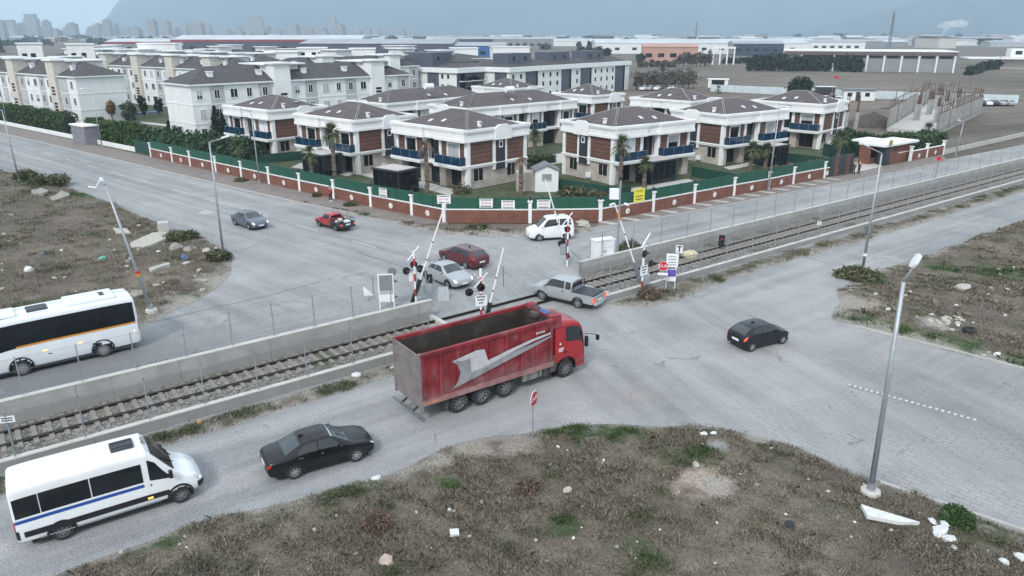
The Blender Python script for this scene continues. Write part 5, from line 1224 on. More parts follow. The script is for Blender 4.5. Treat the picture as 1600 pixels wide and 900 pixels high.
    x0, x1 = st[0][0], st[-1][0]
    MB().box(.35, -w + .12, .13, L - .35, w - .12, .26).build('underbody', BLACK, t)
    if not simple:
        h.patch('grille', BLACK, t, ((9.75, 3.6), (9.75, 12.4), (9.35, 11.6), (9.35, 4.4)), .01, 1, 8, 2)
        h.patch('bumper_strip', BLACK, t, ((9.4, 2.3), (9.95, 2.3), (9.95, 3.0), (9.4, 3.0)), .006, 1, 4, 2)
        h.patch('bumper_strip', BLACK, t, ((.1, 2.2), (.9, 2.2), (.9, 2.6), (.1, 2.6)), .006, 1, 4, 2)
        plate(t, x0 - .012, .62 * z if kind == 'sedan' else .58, 1); plate(t, x1 + .0, .4, 1)
        mb = MB(); p = h.S(4.1 if kind != 'sedan' else 4.15, 8); mb.box(p[0] - .1, -.03, p[2] - .01, p[0] + .1, .03, p[2] + .07); mb.build('roof_antenna', BLACK, t)
        for s in (1, -1):
            p = h.S(6.9, 8 + s * .8); q = h.S(6.4, 8 + s * 1.6 - .9); MB().beam((p[0], p[1], p[2] + .02), (q[0], q[1], q[2] + .02), .025, .015).build('wiper', BLACK, t)
    for x in (ro, ro + wb):
        for side in (1, -1): wheel(t, x, side * (w - .1), r, .21, rim, side=side, simple=simple)
    return t, h

BLACKP = paint('black_car_paint', (.004, .004, .006), d=.015, ct=.25); NAVYP = paint('blue_black_car_paint', (.006, .007, .012), d=.02, ct=.25); SILVP = M('silver_car_paint', (.4, .42, .435), .3, .3, var=.04, coat=.5); GREYBP = M('grey_blue_car_paint', (.12, .145, .19), .28, .45, var=.05, coat=.5); MAROP = paint('maroon_car_paint', (.095, .012, .022)); WHITEP = paint('white_car_paint', (.76, .78, .8), d=.08); REDCP = paint('red_car_paint', (.36, .025, .03)); WHITEB = paint('coach_white_paint', (.72, .76, .79), d=.1)

t, h = sedan('black four door sedan with silver wheel trims behind the red tipper truck', BLACKP, ro=1.05, wb=2.64, r=.325); place(t, (461, 747), (557, 720), 1.05, .78, 1)
h.patch('chrome_strip', CHROME, t, ((6.02, 6.2), (6.1, 6.2), (6.1, 9.8), (6.02, 9.8)), .012, 1, 2, 8)
t, h = sedan('silver sedan with lit headlights leaving the crossing under the raised barrier', SILVP, L=4.7, W=1.82, H=1.46, lit=True, ro=1.05, wb=2.71); place(t, (667, 432), (702, 455), 1.05, .8, 1, wb=2.71, heading=R(-50))
t, h = sedan('grey blue sedan with lit headlights driving down the wide street', GREYBP, L=4.5, W=1.75, H=1.44, lit=True, ro=1.0, wb=2.6); place(t, (367, 351.5), (392, 359.5), 1.0, .77, 1, wb=2.6, heading=R(-43))
t, h = sedan('small black three door hatchback on the side road', NAVYP, L=3.62, W=1.64, H=1.4, kind='hatch', ro=.58, wb=2.45, r=.29, rear_lit=True, name='hatchback'); place(t, (1173, 549), (1221, 537), .58, .72, 1, wb=2.45)
t, h = sedan('maroon estate car with a roof rail heading towards the street', MAROP, L=4.7, W=1.76, H=1.46, kind='wagon', ro=1.05, wb=2.7, name='estate_car'); place(t, (730, 421), (694, 407), 1.05, .77, -1, wb=2.7, heading=R(133))
for s in (1, -1):
    a, b = h.S(3.2, 8 - s * 1.7), h.S(5.6, 8 - s * 1.7); MB().beam((a[0], a[1], a[2] + .06), (b[0], b[1], b[2] + .06), .03, .03).build('roof_rail', CHROME, t)
t, h = sedan('white compact people carrier turning in front of the brick corner fence', WHITEP, L=4.15, W=1.76, H=1.68, kind='mpv', ro=.75, wb=2.49, r=.31, name='people_carrier'); place(t, (884, 374.5), (843, 376.5), .75, .77, -1, wb=2.49, heading=R(180 + 13))

def pickup(label, mat, L, W, H, ro, wb, cab, bedz, double=True, dark_bed=None, lit=False, rails=False, r=.35):
    """cab: (x of cab back, x of roof front, x of cowl)"""
    t = thing('pickup_truck', label, 'pickup truck', (0, 0, 0)); w = W / 2; x0, x1, x2 = cab; zs = bedz
    st = [(x0, .36, zs, zs + .05, w, w * .9), (x0 + .04, .34, zs, H - .1, w, w * .74), (x0 + .25, .33, zs, H, w, w * .73), ((x0 + x1) / 2, .33, zs, H + .01, w, w * .73), (x1, .33, zs - .01, H - .03, w, w * .71), (x2, .34, zs - .03, zs + .09, w, w * .8), (x2 + (L - x2) * .55, .35, zs - .1, zs - .0, w * .97, w * .76), (L - .12, .4, zs - .2, zs - .12, w * .9, w * .66), (L, .46, zs - .32, zs - .26, w * .8, w * .56)]
    h = Hull(st); h.body('cab', mat, t, 7, 3, ((ro + wb, r),))
    fl = .62
    for side in (1, -1):
        if double: wins = [((1.1, 4.35), (2.45, 4.35), (2.45, 5.7), (1.35, 5.7)), ((2.6, 4.35), (4.6, 4.35), (4.0, 5.7), (2.6, 5.7))]
        else: wins = [((1.5, 4.35), (4.6, 4.35), (4.0, 5.7), (1.6, 5.7))]
        for c in wins: h.patch('window', CARGLASS, t, c, .006, side)
        u0 = 1.15 if not double else 2.5; dr = h.patch('door', mat, t, ((u0, 2.4), (4.8, 2.4), (4.8, 4.2), (u0, 4.2)), .005, side, 8, 4); h.patch('handle', BLACK, dr, ((u0 + .1, 3.8), (u0 + .3, 3.8), (u0 + .3, 3.95), (u0 + .1, 3.95)), .03, side, 2, 1)
        h.patch('headlight', HEADL if lit else HEADO, t, ((6.6, 4.0), (7.6, 3.6), (7.6, 4.5), (6.7, 4.7)), .008, side)
        p = h.S(4.6, 4.4); MB().ball((p[0], side * (p[1] + .14), p[2] + .08), .11, n=6, sq=(.7, 1, .9)).build('wing_mirror', mat, t)
    h.patch('windshield', DARKW, t, ((4.94, 6.2), (4.94, 9.8), (4.06, 9.7), (4.06, 6.3)), .006, 1, 8, 6)
    h.patch('back_window', DARKW, t, ((.35, 6.3), (.35, 9.7), (.85, 9.6), (.85, 6.4)), .01, 1, 8, 3)
    bm = dark_bed or mat; b = t
    bed = MB().box(.05, -w + .02, fl - .06, x0 - .03, w - .02, fl).build('load_bed', DARKM, t)
    for y in (-w, w - .06):
        for q0, q1, z0_ in ((.06, ro - r - .03, .45), (ro - r - .03, ro + r + .03, .66), (ro + r + .03, x0 - .02, .45)): MB().box(q0, y, z0_, q1, y + .06, zs).build('bed_side', bm, t)
    MB().box(.0, -w + .02, .5, .06, w - .02, zs - .02).build('tailgate', bm, t, bevel=.015)
    MB().box(x0 - .1, -w + .06, fl, x0 - .03, w - .06, zs).build('bed_front', bm, t)
    MB().box(-.14, -w * .92, .38, .0, w * .92, .56).build('bumper', CHROME if not dark_bed else DARKM, t, bevel=.02)
    for side in (1, -1): MB().box(-.02, side * (w - .1) - .09, .62, .07, side * (w - .1) + .09, zs - .12).build('tail_light', TAILL, t)
    plate(t, -.02, .6, 1)
    if rails:
        for y in (-w + .05, w - .05):
            MB().beam((.1, y, zs + .32), (x0 - .1, y, zs + .32), .04, .04).build('load_rail', DARKM, t)
            for k in range(4): MB().beam((.1 + k * (x0 - .2) / 3, y, zs - .02), (.1 + k * (x0 - .2) / 3, y, zs + .32), .035, .035).build('load_rail', DARKM, t)
        MB().beam((.1, -w + .05, zs + .32), (.1, w - .05, zs + .32), .04, .04).build('load_rail', DARKM, t)
    MB().box(.3, -w + .1, .2, L - .4, w - .1, .42).build('underbody', BLACK, t)
    arch(h, t, ro, r + .07, w + .006); arch(h, t, ro + wb, r + .07, w - .008)
    for x in (ro, ro + wb):
        for side in (1, -1): wheel(t, x, side * (w - .1), r, .23, RIMD if dark_bed else RIM, 6, side=side)
    return t, h
t, h = pickup('silver double cab pickup crossing the rails next to the red truck cab', SILVP, 5.05, 1.76, 1.72, 1.2, 2.85, (1.75, 3.45, 4.05), 1.02); place(t, (903, 481), (848, 468), 1.2, .77, -1, wb=2.85, heading=R(145))
MB().box(.1, -.8, .99, 1.66, .8, 1.06).build('load_cover', DARKM, t, bevel=.02)
mb = MB(); 
for y in (-.72, .72): mb.beam((1.62, y, 1.0), (1.62, y, 1.6), .05, .05)
mb.beam((1.62, -.74, 1.6), (1.62, .74, 1.6), .05, .05); mb.build('roll_bar', DARKM, t)
t, h = pickup('old red pickup with a dark open bed full of white sacks', REDCP, 4.35, 1.62, 1.42, .95, 2.55, (1.75, 2.75, 3.25), .86, double=False, dark_bed=DARKM, rails=True, r=.3); place(t, (525, 361), (500, 354), .95, .72, -1, wb=2.55, heading=R(139)); redp = t
d = Vector((math.cos(R(139)), math.sin(R(139)), 0)); lf = Vector((-d.y, d.x, 0))
for k, (x, y, zz, lb) in enumerate(((.6, -.3, .78, 'white sack near the tailgate in the bed of the red pickup'), (1.1, .25, .8, 'white sack against the cab in the bed of the red pickup'), (.8, .3, .98, 'bulging white sack on top of the load in the red pickup'))):
    p = redp.location + d * x + lf * y; tag(MB().ball((0, 0, 0), .38, n=7, sq=(1.1, .75, .5), jit=.12).build('sack', PAPER, loc=(p.x, p.y, zz), rz=k * .8, smooth=True), lb, 'sack')

# minibus
def van():
    t = thing('minibus', 'white minibus with a blue side stripe and dark windows on the gravelly road', 'minibus', (0, 0, 0)); w = 1.02
    st = [(0, .55, 1.25, 2.3, .93, .8), (.04, .42, 1.3, 2.48, 1.0, .87), (.3, .36, 1.32, 2.55, 1.02, .9), (1.4, .34, 1.33, 2.58, 1.02, .9), (2.8, .34, 1.33, 2.58, 1.02, .9), (4.2, .34, 1.32, 2.56, 1.02, .89), (4.55, .34, 1.3, 2.45, 1.02, .86), (5.35, .35, 1.2, 1.5, 1.0, .84), (5.95, .38, .98, 1.16, .96, .76), (6.2, .42, .82, .93, .86, .62), (6.3, .5, .7, .74, .72, .5)]
    h = Hull(st, .05); h.body('body', WHITEP, t, 15, 4, ((1.36, .36), (5.4, .36)))
    for side in (1, -1):
        for u0, u1 in ((1.35, 2.56), (2.585, 3.76), (3.785, 5.0)): h.patch('window', CARGLASS, t, ((u0, 4.1), (u1, 4.1), (u1, 5.15), (u0, 5.15)), .007, side)
        d = h.patch('door', WHITEP, t, ((5.35, 2.6), (6.95, 2.6), (6.7, 4.05), (5.35, 4.05)), .006, side, 8, 5)
        h.patch('handle', BLACK, d, ((5.5, 3.7), (5.75, 3.7), (5.75, 3.88), (5.5, 3.88)), .03, side, 2, 1)
        h.patch('door_window', CARGLASS, d, ((5.5, 4.12), (6.88, 4.05), (6.2, 5.3), (5.5, 5.3)), .008, side)
        h.patch('blue_stripe', BLUEP if False else M('blue_stripe_paint', (.02, .07, .3), .4), t, ((1.02, 3.72), (5.0, 3.72), (5.0, 3.97), (1.02, 3.97)), .008, side, 14, 1)
        h.patch('sliding_door', WHITEP, t, ((3.85, 2.6), (5.2, 2.6), (5.2, 3.76), (3.85, 3.76)), .006, side)
        h.patch('side_moulding', BLACK, t, ((1.9, 2.3), (6.6, 2.3), (6.6, 2.85), (1.9, 2.85)), .018, side, 14, 2)
        h.patch('headlight', HEADO, t, ((8.1, 3.9), (9.2, 3.5), (9.2, 4.4), (8.0, 4.6)), .01, side); h.patch('lit_lamp', HEADL, t, ((8.7, 3.9), (9.0, 3.85), (9.0, 4.15), (8.7, 4.2)), .016, side)
        h.patch('tail_light', TAIL, t, ((.3, 3.0), (.95, 3.0), (.95, 4.0), (.3, 4.0)), .01, side)
        p = h.S(6.75, 4.3); mb = MB(); mb.box(p[0] - .08, side * (p[1] + .06) - .03, p[2] + .0, p[0] + .06, side * (p[1] + .06) + .2 * side, p[2] + .32); mb.build('wing_mirror', BLACK, t, bevel=.03)
        h.patch('side_step', STEEL, t, ((2.4, 1.6), (6.2, 1.6), (6.2, 1.95), (2.4, 1.95)), .05, side, 10, 1)
        p = h.S(5.3, 2.55); MB().box(p[0] - .12, side * (p[1] + .02) - .01, p[2] - .05, p[0] + .06, side * (p[1] + .02) + .01, p[2] + .02).build('side_lamp', ORANGEL, t)
    h.patch('windshield', DARKW, t, ((6.95, 5.9), (6.95, 10.1), (6.08, 9.8), (6.08, 6.2)), .007, 1, 8, 6)
    h.patch('bumper', BLACK, t, ((8.3, 1.9), (9.98, 1.9), (9.98, 3.9), (8.3, 3.2)), .025, 1, 8, 5); h.patch('bumper', BLACK, t, ((8.3, 1.9), (9.98, 1.9), (9.98, 3.9), (8.3, 3.2)), .025, -1, 8, 5)
    h.patch('grille', BLACK, t, ((9.9, 3.2), (9.9, 12.8), (9.1, 11.9), (9.1, 4.1)), .012, 1, 8, 2)
    h.patch('bumper', BLACK, t, ((.0, 2.0), (1.5, 2.0), (1.5, 3.0), (.0, 3.0)), .015, 1, 6, 3); h.patch('bumper', BLACK, t, ((.0, 2.0), (1.5, 2.0), (1.5, 3.0), (.0, 3.0)), .015, -1, 6, 3)
    mb = MB(); mb.box(3.35, -.36, 2.6, 4.15, .36, 2.7); ht = mb.build('roof_hatch', DARKM, t, bevel=.04)
    for y in (-.2, .2): MB().box(3.4, y - .02, 2.7, 4.1, y + .02, 2.72).build('hatch_rib', DARKM, ht)
    lettering('LPP132', .22, DARKM, t, (4.55 - .06, 0, 2.62), (0, 0, R(90)), 'roof_number')
    mb = MB()
    for s in (1, -1): p = h.S(7.05, 8 + s * .5); q = h.S(6.5, 8 + s * 1.7 - .6); mb = MB().beam((p[0], p[1], p[2] + .03), (q[0], q[1], q[2] + .03), .03, .02); mb.build('wiper', BLACK, t)
    MB().box(.4, -w + .12, .2, 5.8, w - .12, .42).build('underbody', BLACK, t)
    for x in (1.36, 1.36 + 4.04): arch(h, t, x, .45, w + .006)
    for x in (1.36, 1.36 + 4.04):
        for side in (1, -1): wheel(t, x, side * (w - .13), .35, .24, RIMD, 8, side=side)
    return t
t = van(); place(t, (101, 842), (285, 784), 1.36, .92, 1, wb=4.04)

# coach
def coach():
    t = thing('coach', 'white midi coach with black glass and an orange stripe behind the tall wall', 'coach', (0, 0, 0)); w = 1.17
    st = [(0, .6, 1.55, 2.6, 1.02, .85), (.06, .45, 1.62, 3.05, 1.12, .98), (.3, .38, 1.65, 3.18, 1.16, 1.02), (1.5, .36, 1.65, 3.22, 1.17, 1.03), (3, .36, 1.65, 3.22, 1.17, 1.03), (4.5, .36, 1.65, 3.22, 1.17, 1.03), (6.2, .36, 1.62, 3.2, 1.17, 1.02), (7.2, .36, 1.5, 3.1, 1.16, 1.0), (7.9, .38, 1.35, 2.75, 1.13, .95), (8.25, .42, 1.1, 1.9, 1.08, .92), (8.4, .5, .9, 1.1, .98, .8)]
    h = Hull(st, .08); h.body('body', WHITEB, t, 18, 4, ((2.05, .47), (6.0, .47)))
    for side in (1, -1):
        h.patch('window_band', DARKW, t, ((1.75, 4.12), (7.1, 3.95), (7.6, 5.5), (1.75, 5.5)), .008, side, 24, 5)
        h.patch('front_side_window', DARKW, t, ((7.12, 3.6), (8.6, 3.2), (8.35, 5.3), (7.62, 5.4)), .008, side, 8, 5)
        h.patch('orange_stripe', ORANGE, t, ((1.75, 3.97), (5.9, 3.97), (5.9, 4.1), (1.75, 4.1)), .009, side, 20, 1)
        for u in (1.95, 4.0, 5.1): h.patch('side_lamp', ORANGEL, t, ((u, 3.15), (u + .14, 3.15), (u + .14, 3.27), (u, 3.27)), .012, side, 1, 1)
        for u in (1.7, 3.6, 5.0): h.patch('hatch_handle', BLACK, t, ((u, 2.75), (u + .12, 2.75), (u + .12, 2.83), (u, 2.83)), .01, side, 1, 1)
        for u0, u1 in ((2.2, 3.1), (4.15, 5.0)): h.patch('luggage_flap', WHITEB, t, ((u0 + .35, 2.5), (u1 + .3, 2.5), (u1 + .3, 3.7), (u0 + .35, 3.7)), .006, side, 6, 4)
        h.patch('tail_light', TAIL, t, ((.2, 3.2), (.9, 3.2), (.9, 4.3), (.2, 4.3)), .01, side)
        p = h.S(8.4, 5.2); MB().tube([(p[0], side * p[1], p[2]), (p[0] + .5, side * (p[1] + .3), p[2] + .15), (p[0] + .6, side * (p[1] + .32), p[2] - .35)], [.03, .03, .08]).build('wing_mirror', BLACK, t)
    h.patch('windshield', DARKW, t, ((9.35, 5.4), (9.35, 10.6), (8.05, 9.9), (8.05, 6.1)), .01, 1, 8, 6)
    h.patch('back_window', DARKW, t, ((.15, 5.0), (.15, 11.0), (.85, 10.4), (.85, 5.6)), .01, 1, 8, 4)
    h.patch('red_corner', TAIL, t, ((1.0, 6.4), (1.5, 6.5), (1.5, 7.2), (1.0, 7.2)), .01, -1, 3, 3)
    MB().box(4.2, -.45, 3.22, 5.2, .45, 3.34).build('roof_hatch', DARKM, t, bevel=.04)
    pod = MB().box(.9, -.8, 3.2, 3.4, .8, 3.42).build('air_conditioner', WHITEB, t, bevel=.08)
    for y in (.25, -.12): MB().cyl((1.5, y, 3.42), (1.5, y, 3.44), .15, n=16).build('fan', BLACK, pod)
    MB().box(5.7, -.7, 3.2, 7.0, .7, 3.38).build('roof_pod', WHITEB, t, bevel=.08)
    MB().box(.5, -w + .12, .2, 7.8, w - .12, .46).build('underbody', BLACK, t)
    for x in (2.05, 2.05 + 3.95):
        arch(h, t, x, .56, w + .006)
        for side in (1, -1): wheel(t, x, side * (w - .15), .44, .28, RIM, 10, side=side)
    return t
t = coach(); place(t, (154, 557.5), (47, 585), 2.05, 1.02, -1, wb=3.95, heading=R(180 + 38.5))

# tipper truck
RTRUCK = M('worn_red_truck_paint', (.2, .012, .019), .55, var=.4, sc=1.3, dirt=(.26, .13, .135), dsc=1.4, damt=.6, bmp=.08)
_nt = RTRUCK.node_tree; _b = _nt.nodes['Principled BSDF']; _src = _b.inputs['Base Color'].links[0].from_socket; _co = objco(_nt); _sp = _nt.nodes.new('ShaderNodeSeparateXYZ'); _nt.links.new(_co, _sp.inputs[0])
_mud = sstep(_nt, mth(_nt, 'ADD', _sp.outputs[2], mth(_nt, 'MULTIPLY', mth(_nt, 'SUBTRACT', noise_n(_nt, mapping(_nt, _co, 0, (3, 3, .6)), 1, 6, .7), .5), 2.2)), 2.0, 1.15)
_scr = sstep(_nt, noise_n(_nt, mapping(_nt, _co, 0, (.5, 1, 7)), 1.2, 7, .75), .6, .7)
_nt.links.new(mixc(_nt, mth(_nt, 'MULTIPLY', _scr, .55), mixc(_nt, mth(_nt, 'MULTIPLY', _mud, .55), _src, (.17, .12, .115)), (.34, .2, .2)), _b.inputs['Base Color'])
RCAB = paint('red_cab_paint', (.34, .012, .018), d=.05); TIPIN = M('dirty_tipper_inside', (.035, .028, .022), .9, var=.4, sc=1.2, dirt=(.09, .08, .07), dsc=.7, damt=.7)
TAILG = M('scuffed_grey_tailgate', (.22, .195, .195), .6, .2, var=.2, sc=1.5, dirt=(.2, .06, .06), dsc=1.1, damt=.55); TRGREY = M('faded_grey_emblem', (.27, .275, .29), .55, var=.2, sc=2, dirt=(.2, .07, .075), dsc=1.6, damt=.6); TRWHITE = M('scratched_white_emblem', (.48, .49, .51), .55, var=.12, sc=3, dirt=(.22, .1, .1), dsc=1.5, damt=.6)
CHAS = M('muddy_chassis', (.07, .062, .058), .85, var=.3, sc=2, dirt=(.2, .18, .16), damt=.6); ALU = M('dull_aluminium_tank', (.3, .29, .27), .5, .6, var=.2, sc=2)
def truck():
    t = thing('tipper_truck', 'big red tipper truck with a grey emblem on its long open body', 'truck', (0, 0, 0))   # x=0 at the last axle
    w = 1.27; x0, x1, zb, zt = -2.05, 5.75, 1.12, 3.62
    body = thing('tipper_body', None, None); body.parent = t
    side_p = [(x0, zb + .05), (x1, zb - .1), (x1, zt), (x0, zt)]
    for s in (1, -1):
        y = s * w
        pl = MB().slab([(x, y, z) for x, z in side_p], (0, -s * .07, 0)).build('tipper_side', RTRUCK, t)
        n = 8
        for k in range(n + 1):
            x = x0 + .12 + (x1 - x0 - .3) * k / n; wd = .16 if k not in (0, n) else .2
            MB().box(x - wd / 2, min(y, y + s * .07), zb - .05, x + wd / 2, max(y, y + s * .07), zt - .16).build('side_rib', RTRUCK, pl, bevel=.02)
        MB().box(x0 - .02, min(y - s * .09, y + s * .1), zt - .16, x1 + .3, max(y - s * .09, y + s * .1), zt + .03).build('top_rail', RTRUCK, pl, bevel=.02)
        MB().box(x0, min(y - s * .08, y + s * .09), zb - .12, x1, max(y - s * .08, y + s * .09), zb + .14).build('lower_rail', M('scraped_lower_rail', (.27, .13, .13), .6, var=.3, sc=1.5, dirt=(.33, .27, .26), damt=.7), pl)
        MB().slab([(x, y - s * .071, z) for x, z in side_p], (0, -s * .012, 0)).build('inner_lining', TIPIN, pl)
        # winged emblem: grey shape with a white band, following the ribs
        g = [(-.45, 2.9), (-.1, 2.62), (.05, 2.2), (-.1, 1.75), (-.45, 1.45), (.9, 1.7), (2.6, 2.05), (4.4, 2.42), (5.55, 2.7), (5.55, 2.78), (4.4, 2.62), (2.1, 2.35), (1.5, 2.3), (1.3, 2.95), (.9, 3.02), (.2, 2.98)]
        MB().slab([(x, y + s * .073, z) for x, z in g], (0, s * .008, 0)).build('grey_emblem', TRGREY, pl)
        g = [(-.35, 2.9), (.2, 2.78), (.62, 2.78), (.66, 2.05), (1.5, 2.14), (2.9, 2.46), (4.4, 2.74), (5.5, 2.86), (5.5, 2.96), (4.4, 2.88), (2.9, 2.66), (1.62, 2.42), (1.42, 3.06), (1.0, 3.12), (.3, 3.02)]
        MB().slab([(x, y + s * .082, z) for x, z in g], (0, s * .008, 0)).build('white_emblem', TRWHITE, pl)
        bars = MB()
        for k in range(6): bars.box(4.55 + k * .1, min(y + s * .072, y + s * .085), 3.05, 4.62 + k * .1, max(y + s * .072, y + s * .085), 3.17)
        bars.build('faded_lettering', TRWHITE, pl)
        MB().box(x0 + .2, min(y, y + s * .1), zb - .02, x0 + .9, max(y, y + s * .1), zb + .03).build('side_lamp', ORANGE, pl)
    bpy.data.objects.remove(body)
    MB().box(x0, -w + .07, zb + .03, x1, w - .07, zb + .15).build('tipper_floor', TIPIN, t)
    MB().box(x1 - .08, -w + .07, zb + .1, x1, w - .07, zt + .08).build('headboard', RTRUCK, t); MB().box(x1 - .095, -w + .09, zb + .15, x1 - .081, w - .09, zt - .02).build('headboard_lining', TIPIN, t)
    for y in (-w + .02, w - .5): MB().box(x1, y, zt - .6, x1 + .55, y + .48, zt + .12).build('canopy', RTRUCK, t, bevel=.03)
    MB().box(x1 + .0, -w + .1, zt - .25, x1 + .5, w - .1, zt - .2).build('canopy_shelf', CHAS, t)
    tg = MB().box(x0 - .08, -w - .02, zb - .2, x0 + .0, w + .02, zt - .05).build('tailgate', TAILG, t, bevel=.015)
    for y in (-w - .05, w - .07): MB().box(x0 - .1, y, zb - .3, x0 + .06, y + .12, zt + .05).build('tailgate_post', TAILG, tg)
    for z in (1.7, 2.3, 2.95): MB().box(x0 - .12, -w + .1, z, x0 - .081, w - .1, z + .06).build('tailgate_rib', TAILG, tg)
    tag(tg, 'scuffed grey tailgate')
    # chassis, tanks, guards
    for y in (-.45, .36): MB().box(x0 + .2, y, .72, 7.4, y + .09, 1.0).build('chassis_beam', CHAS, t)
    for x in (0, 1.33, 2.75, 6.69): MB().cyl((x, -1.0, .52), (x, 1.0, .52), .09, n=10).build('axle', CHAS, t)
    MB().box(x0 - .25, -w - .02, .42, x0 - .15, w + .02, .54).build('underrun_bar', STEELD, t)
    for y in (-.6, .5): MB().beam((x0 - .2, y, .48), (x0 + .4, y, .85), .08, .1).build('underrun_bracket', CHAS, t)
    for s in (1, -1):
        y0, y1 = sorted((s * .62, s * 1.2))
        if s < 0:
            MB().box(3.85, y0, .48, 5.15, y1, 1.02).build('fuel_tank', ALU, t, bevel=.08)
            for x in (4.15, 4.85): MB().box(x, y0 - .012, .47, x + .06, y1 + .012, 1.035).build('tank_strap', CHAS, t)
        else: MB().box(3.9, y0, .55, 5.1, y1, 1.0).build('air_tank', CHAS, t, bevel=.05)
        MB().box(5.2, y0, .45, 5.55, y1, 1.05).build('battery_box', CHAS, t, bevel=.03)
        MB().slab([(-.68, s * 1.2, .35), (-.58, s * 1.2, 1.02), (-.2, s * 1.2, 1.1), (-.25, s * 1.2, 1.07), (-.54, s * 1.2, .98), (-.62, s * 1.2, .35)], (0, -s * .45, 0)).build('mudguard', CHAS, t)
        for x, dp in ((0, .06), (1.33, .06), (2.75, -.01)):
            wheel(t, x, s * 1.08, .52, .3, RIMD, 8, side=s, deep=dp)
            if dp > 0: wheel(t, x, s * .72, .52, .28, RIMD, 8, side=s, simple=True)
        wheel(t, 6.69, s * 1.06, .52, .3, RIMD, 8, side=s, deep=-.01)
    # cab
    st = [(5.95, .95, 2.0, 2.95, 1.2, 1.05), (6.0, .85, 2.05, 3.12, 1.23, 1.1), (6.3, .8, 2.05, 3.2, 1.24, 1.1), (6.9, .8, 2.05, 3.2, 1.24, 1.1), (7.45, .8, 2.02, 3.08, 1.24, 1.08), (7.78, .8, 1.85, 2.75, 1.22, 1.08), (7.95, .75, 1.6, 1.98, 1.2, 1.08), (8.0, .6, 1.3, 1.5, 1.15, 1.02), (8.0, .5, .9, 1.0, 1.1, .95)]
    h = Hull(st, .06); h.body('cab', RCAB, t, 6, 3, ((6.69, .56),))
    for s in (1, -1):
        d = h.patch('door', RCAB, t, ((2.2, 2.4), (5.6, 2.4), (5.4, 4.0), (2.2, 4.0)), .008, s, 8, 5)
        h.patch('door_window', CARGLASS, d, ((2.6, 4.1), (5.55, 3.85), (4.85, 5.3), (2.6, 5.3)), .012, s); h.patch('handle', BLACK, d, ((2.4, 3.0), (2.65, 3.0), (2.65, 3.2), (2.4, 3.2)), .03, s, 2, 1)
        h.patch('side_vent', BLACK, t, ((5.5, 2.9), (5.95, 2.9), (5.95, 3.6), (5.5, 3.6)), .012, s, 3, 3)
        for z in (0, .3): MB().box(7.35, min(s * 1.16, s * 1.28), .5 + z, 7.9, max(s * 1.16, s * 1.28), .58 + z).build('step', RTRUCK, t)
        MB().box(7.3, min(s * .9, s * 1.22), .42, 8.02, max(s * .9, s * 1.22), .98).build('bumper_corner', RCAB, t, bevel=.05)
        p = h.S(5.6, 4.8); MB().tube([(p[0], s * p[1], p[2] + .25), (p[0] + .3, s * (p[1] + .35), p[2] + .3), (p[0] + .55, s * (p[1] + .55), p[2] + .2)], .02, 6).build('mirror_arm', BLACK, t)
        MB().box(p[0] + .48, s * (p[1] + .55) - .1, p[2] - .05, p[0] + .6, s * (p[1] + .55) + .1, p[2] + .25).build('mirror', BLACK, t, bevel=.03)
        MB().box(p[0] + .1, s * (p[1] + .08) - .1, p[2] - .5, p[0] + .24, s * (p[1] + .08) + .1, p[2] + .1).build('mirror', BLACK, t, bevel=.03)
        arch(h, t, 6.69, .64, 1.235)
        MB().box(5.62, min(s * .95, s * 1.2), .55, 6.1, max(s * .95, s * 1.2), 1.5).build('mudguard_flap', CHAS, t, bevel=.04)
        for k, (u, zz) in enumerate(((.0, 0), (.0, -.12))):
            mb = MB()
            for q in range(5 - k): mb.box(6.15 + q * .07, min(s * 1.25, s * 1.262), 1.75 + zz, 6.2 + q * .07, max(s * 1.25, s * 1.262), 1.83 + zz)
            mb.build('door_lettering', SIGNW, t)
        MB().box(6.2, min(s * 1.25, s * 1.262), 2.02, 6.28, max(s * 1.25, s * 1.262), 2.14).build('badge', SIGNW, t)
    h.patch('windshield', DARKW, t, ((6.3, 5.0), (6.3, 11.0), (4.4, 10.1), (4.4, 5.9)), .012, 1, 8, 8)
    h.patch('grille', BLACK, t, ((7.9, 4.2), (7.9, 11.8), (6.8, 10.8), (6.8, 5.2)), .012, 1, 6, 3)
    MB().box(6.25, -.42, 3.2, 6.95, .42, 3.3).build('roof_hatch', M('brown_hatch_glass', (.08, .04, .035), .25, var=.2), t, bevel=.03)
    MB().box(5.35, -.2, zt - .2, 5.7, .3, zt + .02).build('hydraulic_cap', CHAS, t)
    return t
t = truck(); place(t, (718, 645), (884, 590), 0, 1.08 + .15, 1, wb=6.69)
tt = t; d = Vector((math.cos(t.rotation_euler.z), math.sin(t.rotation_euler.z), 0)); lf = Vector((-d.y, d.x, 0))
for k, (x, y, m, lb, r_) in enumerate(((6.0, -.1, BLUEP, 'blue tarpaulin bundle wedged behind the red truck cab', .26), (5.95, .45, DARKE, 'brown rolled cover lying behind the red truck cab', .3), (5.98, .95, PAPER, 'white sack stuffed behind the red truck cab', .2))):
    p = t.location + d * x + lf * y; tag(MB().ball((0, 0, 0), r_, n=7, sq=(.7, 1.3, .6), jit=.12).build('bundle', m, loc=(p.x, p.y, 3.42 + r_ * .6), rz=t.rotation_euler.z, smooth=True), lb, 'bundle')

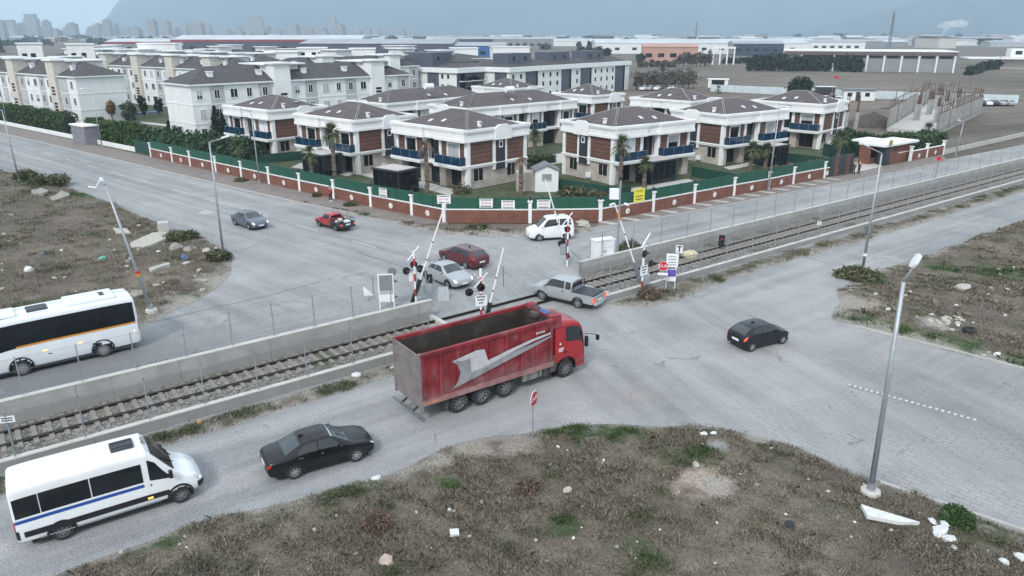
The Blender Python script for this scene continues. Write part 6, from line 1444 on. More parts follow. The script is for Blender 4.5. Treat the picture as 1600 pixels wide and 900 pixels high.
# small parked cars in the distance
def far_car(label, px, py, hd, mat, kind='sedan', W=1.76):
    t, h = sedan(label, mat, kind=kind, simple=True, name='parked_car', W=W); p = at(px, py); t.location = (p.x, p.y, 0); t.rotation_euler = (0, 0, R(hd)); return t
GREYCP = M('dark_grey_car_paint', (.05, .055, .06), .3, .4, var=.05, coat=.5)
far_car('white sedan parked before the dark site container', 1278, 158, 15, WHITEP)
far_car('white jeep parked next to the site cabin', 1309, 162, 60, WHITEP, 'mpv')
far_car('dark car parked between the white sedan and the white jeep', 1300, 154, 80, MAROP, 'hatch')
for k, (px, m, lb) in enumerate(((1535, GREYCP, 'dark car at the near end of the line along the hoarding'), (1546, WHITEP, 'white car among the cars parked along the hoarding'), (1556, GREYCP, 'dark car beyond the white one along the hoarding'), (1569, SILVP, 'silver car beside the dark sheet at the end of the hoarding'), (1582, SILVP, 'silver car standing last along the pale hoarding'))):
    far_car(lb, px, 166, 70 + k * 7, m, 'sedan' if k % 2 else 'hatch')
for k, (px, m, lb) in enumerate(((1002, WHITEP, 'white car parked by the saplings behind the estate'), (1012, SILVP, 'silver car parked by the saplings behind the estate'), (1024, WHITEP, 'second white car beside the silver one behind the estate'), (1036, GREYCP, 'dark car in the row under the saplings'), (1046, WHITEP, 'white car at the shelter end of the row under the saplings'))):
    far_car(lb, px, 142, 60, m, 'sedan')
# ------------------------------------------------------------------ street lamps
def lamp(label, base, top, head, r0=.1, r1=.055, head_l=.75, head_w=.3, plinth=False, extra=None, dirn=None, name='street_lamp', arm_r=.035, base_z=None):
    """base, top: photo pixels of the foot and the bend; head: photo pixel of the lantern's far end, taken in direction dirn"""
    b = at(*base); bz = gz(b.x, b.y) if base_z is None else base_z; b = Vector((b.x, b.y, bz))
    tp = ray_at_depth(*top, b.y) - b; t = thing(name, label, 'street lamp', b)
    MB().tube([(0, 0, -.1), tp * .5, tp], [r0, (r0 + r1) / 2, r1], 10).build('pole', STEEL, t, smooth=True)
    MB().cyl((0, 0, -.05), (0, 0, .5), r0 * 1.5, r0 * 1.25, 10).build('pole_sleeve', STEEL, t)
    if plinth: MB().lathe([(.42, -.15), (.38, .16), (.3, .2)], (0, 0, 0), 'z', 8).build('plinth', CONCT, t)
    if head is not None:
        e = ray_at_depth(*head, b.y) - b if dirn is None else tp + Vector(dirn)
        d = e - tp; ln = d.length; dn = d.normalized()
        MB().tube([tp, tp + d * .5, tp + d * (1 - head_l / ln * .85)], [r1, arm_r, arm_r], 8).build('arm', STEEL, t, smooth=True)
        s = dn.cross(Vector((0, 0, 1))).normalized(); up = s.cross(dn)
        c0 = e - dn * head_l; pts = [c0 + s * head_w * .25, c0 + dn * head_l * .35 + s * head_w * .5, e + s * head_w * .42 - dn * .05, e - dn * .0, e - s * head_w * .42 - dn * .05, c0 + dn * head_l * .35 - s * head_w * .5, c0 - s * head_w * .25]
        hd = MB().slab(pts, up * .13).build('lamp_head', LAMPL, t, bevel=.03)
        MB().slab([c0.lerp(p, .8) - up * .012 for p in pts], up * .01).build('lens', HEADO, hd)
    return t
t = lamp('tall grey lamp post with a bent arm and white head on the near field', (1358, 780), (1412, 440), (1440, 398), .12, .075, .55, .34, plinth=True)
lamp('grey lamp post with a long slanting arm at the dusty field corner', (350, 403), (327, 222), (360, 213), .1, .06)
t = lamp('leaning grey lamp post with a broken lantern over the rubbish strewn field', (238, 493), (165, 290), (155, 278), .11, .06, .35, .22, plinth=True)
mb = MB(); mb.tube([(-1.72, 0, 8.75), (-2.1, -.05, 8.2), (-2.6, .05, 8.25)], .05, 6); mb.build('broken_lantern', LAMPL, t)
lb = at(238, 493); tpv = ray_at_depth(165, 290, lb.y) - lb
for f_, m in ((.3, SIGNR), (.285, ORANGE)):
    c = tpv * f_; MB().cyl(c, c + tpv.normalized() * .2, .14, n=10).build('coloured_band', m, t)
lamp('grey lamp post at the far edge of the rubbish strewn field', (31, 287), (3, 172), (-20, 176), .1, .05)
lamp('second lamp post on the far street edge beside the leaning one', (11, 196), (-3, 120), (-14, 122), .1, .05)
t = lamp('lamp post with a round sign back and long arm at the grassy side road corner', (1347, 425), (1378, 240), (1343, 223), .11, .06)
MB().box(-.35, .1, 3.0, .35, .14, 3.7).build('sign_back', STEELD, t); MB().box(-.12, -.12, 1.3, .12, .12, 1.5).build('sticker', SIGNW, t)
lamp('lamp post standing against the brick fence with the twin palms', (1200, 298), (1218, 168), (1234, 168), .09, .05, .5)
lamp('lamp post on the pavement before the clipped hedge and the white end wall', (160, 232), (143, 142), (125, 139), .09, .05, .5, base_z=.1)
lamp('lamp post on the brick pavement in front of the first villa', (406, 288), (392, 174), (378, 170), .09, .05, .5, base_z=.1)
lamp('slim lamp post by the white railing wall of the building plot', (1493, 243), (1506, 190), (1496, 188), .09, .05, .5)
for (px, py, lb_) in ((657, 322, 0),): pass
t = lamp('twin headed garden lamp in front of the blank white end wall', (164, 194), (161, 179), None, .05, .04, base_z=.06)
MB().beam((-.7, 0, 2.5), (.7, 0, 2.5), .05, .05).build('arm', DARKM, t)
for x in (-.7, .7): MB().ball((x, 0, 2.55), .16).build('globe', LAMPL, t)

# ------------------------------------------------------------------ crossing signals with raised barriers
def signal(label, base, top_z, arm_tip, arm_base=None, pivot_z=1.0, lean=0, cross=True, lights=(), plate_z=None, box_side=1, face=R(-60), hang=False, arm_col=SIGNW, arm_orange=False, plate_lines=True, cross_z=None):
    b = at(*base); t = thing('crossing_signal', label, 'crossing signal', b)
    mb_r = MB(); mb_w = MB(); n = 7; h = top_z / n
    for k in range(n): (mb_w if k % 2 == 0 else mb_r).cyl((0, 0, k * h), (0, 0, (k + 1) * h - .001), .075, n=10)
    m = mb_w.build('mast', SIGNW, t); mb_r.build('red_band', REDP, m)
    f = Vector((math.cos(face), math.sin(face), 0)); s = Vector((-f.y, f.x, 0))
    if cross:
        z = (cross_z or top_z) + .05; cr_ = MB()
        for sg in (1, -1): cr_.beam(f * .1 + s * (-.42 * sg) + Vector((0, 0, z - .45)), f * .1 + s * (.42 * sg) + Vector((0, 0, z + .45)), .03, .11, up=tuple(f))
        c = cr_.build('crossbuck', SIGNW, t)
        for sg in (1, -1):
            for q in (-.3, .3): MB().beam(f * .123 + s * (q * sg) * .9 + Vector((0, 0, z + q * .97)), f * .123 + s * (q * sg) * 1.15 + Vector((0, 0, z + q * 1.24)), .012, .07, up=tuple(f)).build('red_tip', REDP, c)
    for (ds, z) in lights:
        p = s * ds + Vector((0, 0, z))
        l = MB(); l.cyl(p + f * .06, p + f * .1, .26, n=20); hd = l.build('signal_lamp', BLACK, t)
        MB().cyl(p + f * .101, p + f * .13, .11, n=16).build('lens', M('dark_red_lens', (.06, .008, .008), .15), hd)
        v = MB()
        for k in range(7): 
            a0, a1 = math.pi * k / 7, math.pi * (k + 1) / 7
            q0 = p + f * .1 + s * math.cos(a0) * .16 + Vector((0, 0, math.sin(a0) * .16)); q1 = p + f * .1 + s * math.cos(a1) * .16 + Vector((0, 0, math.sin(a1) * .16))
            v.slab([q0, q1, q1 + f * .26, q0 + f * .26], (0, 0, .012))
        v.build('lamp_hood', BLACK, hd)
        if abs(ds) > .2: MB().beam((0, 0, z), p, .04, .04).build('lamp_bracket', STEELD, t)
    if plate_z:
        p = f * .1 + Vector((0, 0, plate_z)); q = MB().slab([p - s * .38 - Vector((0, 0, .35)), p + s * .38 - Vector((0, 0, .35)), p + s * .38 + Vector((0, 0, .35)), p - s * .38 + Vector((0, 0, .35))], f * .02).build('sign_plate', SIGNW, t)
        if plate_lines:
            for k, wd in enumerate((.56, .46, .3)):
                zz = .2 - k * .2
                l = MB()
                nn = 5 - k
                for j in range(nn): c0 = p + f * .021 + s * (-wd / 2 + wd * j / nn) + Vector((0, 0, zz)); l.slab([c0, c0 + s * wd / nn * .7, c0 + s * wd / nn * .7 + Vector((0, 0, .1)), c0 + Vector((0, 0, .1))], f * .006)
                l.build('plate_lettering', BLACK, q)
    # motor box and barrier arm
    bs = s * box_side
    MB().box(-.22, -.2, pivot_z - .45, .22, .2, pivot_z + .35).build('motor_box', STEEL, t, bevel=.02).location = bs * .42
    pv = (at(*arm_base) - b if arm_base else bs * .1) + Vector((0, 0, pivot_z)); 
    tip = ray_at_depth(*arm_tip, b.y + pv.y) - b; d = (tip - pv); dn = d.normalized()
    arm = MB().tube([pv + dn * .3, pv + d * .5, tip], [.06, .055, .045], 8).build('barrier_arm', arm_col, t)
    MB().beam(pv - dn * 1.0, pv + dn * .75, .2, .3).build('counterweight', BLACK if not arm_orange else STEELD, t, bevel=.03)
    for q in (.35, .55):
        c = pv + d * q; MB().cyl(c - dn * .04, c + dn * .04, .07, n=8).build('arm_band', BLACK, arm)
    if arm_orange: c = pv + d * .82; MB().cyl(c - dn * .35, c + dn * .25, .068, n=8).build('orange_band', ORANGE, arm)
    if hang:
        c = pv + d * .72; MB().tube([c, c + Vector((.25, 0, -.02)), c + Vector((.28, 0, -1.3))], .03, 6).build('arm_support', STEELD, arm)
    return t, b
t, b = signal('crossing signal with red and white mast and raised barrier beside the silver sedan', (650, 474), 3.75, (697, 315), pivot_z=1.0, lights=((.0, 2.75), (.55, 2.4), (-.45, 2.4)), plate_z=1.95, box_side=-1, face=R(120), plate_lines=False, cross_z=3.5)
for a_, e_ in (((.2, 0, 0), (1.0, .3, 1.8)), ((1.15, .4, 0), (1.0, .35, 3.2)), ((1.15, .4, 0), (1.25, .45, 2.0))): MB().beam(a_, e_, .045, .045).build('brace', STEEL, t)
MB().box(.75, .28, 1.35, 1.15, .34, 2.0).build('black_board', BLACK, t)
t, b = signal('crossing signal with a lettered plate and raised barrier behind the red tipper body', (752, 508), 3.75, (787, 387), arm_base=(762, 508), pivot_z=.8, lights=((.0, 2.55), (-.75, 2.3)), plate_z=1.7, box_side=1, face=R(-75), cross=True, cross_z=3.0, hang=True)
t, b = signal('crossing signal with raised barrier standing before the white people carrier', (886, 416), 3.9, (852, 280), arm_base=(882, 413), pivot_z=1.5, lights=((.0, 3.0), (.55, 1.9)), box_side=1, face=R(115), cross_z=3.8)
MB().beam((.3, -.1, 1.3), (1.6, -.2, .1), .05, .05).build('brace', STEELD, t)
t, b = signal('crossing signal with a white crossbuck and orange banded barrier next to the round stop sign', (1002, 462), 3.9, (960, 317), arm_base=(994, 448), pivot_z=1.2, lights=((.0, 3.1), (.75, 2.25)), plate_z=1.9, box_side=1, face=R(-50), cross_z=4.0, arm_orange=True)

# ------------------------------------------------------------------ signs
def board(t, cx, cz, w, h, mat, rz, name='sign_board', y=0, th=.03):
    o = MB().box(-w / 2, -th / 2, -h / 2, w / 2, th / 2, h / 2).build(name, mat, t); o.location = (cx, y, cz); o.rotation_euler.z = rz; return o
b = at(1033, 463); t = thing('stop_sign', 'red octagonal DUR stop sign beside the white notice board', 'stop sign', b, R(-8))
MB().cyl((0, 0, 0), (0, 0, 2.2), .035, n=8).build('post', STEEL, t)
oc = [(math.cos(math.pi / 8 + math.pi * k / 4) * .37, -.05, 2.25 + math.sin(math.pi / 8 + math.pi * k / 4) * .37) for k in range(8)]
bd = MB().slab(oc, (0, -.02, 0)).build('sign_face', SIGNW, t); MB().slab([(x * .92, -.071, 2.25 + (z - 2.25) * .92) for x, y, z in oc], (0, -.008, 0)).build('red_face', SIGNR, bd)
lettering('DUR', .3, SIGNW, bd, (0, -.083, 2.25), (R(90), 0, 0)); MB().box(-.35, -.05, 1.58, .35, -.03, 1.75).build('lower_plate', SIGNW, t)
b = at(1040, 452); b2 = at(1052, 449); t = thing('notice_board', 'white notice board on two legs with lettering beside the stop sign', 'sign', b, R(-5))
for x in (0, .62): MB().box(x - .03, -.03, 0, x + .03, .03, 2.7).build('leg', SIGNW, t)
bd = MB().box(-.1, -.08, 1.7, .74, -.035, 2.7).build('sign_board', SIGNW, t)
lettering('DİKKAT', .15, BLACK, bd, (.32, -.086, 2.48), (R(90), 0, 0))
for z in (2.25, 2.05, 1.87): MB().box(.0, -.088, z, .62, -.081, z + .05).build('text_line', STEELD, bd)
lo = MB().box(-.02, -.08, .65, .66, -.035, 1.55).build('lower_sign', SIGNW, t); MB().box(.0, -.09, 1.0, .64, -.081, 1.53).build('purple_field', M('purple_print', (.12, .07, .38), .6), lo)
b = at(832, 692); t = thing('stop_sign', 'red stop sign on a thin post at the field border below the red truck', 'stop sign', (b.x, b.y, 0), R(62))
MB().cyl((0, 0, 0), (0, 0, 2.0), .03, n=8).build('post', STEEL, t)
oc = [(math.cos(math.pi / 8 + math.pi * k / 4) * .38, -.04, 2.25 + math.sin(math.pi / 8 + math.pi * k / 4) * .38) for k in range(8)]
bd = MB().slab(oc, (0, -.02, 0)).build('sign_face', SIGNW, t); MB().slab([(x * .92, -.061, 2.25 + (z - 2.25) * .92) for x, y, z in oc], (0, -.008, 0)).build('red_face', SIGNR, bd); lettering('DUR', .3, SIGNW, bd, (0, -.072, 2.25), (R(90), 0, 0))
b = at(594, 484); t = thing('advert_stand', 'white frame stand with a grey panel behind the tall concrete wall', 'sign stand', b, R(8))
for x in (0, .95): MB().box(x - .04, -.04, 0, x + .04, .04, 2.5).build('leg', SIGNW, t)
MB().box(.04, -.03, 2.42, .91, .03, 2.5).build('top_bar', SIGNW, t); MB().box(.05, -.02, 1.35, .9, .02, 2.4).build('grey_panel', M('grey_panel_face', (.2, .22, .24), .5), t); MB().box(.0, -.03, .55, .95, .03, 1.05).build('white_panel', SIGNW, t)
MB().box(-.42, .3, .9, -.36, .9, 2.3).build('side_panel', STEEL, t)
b = at(616, 480); t = thing('sign_post', 'grey steel post with round sign backs beside the white frame stand', 'sign post', b)
MB().cyl((0, 0, 0), (0, 0, 2.6), .07, n=10).build('post', STEEL, t); MB().cyl((0, -.1, 2.55), (0, -.07, 2.55), .3, n=18).build('sign_back', STEELD, t)
for z in (.7, 1.8): MB().box(.0, -.06, z, .3, .06, z + .12).build('bracket', STEELD, t)
b = at(576, 470); t = thing('warning_sign', 'small white triangle sign lying low near the white frame stand', 'sign', b, R(10)); MB().cyl((0, 0, 0), (0, 0, .6), .03, n=6).build('post', STEEL, t)
MB().slab([(-.3, -.03, .4), (.4, -.03, .4), (-.3, -.03, 1.1)], (0, -.02, 0)).build('sign_face', SIGNW, t)
b = at(686, 455); t = thing('barrier_panel', 'white panel leaning by the brace of the crossing signal at the silver sedan', 'panel', at(684, 470), R(5)); MB().slab([(0, 0, 0), (.8, 0, .0), (.75, .3, .9), (.05, .3, .9)], (0, .04, 0)).build('panel', STEEL, t)
b = at(1060, 408); t = thing('rail_marker', 'small white marker board with a dark T beside the rails', 'marker', b, R(-10)); MB().cyl((0, 0, 0), (0, 0, 1.2), .03, n=6).build('post', STEELD, t)
bd = MB().box(-.28, -.05, .7, .28, -.02, 1.35).build('board', SIGNW, t); MB().box(-.2, -.06, 1.18, .2, -.051, 1.28).build('mark', BLACK, bd); MB().box(-.05, -.06, .78, .05, -.051, 1.18).build('mark', BLACK, bd)
b = at(1126, 392); t = thing('rail_marker', 'dark marker board with red dots against the tall wall', 'marker', b, R(-10)); MB().box(-.25, -.03, .4, .25, .0, 1.4).build('board', BLACK, t); MB().cyl((0, -.04, 1.05), (0, -.031, 1.05), .07, n=12).build('red_dot', SIGNR, t)
b = at(1078, 403); tag(MB().ball((0, 0, .3), .55, n=7, sq=(1.3, .7, .7), jit=.12).build('debris_pile', M('pale_yellow_rag', (.5, .45, .32), .9, var=.3, sc=4), loc=b, smooth=False), 'crumpled pale yellow sheeting lying beside the rails', 'debris')
b = at(1184, 374); t = thing('rail_marker', 'small square white plate on a thin post beside the kerb wall', 'marker', rail(60, 34.5)); MB().cyl((0, 0, 0), (0, 0, 1.6), .03, n=6).build('post', STEELD, t); MB().box(-.18, -.04, 1.4, .18, -.01, 1.75).build('plate', SIGNW, t)
b = at(24, 705); t = thing('rail_marker', 'small lettered white plate on a hooked post by the sleepers above the minibus', 'marker', b, R(15)); MB().cyl((0, 0, 0), (0, 0, 1.5), .03, n=6).build('post', STEELD, t); bd = MB().box(-.3, -.04, 1.45, .3, -.01, 1.75).build('plate', SIGNW, t)
for z in (1.53, 1.64): MB().box(-.22, -.05, z, .22, -.041, z + .05).build('text_line', BLACK, bd)
b = at(1363, 275); t = thing('road_sign', 'round red road sign on a post between the railing and the guard house', 'road sign', at(1461, 280), R(-20)); MB().cyl((0, 0, 0), (0, 0, 2.6), .04, n=6).build('post', STEELD, t); MB().cyl((0, -.06, 2.6), (0, -.03, 2.6), .27, n=18).build('sign_face', SIGNR, t)
# cabinet, camera post
b = at(930, 409); t = thing('control_cabinet', 'white two door control cabinet on the wall above the rails', 'cabinet', rail(38.3, 40.2, .25), RAIL - R(14)); MB().box(0, 0, 0, 1.7, .7, 1.95).build('cabinet_body', SIGNW, t, bevel=.02); MB().box(-.06, -.06, 1.95, 1.76, .76, 2.05).build('lid', SIGNW, t, bevel=.02)
for x0_, x1_ in ((.04, .83), (.87, 1.66)):
    d_ = MB().box(x0_, -.02, .1, x1_, -.0, 1.88).build('door', SIGNW, t, bevel=.008); hx = x1_ - .1 if x0_ < .5 else x0_ + .04; MB().box(hx, -.045, .95, hx + .05, -.02, 1.2).build('handle', BLACK, d_)
b = at(964, 398); t = thing('camera_post', 'grey steel post carrying a white box and cameras behind the raised barrier', 'camera post', b)
MB().cyl((0, 0, 0), (0, 0, 1.0), .17, .12, 10).build('post_foot', STEEL, t); MB().cyl((0, 0, 1), (.02, 0, 6.3), .1, .07, 10).build('post', STEEL, t)
MB().box(-.85, -.3, 4.75, -.1, .2, 5.6).build('equipment_box', SIGNW, t, bevel=.02); MB().beam((-.5, 0, 4.2), (.55, 0, 4.25), .06, .06).build('arm', STEEL, t)
for x, hx in ((-.5, -.3), (.4, .3)): MB().cyl((x, -.05, 4.35), (x + hx, -.35, 4.3), .1, .1, 10).build('camera', SIGNW, t)
MB().box(-.12, -.12, 6.3, .16, .12, 6.55).build('camera_head', BLACK, t)
# sale banners on the corner fence
def banner(label, px, py, mat=SIGNW, w=1.3, h=.86, z=1.9, word='SATILIK', wm=SIGNR, along_=None, size=.29):
    a, b2 = along_; p = None
    # foot of the banner: point of the fence line under this photo column
    best = min((( (lambda q: abs((F_PX * q.x / (q.y * _c + (CAM_H - z) * _s)) + 800 - px))(a.lerp(b2, k / 200)), k) for k in range(201)))
    q = a.lerp(b2, best[1] / 200); d = (b2 - a).normalized(); rz = math.atan2(d.y, d.x); nrm = Vector((d.y, -d.x, 0))
    t = thing('banner', label, 'banner', q + nrm * .16 + Vector((0, 0, z)), rz)
    bd = MB().box(-w / 2, -.012, -h / 2, w / 2, .012, h / 2).build('cloth', mat, t); lettering(word, size, wm, bd, (0, -.016, .0 if mat is SIGNW else h * .3), (R(90), 0, 0))
    for zz, ww in ((h * .36, w * .8), (-h * .36, w * .78)) if mat is SIGNW else ((-.1, w * .7), (-.4, w * .6)):
        l = MB(); n = 8
        for k in range(n): l.box(-ww / 2 + ww * k / n, -.02, zz - .06, -ww / 2 + ww * (k + .7) / n, -.0125, zz + .06)
        l.build('small_print', BLACK, bd)
banner('white sale banner with red letters over the corner pillar', 692, 314, along_=(FC[0], FC[1]), z=2.35)
banner('white sale banner alone in the middle of the corner fence', 760, 316, along_=(FC[0], FC[1]), z=2.0)
banner('white sale banner next to the corner pillar above the brick', 794, 321, along_=(FC[0], FC[1]), z=1.85)
banner('white sale banner between the middle pillar and the raised barrier', 849, 320, along_=(FC[1], FC[2]), z=1.9)
banner('white sale banner on the street side of the fence by the dark pavilion', 600, 303, along_=(FL[8], FL[9]), z=1.95, w=1.2)
banner('yellow banner with dark letters on the green fence of the railway road', 997, 303, mat=YELLOW, w=1.5, h=1.4, z=2.1, wm=BLACK, along_=(FR[0], FR[1]))
# speed hump, drain cover
a = at(1325, 602); b = at(1530, 659); d = b - a; t = thing('speed_bump', 'narrow speed bump of alternating white and grey blocks across the paved road', 'speed bump', a, math.atan2(d.y, d.x)); n = 22; w_ = d.length / n
MB().slab([(0, -.18, .002), (0, -.08, .05), (0, .08, .05), (0, .18, .002)], (d.length, 0, 0)).build('base_strip', M('grey_rubber', (.2, .21, .22), .8, var=.1), t)
for k in range(n): MB().box(k * w_ + .02, -.1, .045, k * w_ + w_ * .5, .1, .058).build('white_block', PAINT, t)
b = at(322, 332); t = thing('drain_cover', 'square drain cover in a pale concrete frame on the street', 'drain cover', b, R(-40)); MB().box(-.7, -.5, 0, .7, .5, .012).build('frame', CONCT, t); MB().box(-.4, -.28, .01, .4, .28, .02).build('grating', STEEL, t)

# ------------------------------------------------------------------ people
def person(label, px, py, hd, top_m, leg_m, hair_m=BLACK, h=1.74, vest=None, z=.1):
    b = at(px, py); t = thing('person', label, 'person', (b.x, b.y, z), hd); k = h / 1.74
    def skin(name, joints, edges, mat, root=0, sub=1):
        me = bpy.data.meshes.new(name); me.from_pydata([(x * k, y * k, zz * k) for x, y, zz, r in joints], edges, []); me.materials.append(mat)
        o = bpy.data.objects.new(name, me); COL.objects.link(o); o.parent = t
        sk = o.modifiers.new('skin', 'SKIN'); sv = me.skin_vertices[0].data if me.skin_vertices else None
        if sv is None: bm = bmesh.new(); bm.from_mesh(me); bm.verts.layers.skin.verify(); bm.to_mesh(me); bm.free(); sv = me.skin_vertices[0].data
        for i, j in enumerate(joints): sv[i].radius = (j[3] * k, j[3] * k * (.8 if j[3] > .1 else 1)); sv[i].use_root = i == root
        ss = o.modifiers.new('smooth', 'SUBSURF'); ss.levels = sub; ss.render_levels = sub; return o
    # x forward, y to the person's left hand
    J = [(0, 0, .95, .13), (0, 0, 1.15, .12), (0, 0, 1.38, .14), (0, 0, 1.5, .06), (.01, 0, 1.58, .085), (.02, 0, 1.68, .085),
         (0, .19, 1.4, .055), (-.02, .24, 1.14, .045), (.08, .24, .92, .036), (.12, .23, .84, .035), (0, -.19, 1.4, .055), (-.02, -.24, 1.14, .045), (.06, -.25, .9, .036), (.1, -.25, .82, .035),
         (.02, .09, .88, .085), (.03, .1, .5, .062), (0, .1, .09, .045), (.12, .1, .04, .04), (-.02, -.09, .88, .085), (-.03, -.1, .5, .062), (-.06, -.1, .09, .045), (.07, -.1, .04, .04)]
    E = [(0, 1), (1, 2), (2, 3), (3, 4), (4, 5), (2, 6), (6, 7), (7, 8), (8, 9), (2, 10), (10, 11), (11, 12), (12, 13), (0, 14), (14, 15), (15, 16), (16, 17), (0, 18), (18, 19), (19, 20), (20, 21)]
    skin('body', J, E, SKIN)
    inf = lambda ids, g: [(J[i][0], J[i][1], J[i][2], J[i][3] + g) for i in ids]
    skin('jacket', inf([1, 2, 6, 7, 8, 10, 11, 12], .022) + [(0, 0, .9, .155)], [(8, 0), (0, 1), (1, 2), (2, 3), (3, 4), (1, 5), (5, 6), (6, 7)], top_m)
    skin('trousers', inf([0, 14, 15, 16, 18, 19, 20], .018), [(0, 1), (1, 2), (2, 3), (0, 4), (4, 5), (5, 6)], leg_m)
    for y, x in ((.1, 0), (-.1, -.06)): MB().ball((x + .07, y, .05), .13, n=6, sq=(1.1, .45, .42)).build('shoe', SIGNW if vest is None else BLACK, t)
    MB().ball((0, 0, 1.68 * k), .105 * k, n=8, sq=(1, .9, 1.0)).build('hair', hair_m, t, smooth=True); MB().ball((.035, 0, 1.645 * k), .098 * k, n=8, sq=(.95, .8, 1.05)).build('face', SKIN, t, smooth=True)
    if vest: skin('hi_vis_vest', [(0, 0, 1.12, .165), (0, 0, 1.4, .18)], [(0, 1)], vest)
    return t
JR = M('red_jacket_cloth', (.4, .03, .035), .8, var=.12, sc=6); DKC = M('dark_trousers_cloth', (.02, .022, .028), .85, var=.2, sc=6); VEST = M('lime_reflective_vest', (.45, .6, .42), .6, var=.1, sc=5)
person('person in a red jacket and dark trousers walking along the brick fence', 517, 316, R(-40), JR, DKC)
person('person in a dark uniform and lime vest standing close to the sliding gate', 1333, 273, R(-70), DKC, DKC, vest=VEST)
person('person in a dark uniform and lime vest holding a hand out towards the driveway', 1341, 272.5, R(-60), DKC, DKC, vest=VEST)
# ------------------------------------------------------------------ vegetation
def leaf_mat(name, c1, c2, c3=None):
    m, nt, bs = newmat(name); g = nt.nodes.new('ShaderNodeNewGeometry')
    col = ramp(nt, g.outputs['Random Per Island'], [(0, c1), (.55, c2), (1, c3 or tuple(min(1, x * 1.5) for x in c2))])
    n = noise_n(nt, objco(nt), .9, 4); col = mixc(nt, 1.0, col, ramp(nt, n, [(.3, (.7, .7, .7)), (.7, (1.25, 1.25, 1.2))]), 'MULTIPLY')
    nt.links.new(col, bs.inputs['Base Color']); setp(bs, .7, spec=.25); return m
LF_DARK = leaf_mat('dark_conifer_leaf', (.012, .022, .016), (.022, .042, .026)); LF_HEDGE = leaf_mat('hedge_leaf', (.022, .05, .018), (.04, .085, .026), (.075, .13, .04)); LF_MID = leaf_mat('mid_green_leaf', (.025, .045, .022), (.045, .075, .03)); LF_SHRUB = leaf_mat('feathery_shrub_leaf', (.018, .04, .02), (.03, .065, .03))
LF_WILLOW = leaf_mat('willow_leaf', (.04, .058, .035), (.065, .09, .05)); LF_AUT = leaf_mat('autumn_leaf', (.11, .06, .03), (.18, .105, .055), (.23, .15, .07)); LF_PALM = leaf_mat('palm_leaf', (.035, .058, .028), (.07, .1, .045), (.14, .15, .075)); LF_DEAD = leaf_mat('dead_palm_leaf', (.09, .06, .045), (.15, .105, .08), (.2, .15, .12)); LF_BARE = leaf_mat('bare_twig', (.07, .06, .055), (.11, .095, .085))
LF_WEED = leaf_mat('weed_leaf', (.035, .05, .022), (.075, .085, .04), (.17, .15, .09))
BARK = M('bark', (.085, .068, .055), .95, var=.3, sc=5, bmp=.5); PALMB = M('palm_trunk', (.14, .11, .09), .95, var=.4, sc=6, bmp=.8, bsc=8)
def leaves(name, pts, size, mat, parent=None, aspect=1.6, up=.0, jitter=.4):
    """one small quad per point, random turn"""
    n = len(pts); a = nprng.normal(size=(n, 3)); a /= np.linalg.norm(a, axis=1)[:, None]; a[:, 2] = a[:, 2] * (1 - abs(up)) + up
    b = nprng.normal(size=(n, 3)); b -= (b * a).sum(1)[:, None] * a / np.maximum((a * a).sum(1), 1e-6)[:, None]; b /= np.linalg.norm(b, axis=1)[:, None] + 1e-9
    s = size * (1 + nprng.uniform(-jitter, jitter, n))[:, None]; a = a / (np.linalg.norm(a, axis=1)[:, None] + 1e-9) * s * aspect / 2; b = b * s / 2
    V = np.stack([pts - a, pts + b * .9, pts + a, pts - b * .9], 1).reshape(-1, 3); F = np.arange(4 * n).reshape(n, 4)
    return np_mesh(name, V, F, mat, parent)
def blobs(n, cs):
    """points near the surfaces of several ellipsoids (cx, cy, cz, rx, ry, rz)"""
    out = []
    w = np.array([c[3] * c[4] + c[5] * c[3] for c in cs]); w = w / w.sum()
    for c, k in zip(cs, (w * n).astype(int) + 1):
        d = nprng.normal(size=(k, 3)); d /= np.linalg.norm(d, axis=1)[:, None]; r = nprng.uniform(.35, 1.0, k) ** .45 * (1 + .12 * nprng.normal(size=k))
        out.append(np.array(c[:3]) + d * r[:, None] * np.array(c[3:]))
    return np.concatenate(out)
def height_of(px, top, Y): return ray_at_depth(px, top, Y).z
def broad_tree(label, base, top, width_px, mat, n=900, leaf=.28, name='tree', group=None, trunk=.12, low=.3, nb=7, z0=0, fixed=None):
    b = at(*base); Hh = height_of(base[0], top, b.y) if fixed is None else fixed; wd = width_px / F_PX * (b.y * _c + CAM_H * _s); r = wd / 2
    t = thing(name, label, 'tree', (b.x, b.y, z0), rng.uniform(0, 6), group)
    mb = MB(); mb.tube([(0, 0, -.1), (.05, 0, Hh * .4), (0, .04, Hh * .8)], [trunk, trunk * .7, trunk * .25], 7)
    for k in range(5):
        a = rng.uniform(0, 6.28); z = Hh * rng.uniform(.35, .6); mb.tube([(0, 0, z), (math.cos(a) * r * .35, math.sin(a) * r * .35, z + Hh * .14), (math.cos(a) * r * .65, math.sin(a) * r * .65, z + Hh * .25)], [trunk * .4, trunk * .25, trunk * .1], 5)
    mb.build('trunk', BARK, t)
    cs = [(0, 0, Hh * (low + (1 - low) * .5), r * .7, r * .7, Hh * (1 - low) * .5)]
    for k in range(nb):
        a = 6.28 * k / nb + rng.uniform(-.4, .4); q = rng.uniform(.35, .65); zz = Hh * rng.uniform(low + .12, .86); rr = r * rng.uniform(.3, .5); cs.append((math.cos(a) * r * q, math.sin(a) * r * q, zz, rr, rr, rr * .9))
    p = blobs(n, cs); p[:, 2] = np.minimum(p[:, 2], Hh); leaves('crown', p, leaf, mat, t); return t
